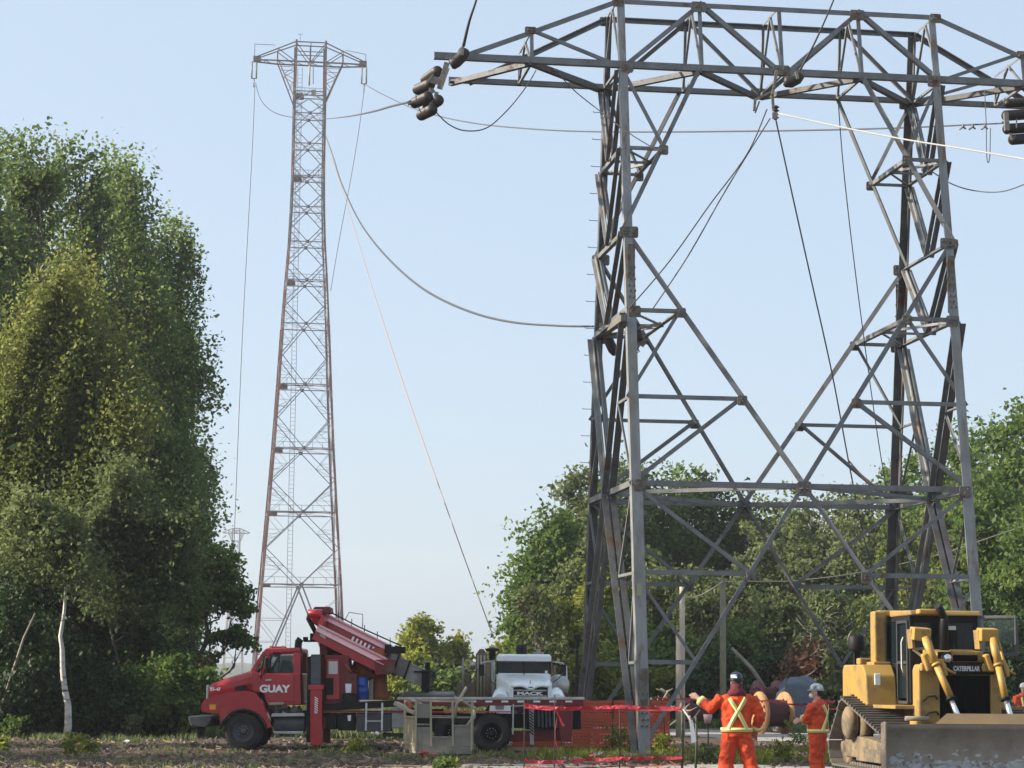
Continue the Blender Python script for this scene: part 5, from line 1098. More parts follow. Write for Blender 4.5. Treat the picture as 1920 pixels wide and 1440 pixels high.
# side tanks and fender decks
for s in (-1, 1):
    xo = lambda a: a * s + (0 if s < 0 else .0)
    x0, x1 = sorted((xo(1.42), xo(.8)))
    dpx('side_tank', [(1.9, 1.35), (2.0, 1.95), (2.25, 2.16), (3.7, 2.16), (3.8, 2.05), (3.8, 1.3), (3.3, 1.3), (3.15, 1.55), (2.9, 1.55), (2.7, 1.35)], x0, x1, 'cat', .03)
    dbx('tank_filler_cap', xo(1.12) - .14, xo(1.12) + .14, 3.0, 3.3, 2.16, 2.3, 'cat', .03)
    dbx('fender_deck', *sorted((xo(1.3), xo(.7))), .3, 2.6, 1.3, 1.37, 'cat', .012)
    dbx('engine_side_plate', *sorted((xo(.66), xo(.5))), .4, 1.9, .8, 1.36, 'tframe', .02)
    dbx('under_plate', *sorted((xo(.98), xo(.62))), .0, .45, .5, 1.12, 'catb', .03)
dbx('tank_lamp', -1.24, -1.12, 1.96, 1.99, 1.75, 1.98, 'letter', .01)
b = MB(); b.lathe([(0, 0), (.15, 0), (.17, .04), (.17, .28), (.13, .33), (0, .34)], (-1.18, 3.55, 2.45), (0, 0, 1), 18); b.bar((-1.18, 3.55, 2.16), (-1.18, 3.55, 2.46), .12); b.build('rear_work_lamp', M['black'], DZ)
dbx('rear_grille', -.95, -.8, 3.0, 3.1, 2.3, 3.0, 'black', .02)
dbx('main_body', -.5, .5, .45, 3.9, .7, 1.5, 'tframe', .03)
# tracks: elevated sprocket
def track(s):
    xc = s * 1.3; circ = [(.05, .47, .36), (2.75, .99, .46), (3.5, .5, .36)]      # (y, z, r) front idler, sprocket, rear idler
    pts = []
    def arc(c, a0, a1, n=10):
        for k in range(n + 1):
            a = math.radians(a0 + (a1 - a0) * k / n); pts.append((c[0] + c[2] * math.cos(a), c[1] + c[2] * math.sin(a)))
    arc(circ[0], 270, 103); arc(circ[1], 103, 30); arc(circ[2], 30, -90)
    pts.append(pts[0]); pts_ = [V((0, *p)) for p in pts]
    L_ = [0]
    for a, b_ in zip(pts_, pts_[1:]): L_.append(L_[-1] + (b_ - a).length)
    n = int(L_[-1] / .19); me = None
    for k in range(n):
        d = L_[-1] * k / n; i = max(j for j in range(len(L_)) if L_[j] <= d); i = min(i, len(pts_) - 2)
        t = (d - L_[i]) / max(1e-6, L_[i + 1] - L_[i]); p = pts_[i].lerp(pts_[i + 1], t); dr_ = (pts_[i + 1] - pts_[i]).normalized()
        ang = math.atan2(dr_.z, dr_.y)
        if me is None:
            b = MB(); b.bb(-.41, .41, -.09, .09, -.02, .012); b.bb(-.41, .41, .05, .075, -.085, -.015); b.bb(-.1, .1, -.08, .08, .012, .07)
            o_ = b.build('track_shoe', M['track'], DZ, recenter=False); me = o_.data
        else: o_ = bpy.data.objects.new('track_shoe', me); col.objects.link(o_); o_.parent = DZ
        # path runs clockwise seen from +x, so the grouser side (-z) is flipped outward
        nrm = V((0, -dr_.z, dr_.y)); cen = V((0, 1.9, .75)); flip = nrm.dot(p - cen) > 0
        o_.location = V((xc, p.y, p.z)); o_.rotation_euler = (ang + (math.pi if flip else 0), 0, 0)
    f = dpx('track_frame', [(.1, .3), (3.5, .3), (3.5, .62), (2.9, .75), (1.6, .7), (.1, .62)], xc - .17, xc + .17, 'tframe', .03)
    for (y, z, r) in circ: MB().lathe([(0, -.2), (r * .3, -.22), (r * .35, -.12), (r * .75, -.1), (r * .93, -.14), (r * .93, .14), (r * .75, .1), (r * .35, .12), (r * .3, .22), (0, .2)], (xc, y, z), (1, 0, 0), 24).build('idler' if z < 1 else 'sprocket', M['tframe'], f)
    MB().lathe([(0, 0), (.24, 0), (.33, .05), (.34, .2), (0, .2)], (xc + s * .36, 2.75, .99), (-s, 0, 0), 24).build('final_drive_cap', M['tframe'], f)
    for k in range(6): MB().lathe([(.12, -.1), (.12, .1)], (xc, .55 + k * .5, .28), (1, 0, 0), 12).build('track_roller', M['track'], f)
    dbx('guide_guard', xc + s * .19 - .03, xc + s * .19 + .03, .6, 2.4, .25, .5, 'tframe', .02, f)
for s in (-1, 1): track(s)
# blade: curved mouldboard, end plates, spill guard, push arms
prof = []
for k in range(11):
    a = math.radians(-38 + 76 * k / 10); prof.append((-1.15 - .82 * (1 - math.cos(a)) * -1 - .0, .55 + .82 * math.sin(a)))
prof = [(-1.0 - .78 * math.cos(math.asin(max(-1, min(1, (z - .55) / .95)))) + .78 * 0 + .0, z) for z in np.linspace(.04, 1.04, 12)]
fr_ = [(2 * -1.15 - y_ if 0 else -1.15 - (.18 * (((z_ - .52) / .52) ** 2)), z_) for y_, z_ in prof]
bp_ = [(y_ + .05, z_) for y_, z_ in fr_][::-1]
BL = MB()
n = len(fr_); BW = 1.93
vs = [(x, y_, z_) for x in np.linspace(-BW, BW, 9) for y_, z_ in fr_ + bp_]; m_ = 2 * n
BL.add(vs, [(i * m_ + k, (i + 1) * m_ + k, (i + 1) * m_ + (k + 1) % m_, i * m_ + (k + 1) % m_) for i in range(8) for k in range(m_)] + [tuple(range(m_))[::-1], tuple(8 * m_ + k for k in range(m_))], True)
bl = BL.build('blade', M['blade'], DZ)
for s in (-1, 1): dpx('blade_end_plate', [(-1.36, .02), (-1.36, 1.05), (-1.28, 1.09), (-1.05, 1.05), (-1.05, .02)], *sorted((s * BW, s * (BW + .035))), 'blade', .01, bl)
dbx('cutting_edge', -BW, BW, -1.4, -1.33, -.02, .14, 'track', .005, bl)
b = MB(); t0 = 1.05
b.add([(-1.0, -1.3, t0), (BW, -1.3, t0), (BW, -1.12, t0 + .19), (-.72, -1.12, t0 + .19), (-1.0, -1.24, t0 - .03), (BW, -1.24, t0 - .03), (BW, -1.06, t0 + .17), (-.72, -1.06, t0 + .17)], [(0, 1, 2, 3), (7, 6, 5, 4), (0, 4, 5, 1), (1, 5, 6, 2), (2, 6, 7, 3), (3, 7, 4, 0)])
b.build('spill_guard', M['bladetop'], bl)
for s in (-1, 1):
    MB().bar((s * 1.34, -1.1, .5), (s * 1.34, 1.4, .55), .2, .26).build('push_arm', M['tframe'], DZ, .03)
    MB().bar((s * 1.28, -1.08, .85), (s * .75, .1, .75), .12).build('brace_arm', M['cat'], DZ, .02)
# whitish dried mud on the lower blade as its own layer of flakes
M['mudwhite'] = mat('whitish dried clay', (.5, .5, .5), .9, (.36, .34, .32), 8, .5, c3=(.15, .12, .1), s3=6, t3=.55)
b = MB(); rr = random.Random(4)
for k in range(900):
    x = rr.uniform(-BW + .05, BW - .05); z = .04 + abs(rr.gauss(0, .15)); 
    if z > .62: continue
    y_ = -1.15 - .18 * ((z - .52) / .52) ** 2 - .006; w1 = rr.uniform(.04, .13); h1 = rr.uniform(.02, .06); a0 = rr.uniform(0, 6)
    p = [(x + w1 * math.cos(a0 + j * 1.05) * rr.uniform(.6, 1.1), y_, z + h1 * math.sin(a0 + j * 1.05)) for j in range(6)]
    b.add(p, [tuple(range(6))])
b.build('dried_mud_flakes', M['mudwhite'], bl, kind='stuff')
MB().tube([(-1.45, -.9, 1.14), (-1.0, -.9, 1.14)], .045, 8).build('rolled_rag', M['straw0'], DZ)
# ================================================================== people
M['skin'] = mat('skin', (.52, .3, .21), .6)
M['orange'] = mat('orange coverall cloth', (.72, .075, .014), .85, (.56, .055, .014), 4, .5, bump=1.0, bscale=7, c3=(.3, .06, .03), s3=3, t3=.62)
M['vest'] = mat('yellow reflective tape', (.8, .7, .28), .5)
M['vestg'] = mat('lime band', (.42, .55, .16), .6)
M['hood_m'] = mat('maroon cloth', (.12, .012, .02), .9, bump=.4, bscale=14)
M['navy'] = mat('navy helmet', (.02, .025, .04), .35)
M['hwhite'] = mat('white helmet with dark print', (.7, .7, .68), .4, (.06, .07, .08), 11, .55)
M['boot'] = mat('brown boots', (.05, .03, .02), .8)
M['hair'] = mat('dark hair', (.02, .015, .012), .8)
FOLD = bpy.data.textures.new('cloth folds', 'CLOUDS'); FOLD.noise_scale = .11; FOLD.noise_depth = 1
def ell_ring(c, ax, fw, a, b, n=16):
    """ring around c; ax = axis, fw = forward; a = half width, b = half depth"""
    ax = V(ax).normalized(); fw = (V(fw) - ax * V(fw).dot(ax)).normalized(); sd = ax.cross(fw)
    return [V(c) + sd * a * math.cos(2 * math.pi * k / n) + fw * b * math.sin(2 * math.pi * k / n) for k in range(n)]
def tubeell(b, secs, fw, n=16):
    m = len(secs); vs = []
    for i, (c, a, d) in enumerate(secs):
        ax = V(secs[min(i + 1, m - 1)][0]) - V(secs[max(i - 1, 0)][0]); vs += ell_ring(c, ax, fw, a, d, n)
    fs = [(i * n + k, i * n + (k + 1) % n, (i + 1) * n + (k + 1) % n, (i + 1) * n + k) for i in range(m - 1) for k in range(n)]
    fs += [tuple(range(n))[::-1], tuple((m - 1) * n + k for k in range(n))]
    b.add(vs, fs, True)
def limbsecs(pts, rs, sub=4):
    out = []
    for (p, q), (r0, r1) in zip(zip(pts, pts[1:]), zip(rs, rs[1:])):
        for i in range(sub): t = i / sub; r = r0 + (r1 - r0) * t; out.append((V(p).lerp(V(q), t), r, r))
    out.append((V(pts[-1]), rs[-1], rs[-1])); return out
def remesh(o, vox, smooth=6):
    m = o.modifiers.new('r', 'REMESH'); m.mode = 'VOXEL'; m.voxel_size = vox; m.use_smooth_shade = True
    s = o.modifiers.new('s', 'SMOOTH'); s.iterations = smooth; s.factor = .5
def hand(b, w_, d, up, s=1.0, thumb=1):
    """palm with four unequal bent fingers and a thumb; w_=wrist, d=direction, up=back of the hand"""
    d = V(d).normalized(); up = (V(up) - d * V(up).dot(d)).normalized(); sd = d.cross(up)
    w_ = V(w_); tubeell(b, [(w_ - d * .03, .03 * s, .024 * s), (w_, .032 * s, .022 * s), (w_ + d * .04 * s, .042 * s, .019 * s), (w_ + d * .09 * s, .045 * s, .016 * s)], up, 10)
    for k, (o, L_) in enumerate(((-.033, .07), (-.011, .08), (.011, .075), (.032, .058))):
        p = w_ + d * .085 * s + sd * o * s; q = p + d * L_ * .5 * s + sd * o * .25 * s - up * .008 * s; r = q + d * L_ * .5 * s - up * .025 * s
        tubeell(b, limbsecs([p, q, r], [.011 * s, .0098 * s, .0085 * s], 2), up, 7)
    p = w_ + d * .03 * s + sd * thumb * -.03 * s; q = p + d * .035 * s - sd * thumb * .03 * s; r = q + d * .035 * s - sd * thumb * .008 * s
    tubeell(b, limbsecs([p, q, r], [.014 * s, .012 * s, .01 * s], 2), up, 7)
def person(label, base, yaw, S, armL, armR, legL, legR, helm, mask=False, hoodc=False, headyaw=0.0, group='workers in orange coveralls', zoff=0.0, xback=True):
    """figure built facing +y; armL/armR = shoulder offset elbow wrist points, in metres for a 1.8 m body"""
    T = thing('person', base, label, 'person', group, rotz=yaw, local=True); T.scale = (S, S, S); T.location.z += zoff
    F = V((0, 1, 0))
    sh, hp = 1.49, .95
    tor = [(V((0, 0, .90)), .19, .14), (V((0, 0, .98)), .2, .148), (V((0, .005, 1.1)), .192, .142), (V((0, .005, 1.25)), .208, .148), (V((0, -.005, 1.4)), .225, .142), (V((0, -.01, 1.5)), .205, .118), (V((0, -.005, 1.56)), .09, .08)]
    sL, sR = V((-.215, 0, sh - .02)), V((.215, 0, sh - .02))
    b = MB()      # body: one continuous surface head to foot
    tubeell(b, [(c, a * .9, d * .9) for c, a, d in tor], F)
    tubeell(b, [(V((0, 0, 1.47)), .058, .06), (V((0, .01, 1.56)), .055, .058), (V((0, .015, 1.6)), .06, .065)], F)
    hc = V((0, .02, 1.69)); hf = V((math.sin(-headyaw), math.cos(headyaw), 0))
    tubeell(b, [(hc + V((0, 0, z)) + hf * o, a, d) for z, a, d, o in ((-.125, .03, .035, .03), (-.1, .05, .065, .015), (-.06, .066, .088, .005), (-.01, .074, .1, 0), (.04, .077, .102, -.005), (.08, .068, .09, -.008), (.105, .045, .06, -.01), (.118, .015, .02, -.01))], hf)
    hs = hf.cross(V((0, 0, 1)))
    tubeell(b, [(hc + hf * .085 + V((0, 0, .015)), .01, .012), (hc + hf * .108 + V((0, 0, -.012)), .016, .016), (hc + hf * .1 + V((0, 0, -.03)), .016, .012)], hf, 8)
    for s in (-1, 1):
        e = hc + hs * .077 * s + V((0, 0, -.005)); tubeell(b, [(e + V((0, 0, -.03)), .008, .012), (e, .011, .018), (e + V((0, 0, .03)), .008, .014)], hf, 8)
    for s0, arm in ((sL, armL), (sR, armR)): tubeell(b, limbsecs([s0, *arm], [.05, .042, .03]), (0, .3, 1), 12)
    for s, leg in ((-1, legL), (1, legR)): tubeell(b, limbsecs([V((.09 * s, 0, .92)), *leg], [.085, .06, .042]), F, 12)
    for arm, th_ in ((armL, 1), (armR, -1)): d = (V(arm[1]) - V(arm[0])); hand(b, V(arm[1]), d, V((0, -.8, .6)), 1.08, th_)
    o_ = b.build('body', M['skin'], T, recenter=False); remesh(o_, .0085, 2)
    b = MB()      # coverall
    tubeell(b, [(c, a * 1.12, d * 1.16) for c, a, d in tor[:-1]] + [(V((0, -.005, 1.53)), .115, .1), (V((0, .0, 1.57)), .09, .088)], F, 20)
    for s0, arm in ((sL, armL), (sR, armR)):
        e, w = V(arm[0]), V(arm[1]); w2 = w - (w - e).normalized() * .035
        tubeell(b, limbsecs([s0 + (V((0, 0, 0))), e, w2], [.1, .082, .062]), (0, .3, 1), 14)
        for t in (.25, .5, .72): c = s0.lerp(e, t); tubeell(b, [(c - (e - s0).normalized() * .02, .07, .07), (c, .1, .096), (c + (e - s0).normalized() * .02, .07, .07)], F, 12)
        for t in (.3, .6): c = e.lerp(w2, t); tubeell(b, [(c - (w2 - e).normalized() * .018, .058, .058), (c, .084, .08), (c + (w2 - e).normalized() * .018, .055, .055)], F, 12)
    for s, leg in ((-1, legL), (1, legR)):
        h0 = V((.095 * s, 0, .93)); k_, a_ = V(leg[0]), V(leg[1])
        tubeell(b, limbsecs([h0, k_, a_ + V((0, 0, .04))], [.135, .11, .1]), F, 16)
        for t in (.3, .62, .86): c = h0.lerp(k_, t); tubeell(b, [(c + V((0, 0, .03)), .095, .095), (c, .134 - t * .014, .128 - t * .01), (c - V((0, 0, .035)), .09, .09)], F, 12)
        for t in (.15, .4, .7, .9): c = k_.lerp(a_, t); tubeell(b, [(c + V((0, 0, .03)), .085, .085), (c, .122, .118), (c - V((0, 0, .03)), .08, .08)], F, 12)
    CO = b.build('coverall', M['orange'], T, recenter=False); remesh(CO, .011, 2)
    dm = CO.modifiers.new('folds', 'DISPLACE'); dm.texture = FOLD; dm.strength = .045; dm.mid_level = .5; dm.texture_coords = 'LOCAL'
    # boots
    for leg in (legL, legR):
        a_ = V(leg[1]); b = MB(); tubeell(b, [(a_ + V((0, -.06, -.03)), .045, .05), (a_ + V((0, 0, -.03)), .05, .055), (a_ + V((0, .09, -.045)), .048, .04), (a_ + V((0, .17, -.055)), .042, .028), (a_ + V((0, .2, -.06)), .02, .016)], (0, 0, 1), 12)
        tubeell(b, [(a_ + V((0, -.01, -.06)), .052, .06), (a_ + V((0, -.01, .08)), .058, .062)], F, 12); b.build('boot', M['boot'], T, recenter=False)
    # reflective bands follow the torso ellipse
    def surf(ang, z, off=.02):
        for (c0, a0, d0), (c1, a1, d1) in zip(tor, tor[1:]):
            if z <= c1.z or c1 is tor[-1][0]:
                t = max(0, min(1, (z - c0.z) / (c1.z - c0.z))); c = c0.lerp(c1, t); a = (a0 + (a1 - a0) * t) * 1.12 + off; d = (d0 + (d1 - d0) * t) * 1.16 + off; break
        return V((c.x + a * math.sin(ang), c.y - d * math.cos(ang), z))      # ang 0 = middle of the back
    def band(name, path, w_, mt, par=None, off=.02):
        b = MB(); vs = []; m = len(path)
        pts = [surf(a, z, off) for a, z in path]
        for i, (a, z) in enumerate(path):
            t = (pts[min(i + 1, m - 1)] - pts[max(i - 1, 0)]).normalized(); nr = (pts[i] - V((0, 0, z))); nr.z = 0; nr.normalize(); s = t.cross(nr).normalized()
            vs += [pts[i] + s * w_ / 2 - nr * .012, pts[i] + s * w_ / 2, pts[i] - s * w_ / 2, pts[i] - s * w_ / 2 - nr * .012]
        fs = [(i * 4 + k, i * 4 + (k + 1) % 4, i * 4 + 4 + (k + 1) % 4, i * 4 + 4 + k) for i in range(m - 1) for k in range(4)]
        b.add(vs, fs, True); return b.build(name, M[mt], par or T, recenter=False)
    lin = lambda a0, z0, a1, z1, n=14: [(a0 + (a1 - a0) * i / (n - 1), z0 + (z1 - z0) * i / (n - 1)) for i in range(n)]
    band('waist_band', lin(-math.pi, 1.0, math.pi, 1.0, 40), .062, 'vest'); band('waist_stripe', lin(-math.pi, 1.0, math.pi, 1.0, 40), .012, 'vestg', off=.023)
    for s in (-1, 1):
        pth = lin(s * .62, 1.02, -s * .5, 1.47) if xback else [(s * 2.6, 1.02)] + lin(s * 2.5, 1.1, s * 2.7, 1.47, 8)
        band('shoulder_band', pth, .06, 'vest', off=.022); band('shoulder_stripe', pth, .012, 'vestg', off=.0255)
        pf = lin(s * 2.75, 1.02, s * 2.6, 1.46, 8)
        band('front_band', pf, .055, 'vest', off=.022)
    for arm in (armL, armR):
        e, w = V(arm[0]), V(arm[1]); d = (w - e).normalized(); c = w - d * .07
        b = MB(); tubeell(b, [(c - d * .035, .084, .084), (c + d * .035, .08, .08)], (0, .3, 1), 14); b.build('cuff_band', M['vest'], T, recenter=False)
    # helmet
    b = MB(); hh = hc + V((0, 0, .045))
    tubeell(b, [(hh + V((0, 0, z)), a, d) for z, a, d in ((0, .098, .125), (.03, .099, .126), (.07, .09, .115), (.1, .068, .09), (.118, .035, .05), (.124, .01, .015))], hf, 20)
    tubeell(b, [(hh + V((0, 0, -.008)), .105, .133), (hh + V((0, 0, .006)), .103, .13)], hf, 20)
    tubeell(b, [(hh + hf * .1 + V((0, 0, .004)), .07, .01), (hh + hf * .165 + V((0, 0, -.008)), .05, .008)], (0, 0, 1), 12)
    H_ = b.build('helmet', M[helm], T, recenter=False)
    if helm == 'navy': b = MB(); p = hh - hf * .11 + V((-.03, 0, .05)); b.box(p, (.09, .02, .055), Rm(-.35)); b.build('white_sticker', M['letter'], H_, recenter=False)
    b = MB(); tubeell(b, [(hc + V((0, 0, z)) - hf * .02, a, d) for z, a, d in ((-.07, .055, .075), (-.03, .076, .092), (.04, .08, .1))], hf, 14); b.build('hair', M['hair'], T, recenter=False)
    if hoodc:
        b = MB(); tubeell(b, [(V((0, -.03, 1.48)), .165, .13), (V((0, -.02, 1.53)), .15, .13), (V((0, -.01, 1.57)), .125, .122), (V((0, 0, 1.6)), .095, .11), (V((0, .01, 1.68)), .086, .102)], F, 18); b.build('hood', M['hood_m'], T, recenter=False)
    if mask:
        b = MB(); tubeell(b, [(hc + hf * .085 + V((0, 0, -.095)), .035, .03), (hc + hf * .1 + V((0, 0, -.055)), .05, .04), (hc + hf * .1 + V((0, 0, -.02)), .04, .03)], hf, 12); b.build('face_mask', M['letter'], T, recenter=False)
        b = MB(); b.tube([hc + hf * .06 + hs * .07 + V((0, 0, -.05)), hc + hs * .085 + V((0, 0, -.02)), hc - hf * .06 + hs * .07], .006, 5); b.build('mask_strap', M['letter'], T, recenter=False)
    return T
pa = P(1381, 1300, 35.9)
person('worker in orange coveralls and navy helmet seen from behind, left hand raised', (pa.x, 35.9, 0), 0, 1.045,
       [(-.38, .06, 1.3), (-.55, .2, 1.45)], [(.35, -.05, 1.22), (.3, .12, .98)], [(-.15, .05, .5), (-.17, -.02, .09)], [(.2, .0, .5), (.3, -.08, .09)], 'navy', hoodc=True, headyaw=-.15)
pb_ = P(1533, 1300, 40.0)
person('worker in orange coveralls and white printed helmet with white face mask, arms folded', (pb_.x, 40, 0), 1.05, .955,
       [(-.22, .12, 1.2), (.02, .28, 1.22)], [(.24, .1, 1.2), (-.02, .3, 1.18)], [(-.1, .02, .5), (-.1, -.02, .09)], [(.1, .03, .5), (.11, .0, .09)], 'hwhite', mask=True, headyaw=.35)
pc_ = P(1919, 1300, 62.0)
person('distant worker in orange and white helmet at the right photo edge', (pc_.x, 62, 0), math.pi + .3, .97,
       [(-.3, .05, 1.2), (-.25, .25, 1.05)], [(.3, .05, 1.2), (.2, .25, 1.1)], [(-.1, .02, .5), (-.1, -.02, .09)], [(.1, .03, .5), (.11, .0, .09)], 'letter', xback=True, zoff=.05)
# ================================================================== cables, insulators, rigging
def cable(name, label, pts, Ya, Yb, r, mt='cable', cat='cable', group=None, n=None, catmull=True, r2=None):
    """pts in photo pixels; distance runs from Ya to Yb the way a straight line recedes (linear in 1/Y)"""
    L_ = [0]
    for (a, b), (c, d) in zip(pts, pts[1:]): L_.append(L_[-1] + math.hypot(c - a, d - b))
    out = []; K = 8
    for i in range(len(pts) - 1):
        p0 = pts[max(i - 1, 0)]; p1 = pts[i]; p2 = pts[i + 1]; p3 = pts[min(i + 2, len(pts) - 1)]
        for k in range(K + (i == len(pts) - 2)):
            t = k / K; f = lambda a, b, c, d: .5 * (2 * b + (c - a) * t + (2 * a - 5 * b + 4 * c - d) * t * t + (3 * b - a - 3 * c + d) * t ** 3)
            u = (L_[i] + (L_[i + 1] - L_[i]) * t) / L_[-1]; Y = 1 / ((1 - u) / Ya + u / Yb)
            out.append((P(f(p0[0], p1[0], p2[0], p3[0]), f(p0[1], p1[1], p2[1], p3[1]), Y), u))
    ps = [o[0] for o in out]; T = thing(name, ps[0], label, cat, group)
    MB().tube(ps, [r + ((r2 or r) - r) * o[1] for o in out], 6).build('strand', M[mt], T); return T
G2 = 'conductors and lines slung between the towers'
YT = 58.0
cable('power_line', 'grey conductor running from the left insulator cluster to the tall tower', [(768, 191), (735, 199), (700, 209), (655, 218), (612, 223)], 58, 338, .03, r2=.055, group=G2)
cable('power_line', 'slack grey line sagging from the tower leg up to the tall tower', [(1112, 612), (1050, 611), (960, 604), (880, 584), (800, 546), (735, 492), (680, 425), (643, 350), (624, 292), (611, 255)], 60, 338, .03, r2=.07, group=G2)
cable('power_line', 'thin high line crossing behind the window of the portal tower', [(684, 158), (720, 178), (780, 205), (860, 226), (960, 239), (1120, 247), (1400, 246), (1650, 241), (1885, 231)], 338, 58, .06, r2=.022, group=G2)
cable('hanging_line', 'faint line hanging from the left end of the tall tower', [(478, 160), (474, 260), (465, 430), (454, 640), (441, 960), (433, 1190)], 338, 330, .055, group=G2)
cable('hanging_line', 'faint line slanting down from the right end of the tall tower', [(684, 158), (672, 250), (655, 350), (636, 450), (620, 545)], 338, 336, .055, group=G2)
cable('jumper_line', 'thin curved jumper at the upper left of the tall tower', [(479, 155), (488, 185), (505, 205), (525, 215), (548, 220)], 338, 338, .05, group=G2)
cable('winch_rope', 'faint orange rope from the tall tower down to the white truck', [(612, 265), (640, 350), (665, 430), (700, 545), (760, 730), (840, 960), (905, 1140), (926, 1196)], 338, 84, .035, 'orange_rope', cat='rope', r2=.02, group=G2)
cable('jumper_line', 'loose loop hanging under the left arm of the portal tower', [(812, 204), (840, 232), (872, 245), (912, 240), (950, 208), (985, 165), (1005, 132)], 57.5, 58.5, .016, group=G2)
cable('jumper_line', 'thin line crossing behind the left leg below the beam', [(1040, 130), (1075, 168), (1122, 206), (1180, 250), (1238, 285)], 58, 56.5, .014, group=G2)
cable('jumper_line', 'slack line sagging off the right photo edge', [(1745, 320), (1785, 345), (1830, 358), (1880, 359), (1930, 342)], 60, 57, .016, group=G2)
cable('hoist_line', 'crane line leaving the top of the photo above the left insulator', [(898, -30), (893, 0), (880, 40), (869, 86)], 55, 57, .02, r2=.045, cat='rope', group=G2)
cable('hoist_line', 'crane line leaving the top of the photo at the beam middle', [(1572, -30), (1563, 0), (1530, 75), (1500, 132)], 55, 57, .018, r2=.03, cat='rope', group=G2)
cable('guy_line', 'left one of two crossing stay lines inside the tower window', [(1438, 205), (1400, 290), (1330, 385), (1255, 490), (1180, 578)], 57, 56, .017, group=G2)
cable('guy_line', 'right one of two crossing stay lines inside the tower window', [(1444, 222), (1395, 300), (1350, 375), (1290, 480), (1222, 582)], 57, 59, .017, group=G2)
cable('guy_line', 'long dark line from the beam pulley down toward the bulldozer', [(1455, 226), (1480, 340), (1520, 520), (1560, 700), (1592, 870), (1620, 1010), (1642, 1100)], 57, 66, .02, group=G2)
cable('guy_line', 'thin pale line right of the dark pulley line', [(1572, 195), (1582, 320), (1605, 520), (1640, 780), (1668, 950), (1706, 1138)], 57, 66, .014, group=G2)
cable('tape_twist', 'twisted red tape hanging on the line above the right treeline', [(1590, 862), (1610, 885), (1632, 905), (1650, 912)], 61, 61, .022, 'orange_rope', cat='tape')
cable('pulling_rope', 'thick white rope from the beam pulley to the right photo edge', [(1460, 213), (1520, 226), (1600, 243), (1700, 262), (1800, 278), (1930, 300)], 56.5, 50, .022, 'rope', cat='rope', group=G2)
cable('hanging_loop', 'narrow hanging loop beside the right arm', [(1846, 168), (1849, 230), (1850, 290), (1853, 305), (1856, 290), (1857, 240)], 57, 57, .012, group=G2)
# insulator clusters
def ins_string(b, p, q, r=.135, n=None):
    p, q = V(p), V(q); L_ = (q - p).length; n = n or max(4, int(L_ / .11)); pr_ = [(0, 0), (.045, 0)]
    for k in range(n):
        h = (k + .2) * L_ / n; pr_ += [(r * .5, h), (r, h + L_ / n * .2), (r * .96, h + L_ / n * .36), (r * .45, h + L_ / n * .5), (r * .42, h + L_ / n * .9)]
    pr_ += [(.045, L_), (0, L_)]; b.lathe(pr_, p, q - p, 16)
def cluster(label, strings, bars, plates, name='insulator_cluster'):
    s0 = strings[0]; T = thing(name, P(*s0[0]), label, 'insulator')
    for s in strings:
        b = MB(); pts = [P(*q) for q in s[:-1]]; r = s[-1]
        if len(pts) == 2: ins_string(b, pts[0], pts[1], r)
        else:
            pts = [pts[0]] + [pts[0].lerp(pts[1], .3)] + pts[1:-1] + [pts[-2].lerp(pts[-1], .7), pts[-1]]
            b.tube(pts, [r * .75] + [r] * (len(pts) - 2) + [r * .75], 14)
        b.build('insulator_string', M['ins'], T)
    for p, q, w_ in bars: MB().bar(P(*p), P(*q), w_).build('link_bar', M['hardware'], T, .004)
    for p, w_, h_, a in plates: MB().box(P(*p), (w_, .03, h_), Rm(0, a, 0)).build('yoke_plate', M['hardware'], T, .004)
    return T
cluster('cluster of brown insulators hanging off the left arm tip', 
   [((820, 134, 57), (798, 150, 60), .15), ((806, 158, 57), (783, 168, 60), .15), ((802, 182, 56.6), (778, 193, 59.5), .15), ((822, 188, 56.6), (802, 202, 59), .15), ((810, 206, 56.6), (790, 216, 59), .15)],
   [((838, 118, 57), (824, 166, 57), .13), ((842, 128, 56.9), (828, 168, 56.9), .03), ((812, 140, 56.8), (800, 156, 56.8), .05), ((806, 165, 56.7), (812, 195, 56.7), .06), ((798, 175, 56.7), (812, 205, 56.7), .05), ((780, 178, 57), (780, 190, 57), .03), ((784, 200, 57), (790, 212, 57), .03), ((764, 195, 57), (772, 190, 57), .09)],
   [((815, 150, 56.8), .22, .2, .3), ((808, 172, 56.7), .2, .12, -.5), ((818, 178, 56.7), .1, .16, .2)])
cluster('curved brown insulator hooked over the left arm tip', [((872, 92, 56.8), (866, 106, 56.8), (856, 116, 56.8), (845, 122, 56.8), .15)], [((866, 88, 56.6), (868, 104, 56.6), .06), ((835, 110, 56.6), (858, 108, 56.6), .03)], [((867, 97, 56.5), .08, .18, .1)])
cluster('curved brown insulator lying on the middle of the beam', [((1500, 138, 56.2), (1494, 148, 56.2), (1483, 154, 56.2), (1470, 152, 56.2), .15)], [((1493, 134, 56), (1496, 148, 56), .07)], [])
cluster('dark chain of fittings and blocks below the beam middle', [((1455, 198, 56.8), (1454, 224, 56.8), .09)],
   [((1456, 132, 56.6), (1452, 160, 56.6), .08), ((1452, 160, 56.6), (1448, 178, 56.6), .07), ((1448, 176, 56.8), (1450, 205, 56.8), .07), ((1430, 180, 56.8), (1447, 172, 56.8), .05), ((1418, 186, 56.8), (1430, 180, 56.8), .06), ((1416, 186, 56.8), (1414, 208, 56.8), .07), ((1424, 190, 56.8), (1416, 212, 56.8), .04), ((1452, 206, 56.8), (1459, 206, 56.8), .03)],
   [((1453, 217, 56.7), .14, .18, 0)], name='rigging_block')
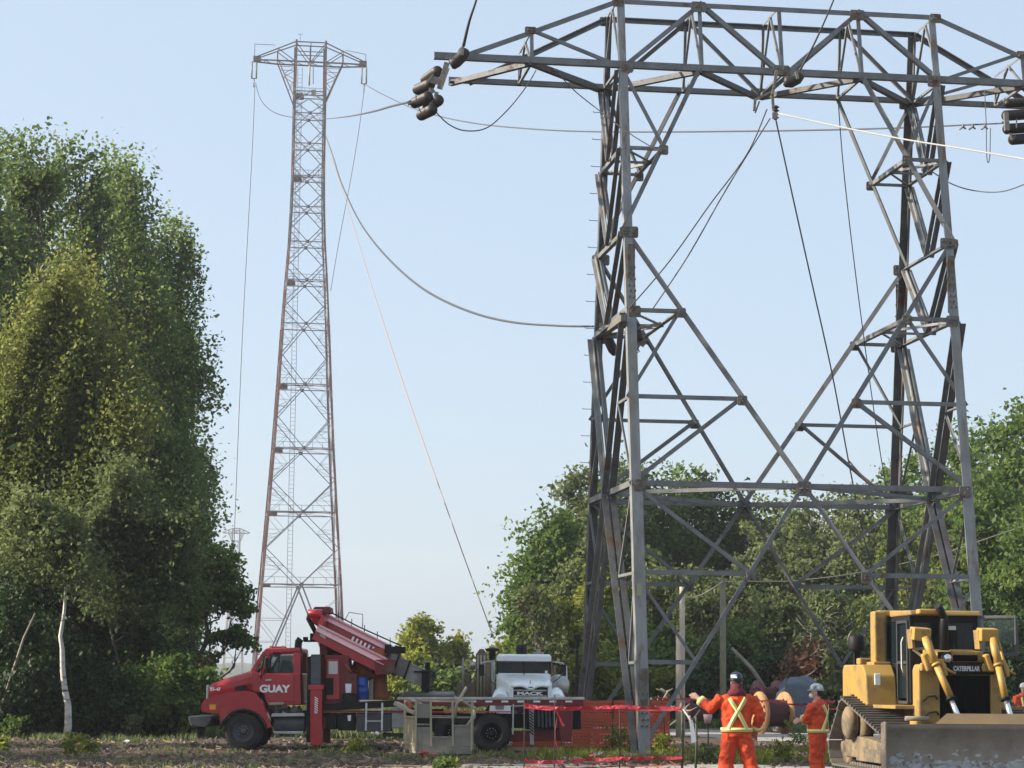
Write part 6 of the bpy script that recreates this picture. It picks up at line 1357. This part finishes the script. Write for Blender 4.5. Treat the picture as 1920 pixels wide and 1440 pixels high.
cluster('three stacked insulators entering from the right photo edge under the arm', [((1884, 217, 57), (1945, 213, 58), .14), ((1886, 242, 57), (1945, 238, 58), .14), ((1897, 262, 57), (1950, 258, 58), .14), ((1886, 194, 57), (1945, 190, 58), .12)],
   [((1886, 212, 56.8), (1888, 245, 56.8), .12), ((1906, 222, 57), (1906, 240, 57), .03), ((1893, 250, 57), (1899, 262, 57), .05), ((1878, 230, 57), (1886, 229, 57), .05)], [])
cluster('dark insulators looped inside the left tower leg', [((1138, 622, 61.5), (1142, 640, 61.5), (1149, 655, 61.5), (1157, 662, 61.5), .14), ((1158, 608, 60.5), (1180, 606, 60), .13), ((1188, 606, 59), (1192, 625, 59), (1197, 640, 59), .16), ((1196, 652, 59), (1184, 660, 59), .13)],
   [((1120, 634, 63), (1170, 596, 56), .16), ((1132, 618, 60), (1165, 612, 59), .08), ((1186, 618, 58), (1240, 606, 58), .07), ((1185, 640, 58.8), (1200, 648, 58.8), .08)], [((1131, 610, 60), .2, .12, 0), ((1203, 640, 59), .25, .22, .6)])
for px, lab in ((1806, 'leftmost'), (1824, 'middle'), (1847, 'rightmost')):
    b = MB(); b.tube([P(px, 233, 57.5), P(px, 240, 57.5)], .035, 8); b.tube([P(px - 7, 243, 57.5), P(px, 238, 57.5), P(px + 5, 242, 57.5)], .025, 6)
    t = thing('line_clamp', P(px, 236, 57.5), f'{lab} of three small clamps on the line beside the right arm', 'clamp', 'clamps on the thin line'); b.build('clamp_body', M['hardware'], t)
# insulators and line gear on the tall tower
for px, lab in ((478, 'left'), (684, 'right')):
    b = MB(); a = P(px - 1, 116 if px < 500 else 126, 339)
    for dx in (-.35, .35): b.tube([a + V((dx, 0, 0)), a + V((dx, 0, -2.6))], .13, 6)
    b.bar(a + V((-.4, 0, -.0)), a + V((.4, 0, 0)), .12); b.bar(a + V((-.4, 0, -2.6)), a + V((.4, 0, -2.6)), .12); b.tube([a + V((0, 0, -2.6)), a + V((0, 0, -4))], .1, 6)
    t = thing('insulator_pair', a, f'twin insulator string hanging from the {lab} end of the tall tower', 'insulator'); b.build('insulator_string', M['hardware'], t)
a = P(581, 110, 339); b = MB(); b.tube([a, a + V((0, 0, -4.2))], .14, 6); b.tube([a + V((.5, 0, 0)), a + V((.6, 0, -4))], .07, 5); b.box(a + V((.7, 0, -5.3)), (.7, .5, .8))
t = thing('insulator_pair', a, 'central insulator string and wooden block hanging in the tall tower head', 'insulator'); b.build('insulator_string', M['tan'], t)
# wooden poles and wires behind the tower
def pole(px, ytop, ybot, Y, r, label, mt='wood'):
    a, c = P(px, ytop, Y), P(px, ybot, Y); t = thing('wooden_pole', (a.x, Y, 0), label, 'pole')
    MB().tube([V((a.x, Y, -.2)), V((a.x, Y, a.z))], [r * 1.15, r], 10).build('pole_shaft', M[mt], t); return t
M['polegreen'] = mat('greenish treated pole', (.2, .2, .13), .85, (.14, .14, .09), 3, .5)
M['palepole'] = mat('pale dry pole', (.52, .44, .34), .85, (.4, .33, .25), 3, .5)
pole(1279, 1097, 0, 78, .09, 'slim tall pale pole left of the signalling worker', 'palepole')
pole(1272, 1186, 0, 76, .085, 'short pale pole standing just left of the slim tall one', 'palepole')
pole(1355, 1088, 0, 84, .11, 'greenish wooden utility pole behind the signalling worker', 'polegreen')
cable('service_wire', 'wire between the pale pole and the greenish pole and on past the tower', [(1280, 1120), (1310, 1117), (1335, 1104), (1355, 1090)], 78, 84, .022, 'tan')
cable('service_wire', 'wire rising from the greenish pole to the right photo edge', [(1355, 1090), (1430, 1090), (1500, 1088), (1620, 1072), (1760, 1040), (1850, 1010), (1925, 985)], 84, 92, .022, 'tan')
a = P(1082, 1194, 70); t = thing('steel_post', (a.x, 70, 0), 'thin black post with a flat cap beside the dark rear leg of the tower', 'post')
MB().bar(V((a.x, 70, 0)), a, .1).build('post_shaft', M['black'], t); MB().box(a, (.22, .2, .14)).build('post_cap', M['black'], t)
a, c = P(1372, 1215, 88), P(1450, 1300, 88); t = thing('leaning_log', (c.x, 88, 0), 'pale dead log leaning right between the poles and the reels', 'log'); MB().tube([a, a.lerp(c, .5) + V((0, 0, .05)), V((c.x + .6, 88, .1))], [.06, .08, .1], 8).build('log_body', M['deadwood'], t)
# ================================================================== reels, tarp, tape fence, litter, plants
M['reelwood'] = mat('orange weathered plywood', (.45, .22, .09), .8, (.33, .15, .06), 3, .5, c3=(.2, .1, .05), s3=4, t3=.6)
M['reelcable'] = mat('dark red wound cable', (.1, .025, .025), .7, (.06, .02, .02), 8, .5, bump=.6, bscale=30, stretch=(8, .3, .3))
def reel(px, py, Y, r, L_, yaw, label, flange='reelwood'):
    c = P(px, py, Y); T = thing('cable_reel', (c.x, Y, c.z - r), label, 'cable reel', 'wooden cable reels')
    ax = V((math.cos(yaw), math.sin(yaw), 0))
    for s in (-1, 1):
        o_ = c + ax * s * L_ / 2; b = MB(); b.lathe([(.05, -.03), (r, -.03), (r, .03), (.05, .03)], o_, ax, 36); F_ = b.build('flange', M[flange], T)
        for k in range(12):
            a = k / 12 * 6.283; d, x, y = MB().frame(ax); p = o_ + (x * math.cos(a) + y * math.sin(a)) * r * .62 - ax * .045
            MB().box(p, (.03, .08, .08)).build('bolt_slot', M['black'], F_)
    b = MB(); pf = [(r * .62 + (.012 if k % 2 else 0), -L_ / 2 + .04 + k * (L_ - .08) / 40) for k in range(41)]; b.lathe(pf, c, ax, 30); b.build('wound_cable', M['reelcable'], T)
    return T
reel(1448, 1337, 80, .74, .95, .35, 'orange wooden cable reel directly right of the signalling worker')
reel(1438, 1312, 88, .74, .8, .3, 'dark red cable reel behind the orange one', 'dkred')
reel(1310, 1336, 84, .5, .8, .1, 'dark low reel behind the raised arm of the signalling worker', 'dkred')
# tarpaulin over a load
M['tarp'] = mat('blue grey tarpaulin', (.085, .115, .15), .55, (.055, .075, .1), 2, .5, bump=.5, bscale=3)
Yt = 86.0; o0, o1 = P(1452, 1370, Yt), P(1538, 1370, Yt); T = thing('tarped_load', ((o0.x + o1.x) / 2, Yt, 0), 'tall load under a blue grey tarpaulin between the reels and the bulldozer', 'tarpaulin')
b = MB(); nx2, nz2 = 72, 28; vs = []; xc_, hw2 = (o0.x + o1.x) / 2, (o1.x - o0.x) / 2; Ht = P(1500, 1268, Yt).z
for j in range(nz2):
    t = j / (nz2 - 1); z = Ht * (t if t < .9 else .9 + (t - .9) * .9)
    for i in range(nx2):
        a = i / nx2 * 2 * math.pi; sx_ = math.copysign(abs(math.cos(a)) ** .5, math.cos(a)); sy_ = math.copysign(abs(math.sin(a)) ** .5, math.sin(a))
        sh_ = 1 - .12 * t - (.35 * max(0, t - .85) / .15); fold = .06 * math.sin(a * 11 + t * 3) * (1 - .8 * t) + .09 * noise.noise(V((math.cos(a) * 2.5, math.sin(a) * 2.5, t * 4))) + .04 * noise.noise(V((math.cos(a) * 7, math.sin(a) * 7, t * 9)))
        zt_ = z - (.35 * Ht * t if math.cos(a) < -.55 else 0) * .6
        vs.append((xc_ + (hw2 + fold) * sx_ * sh_, Yt + (1.1 + fold) * sy_ * sh_, max(.12, zt_ + .1 * t * noise.noise(V((math.cos(a) * 2, math.sin(a) * 2, t * 3 + 4))))))
b.add(vs, [(j * nx2 + i, j * nx2 + (i + 1) % nx2, (j + 1) * nx2 + (i + 1) % nx2, (j + 1) * nx2 + i) for j in range(nz2 - 1) for i in range(nx2)] + [tuple((nz2 - 1) * nx2 + i for i in range(nx2))], True)
b.build('tarpaulin', M['tarp'], T); MB().bb(xc_ - hw2 * .95, xc_ + hw2 * .95, Yt - .9, Yt + .9, .0, .2).build('skid_base', M['grey2'], T, .02)
MB().tube([V((xc_ - hw2 * 1.0, Yt - 1.0, Ht * .52)), V((xc_, Yt - 1.14, Ht * .5)), V((xc_ + hw2, Yt - 1.0, Ht * .53))], .02, 5).build('tie_rope', M['black'], T)
# tape fence: thin posts and sagging red tape
M['redtape'] = mat('red danger tape', (.42, .012, .025), .55, (.55, .05, .07), 5, .5)
M['rod'] = mat('thin rusty rod', (.03, .025, .024), .8)
M['greenpost'] = mat('green steel post', (.05, .06, .03), .7)
GP = 'thin posts of the tape fence'
PO = [(983, 1312, 45.2, .012, 'rod', 'leftmost thin rusty rod of the tape fence'), (1040, 1303, 46.5, .013, 'rod', 'second thin rod, with a pink ribbon tied to it'), (1162, 1326, 45.2, .012, 'rod', 'thin rod in front of the front left tower foot'),
      (1245, 1345, 60.0, .014, 'rod', 'short thin rod right of the orange mesh'), (1279, 1316, 45.2, .026, 'greenpost', 'green post where the red tape ends'), (1305, 1342, 44.6, .024, 'greenpost', 'green post with a white tag hanging beside it'), (1327, 1352, 66, .018, 'rod', 'thin rod with a pale pot on top behind the green posts')]
for px, yt, Y, r, mt, lab in PO:
    a = P(px, yt, Y); t = thing('fence_post', (a.x, Y, 0), lab, 'post', GP); MB().tube([V((a.x + .02 * math.sin(px), Y, -.1)), V((a.x + .01, Y, a.z * .5)), a], r, 7).build('post_rod', M[mt], t)
a = P(1327, 1346, 66); t = thing('marker_cap', a, 'pale pink pot upside down on a thin rod', 'pot'); MB().lathe([(.0, 0), (.09, 0), (.13, .26), (.0, .26)], a - V((0, 0, .16)), (0, 0, 1), 14).build('pot_body', mat('pale pink plastic', (.55, .35, .34), .6), t)
def tape(label, pts, Y, w_, name='danger_tape', tw=.25, cat='tape'):
    ps = []; 
    for (a, b_), (c, d) in zip(pts, pts[1:]):
        for k in range(8): t = k / 8; ps.append(P(a + (c - a) * t, b_ + (d - b_) * t + 1.2 * math.sin(math.pi * t), Y))
    ps.append(P(*pts[-1], Y)); b = MB(); vs = []; rr = random.Random(len(pts) + int(pts[0][1]))
    for i, p in enumerate(ps):
        a = rr.uniform(-tw, tw) + .9 * math.sin(i * .37) * tw; h = w_ * rr.uniform(.75, 1.1)
        u = V((0, math.sin(a), math.cos(a))) * h / 2; vs += [p + u, p - u, p - u + V((0, .006, 0)), p + u + V((0, .006, 0))]
    b.add(vs, [(i * 4 + k, i * 4 + (k + 1) % 4, i * 4 + 4 + (k + 1) % 4, i * 4 + 4 + k) for i in range(len(ps) - 1) for k in range(4)], False)
    t = thing(name, ps[0], label, cat); b.build('tape_strip', M['redtape'], t); return t
tape('red danger tape stretched at chest height between the thin rods', [(983, 1322), (1040, 1328), (1100, 1327), (1162, 1325), (1225, 1327), (1279, 1328)], 45.1, .085, tw=.6)
tape('second narrower red tape doubled just under the stretched one', [(983, 1327), (1040, 1331), (1162, 1330), (1279, 1331)], 45.05, .03, tw=.9)
tape('red tape lying low just above the soil between the rods', [(982, 1426), (1035, 1429), (1100, 1424), (1162, 1422), (1220, 1421), (1279, 1420)], 45.15, .08, tw=.7)
tape('thin red tape lying on the path edge', [(985, 1437), (1060, 1440), (1160, 1436), (1279, 1434)], 45.3, .03, tw=.8)
tape('pale red rope line behind the worker, running to the bulldozer', [(1230, 1308), (1300, 1311), (1360, 1312), (1440, 1314), (1500, 1322), (1570, 1330)], 62, .05, tw=.4)
tape('short red barrier behind the white helmeted worker', [(1540, 1314), (1566, 1315)], 62, .09, tw=.2)
tape('pink ribbon tied to the second rod, its tail hanging down', [(1041, 1330), (1046, 1338), (1052, 1352), (1058, 1360)], 46.3, .09, tw=.4, name='ribbon')
tape('long pink ribbon hanging to the ground beside the second rod', [(1044, 1345), (1041, 1370), (1042, 1392), (1046, 1402)], 46.3, .05, tw=.4, name='ribbon')
tape('twisted red tape tail caught right of the front tower leg', [(1210, 1328), (1222, 1338), (1232, 1344), (1238, 1352)], 54, .04, tw=.5, name='ribbon')
# white tag and tape scrap on the green post
b = MB(); a, c = P(1296, 1352, 44.5), P(1301, 1392, 44.5); b.add([a + V((-.04, 0, 0)), a + V((.03, 0, .02)), c + V((.05, .01, .02)), c + V((-.04, .01, -.02))], [(0, 1, 2, 3)]); b.add([a + V((-.04, .01, 0)), a + V((.03, .01, .02)), c + V((.05, .02, .02)), c + V((-.04, .02, -.02))], [(3, 2, 1, 0)])
t = thing('paper_tag', a, 'long white tag hanging between the two green posts', 'tag'); b.build('tag_sheet', M['letter'], t); MB().tube([P(1281, 1330, 44.8), P(1292, 1346, 44.6), P(1297, 1354, 44.5)], .018, 5).build('tag_string', M['rope'], t)
# orange mesh fence behind the tower legs: real open mesh
M['omesh'] = mat('orange plastic mesh', (.62, .1, .045), .7, (.48, .07, .035), 2, .5)
def meshfence(px0, px1, Y, h, label, droop=.06):
    x0, x1 = P(px0, 1350, Y).x, P(px1, 1350, Y).x; T = thing('mesh_fence', ((x0 + x1) / 2, Y, 0), label, 'fence', 'orange plastic mesh fence lengths')
    top = lambda x: h - droop * abs(math.sin((x - x0) * 1.5)) + .03 * noise.noise(V((x * 2, 0, 0)))
    yy = lambda x, z: Y + .05 * math.sin(x * 3) + .05 * noise.noise(V((x * 2, z * 3, 1)))
    b = MB(); nz = 15; n = int((x1 - x0) / .085)
    for j in range(nz + 1):
        for i in range(n):
            xa, xb = x0 + i * .085, x0 + (i + 1) * .085; za, zb = .04 + (top(xa) - .04) * j / nz, .04 + (top(xb) - .04) * j / nz; wv = .028 if j % 5 else .04
            b.add([(xa, yy(xa, za), za - wv), (xb, yy(xb, zb), zb - wv), (xb, yy(xb, zb), zb + wv), (xa, yy(xa, za), za + wv)], [(0, 1, 2, 3)])
    for i in range(n + 1):
        xa = x0 + i * .085
        for j in range(nz): za, zb = .04 + (top(xa) - .04) * j / nz, .04 + (top(xa) - .04) * (j + 1) / nz; b.add([(xa - .014, yy(xa, za), za), (xa + .014, yy(xa, za), za), (xa + .014, yy(xa, zb), zb), (xa - .014, yy(xa, zb), zb)], [(0, 1, 2, 3)])
    b.build('mesh_net', M['omesh'], T, kind='stuff')
    for k in range(int((x1 - x0) / 1.3) + 1): x = x0 + k * 1.3; MB().bar((x, Y + .04, 0), (x, Y + .04, h + .05), .035).build('mesh_stake', M['rod'], T)
    return T
meshfence(1058, 1258, 61.5, 1.3, 'orange mesh fence running behind the front left tower foot')
meshfence(962, 1055, 61.5, .42, 'low collapsed orange mesh under the flatbed tail')
# litter and timber on the soil
def clod(b, x, y, r, rr):
    z = hgt(x, y); a0 = rr.uniform(0, 6); n = 6
    ring = [(x + r * rr.uniform(.7, 1.2) * math.cos(a0 + k * 6.283 / n), y + r * rr.uniform(.7, 1.2) * math.sin(a0 + k * 6.283 / n), z - .01) for k in range(n)]
    top_ = [(x + (p[0] - x) * .6, y + (p[1] - y) * .6, z + r * rr.uniform(.4, .8)) for p in ring]
    b.add(ring + top_, [(k, (k + 1) % n, (k + 1) % n + n, k + n) for k in range(n)] + [tuple(range(n, 2 * n))])
rr = random.Random(5); clods = {'a': MB(), 'b': MB(), 'c': MB()}
for k in range(5200):
    y = 44 + 26 * rr.random() ** 1.6; x = rr.uniform(-.24, .27) * y
    key = rr.choice('aaab'); clod(clods[key], x, y, rr.uniform(.02, .085) * (1.6 if rr.random() < .08 else 1), rr)
M['clod'] = mat('dark soil clods', (.06, .043, .033), .95, (.1, .074, .056), 3, .5); M['stone'] = mat('pale stones', (.24, .19, .15), .9, (.17, .13, .1), 4, .5)
clods['a'].build('soil_clods', M['clod'], kind='stuff'); clods['b'].build('pale_stones', M['stone'], kind='stuff')
b = MB()
for k in range(1500):      # dry stalks and wood chips lying on the churned soil
    y = 44 + 24 * rr.random() ** 1.5; x = rr.uniform(-.24, .1) * y; a = rr.uniform(0, 3.14); L_ = rr.uniform(.05, .32); z = hgt(x, y) + .02
    b.bar((x, y, z), (x + L_ * math.cos(a), y + L_ * math.sin(a), z + rr.uniform(-.0, .07)), .014 + .012 * rr.random())
M['straw'] = mat('dry stalks', (.27, .2, .12), .9, (.18, .13, .08), 3, .5); b.build('dry_stalks', M['straw'], kind='stuff')
# grass: blades in tufts where the photo is green
def grass(name, region, n, mt, hmin, hmax, dens=None, seed=1, w=.012):
    rng = np.random.default_rng(seed); vs = []; k = 0; tint = []
    while k < n:
        x, y = region(rng); q = noise.noise(V((x * .8, y * .8, 7)))
        if q < (dens or -1): continue
        k += 1; m = rng.integers(4, 9); t0 = np.clip(rng.normal(.5, .25), 0, 1)
        for _ in range(m):
            a = rng.uniform(0, 6.28); h = rng.uniform(hmin, hmax) * (1 + .4 * q); o = rng.uniform(0, .07); x2 = x + o * math.cos(a); y2 = y + o * math.sin(a); z2 = hgt(x2, y2) + .005
            lx, ly = rng.uniform(-.4, .4) * h, rng.uniform(-.4, .4) * h; px_, py_ = math.cos(a + 1.5) * w, math.sin(a + 1.5) * w
            vs += [(x2 - px_, y2 - py_, z2), (x2 + px_, y2 + py_, z2), (x2 + px_ * .6 + lx * .6, y2 + py_ * .6 + ly * .6, z2 + h * .7), (x2 + lx, y2 + ly, z2 + h)]; tint.append(min(1, max(0, t0 + rng.normal(0, .1))))
    q = np.array(vs); me = leafmesh(name, q, np.array(tint), len(tint), LM[mt]); o_ = bpy.data.objects.new(name, me); col.objects.link(o_); o_['kind'] = 'stuff'
def inpx(px0, px1, y0, y1):
    def f(rng):
        Y = y0 + (y1 - y0) * rng.random() ** 1.3; px = rng.uniform(px0, px1); return ((px - 960) / FOC * Y * 1.0 + .0, Y)
    return f
grass('grass', inpx(1000, 1940, 51.5, 61), 1700, 'lime', .05, .18, .12, 2)
grass('dry_grass', inpx(900, 1940, 51, 61), 1100, 'yellow', .04, .14, .05, 3)
grass('grass', inpx(560, 1000, 51, 62), 380, 'olive', .04, .16, .05, 4)
grass('grass', inpx(-60, 380, 64, 69), 250, 'olive', .06, .2, .05, 5)
grass('grass', inpx(-60, 560, 45, 58), 260, 'olive', .04, .14, .12, 6)
grass('roadside_grass', inpx(1000, 1940, 91, 110), 7000, 'maple', .08, .35, -.3, 7, .02)
grass('roadside_grass', inpx(340, 1000, 70, 140), 6000, 'olive', .1, .4, -.3, 8, .03)
# leafy weeds that read as single plants
WD = [(130, 1418, 'lime', .5, 'bright green weed clump on the soil in the lower left'), (160, 1410, 'lime', .3, 'small green weed right of the lower left clump'), (5, 1405, 'lime', .35, 'small green weed at the very left edge'), (672, 1412, 'lime', .38, 'pale weed on the soil left of the basket'),
      (845, 1438, 'lime', .18, 'yellow green weed at the bottom edge under the basket'), (828, 1447, 'maple', .22, 'dark weed at the bottom edge below the basket'), (1160, 1408, 'lime', .75, 'lime green weed just left of the front tower foot'), (1245, 1412, 'lime', .5, 'lime green weed right of the front tower foot'),
      (1110, 1400, 'maple', .6, 'green weed behind the dark rear leg foot'), (1496, 1400, 'maple', .8, 'round dark green bush at the path edge beside the masked worker'), (1330, 1428, 'olive', .45, 'grassy weed between the green posts and the worker'), (1465, 1425, 'lime', .5, 'lime weed right of the standing worker'), (1530, 1415, 'lime', .5, 'lime weed behind the masked worker'), (30, 1385, 'maple', .8, 'green weed clump at the wood edge, far left'), (250, 1380, 'olive', .6, 'dry weed at the wood edge left of the truck bumper')]
for i, (px, py, lf, s, lab) in enumerate(WD):
    Y = FOC * EYE / (py - HOR - .0085 * (px - 960)); g = gpx(px, Y); 
    tree('weed', lab, (g.x, g.y, 0), s, s * .62, 'maple', z0=.05, nleaf=420, size=.085, seed=600 + i, leaf=lf, cat='weed', clump=.07, limbs=3, rt=.008, nb=5, per=12, group='weeds on the soil')
# odd scraps
g = P(590, 1395, 54); 
def scrap(name, label, px, py, Y, size, mt, cat, n=5, sd_=1):
    c = P(px, py, Y); c.z = max(.03, c.z); r2 = random.Random(sd_); T = thing(name, c, label, cat)
    for k in range(n):
        b = MB(); p = c + V((r2.uniform(-1, 1), r2.uniform(-.5, .5), r2.uniform(0, .4))) * size; b.box(p, (size * r2.uniform(.5, 1.2), size * r2.uniform(.3, .8), size * r2.uniform(.2, .5)), Rm(r2.uniform(-.5, .5), r2.uniform(-.5, .5), r2.uniform(0, 3))); b.build('scrap_piece', M[mt], T, size * .1)
scrap('plastic_scrap', 'red plastic scraps on the soil in front of the basket', 798, 1416, 53.5, .17, 'redtape', 'litter', 5, 3)
scrap('plastic_scrap', 'second red scrap right of the first under the basket', 812, 1418, 53, .12, 'redtape', 'litter', 3, 9)
scrap('white_bottle', 'crumpled white bottle on the soil under the ladder', 702, 1376, 56.5, .12, 'letter', 'litter', 3, 4)
scrap('paper_litter', 'white paper litter on the soil far left of the truck', 237, 1394, 63, .1, 'letter', 'litter', 3, 5)
scrap('debris_pile', 'small pile of red and pale debris left of the front tower foot', 1118, 1418, 50, .16, 'stone', 'litter', 5, 6)
scrap('plastic_scrap', 'red scrap lying in the debris left of the front tower foot', 1112, 1418, 49.8, .1, 'redtape', 'litter', 3, 8)
a, c = P(722, 1440, 46.9), P(790, 1442, 46.6); t = thing('thin_board', (a.x, 46.8, 0), 'thin pale board on the soil at the bottom edge left of the path', 'board'); MB().bar(V((a.x, 46.9, .05)), V((c.x, 46.7, .05)), .12, .03).build('board_body', M['straw'], t)
t = thing('felled_branch', P(740, 1392, 57), 'pale branch lying under the ladder', 'branch'); MB().tube([P(718, 1377, 58.5), P(745, 1378, 58.5), P(770, 1377, 58.5)], [.06, .05, .03], 6).build('branch_body', M['deadwood'], t)
# brush pile of dead branches near the bulldozer
rr = random.Random(12)
for i, (px, py, Y, n, sp, lab) in enumerate([(1545, 1165, 98, 26, 40, 'tangle of pale dead branches above the tarpaulin'), (1560, 1225, 95, 30, 44, 'brown pile of dead branches left of the bulldozer'), (1255, 1330, 74, 26, 40, 'pile of pale cut branches behind the front tower leg')]):
    c = P(px, py, Y); T = thing('brush_pile', (c.x, Y, 0), lab, 'branches'); b = MB(); s = sp / FOC * Y
    for k in range(n):
        p = c + V((rr.uniform(-1, 1) * s, rr.uniform(-1, 1), rr.uniform(-.8, .6) * s)); q = p + V((rr.uniform(-1, 1), rr.uniform(-.6, .6), rr.uniform(-.5, .7))) * s * .8
        b.tube([p, p.lerp(q, .5) + V((0, 0, rr.uniform(-.1, .1))), q], [.035, .03, .015], 5)
    b.build('dead_branches', M['deadwood'], T, kind='stuff')
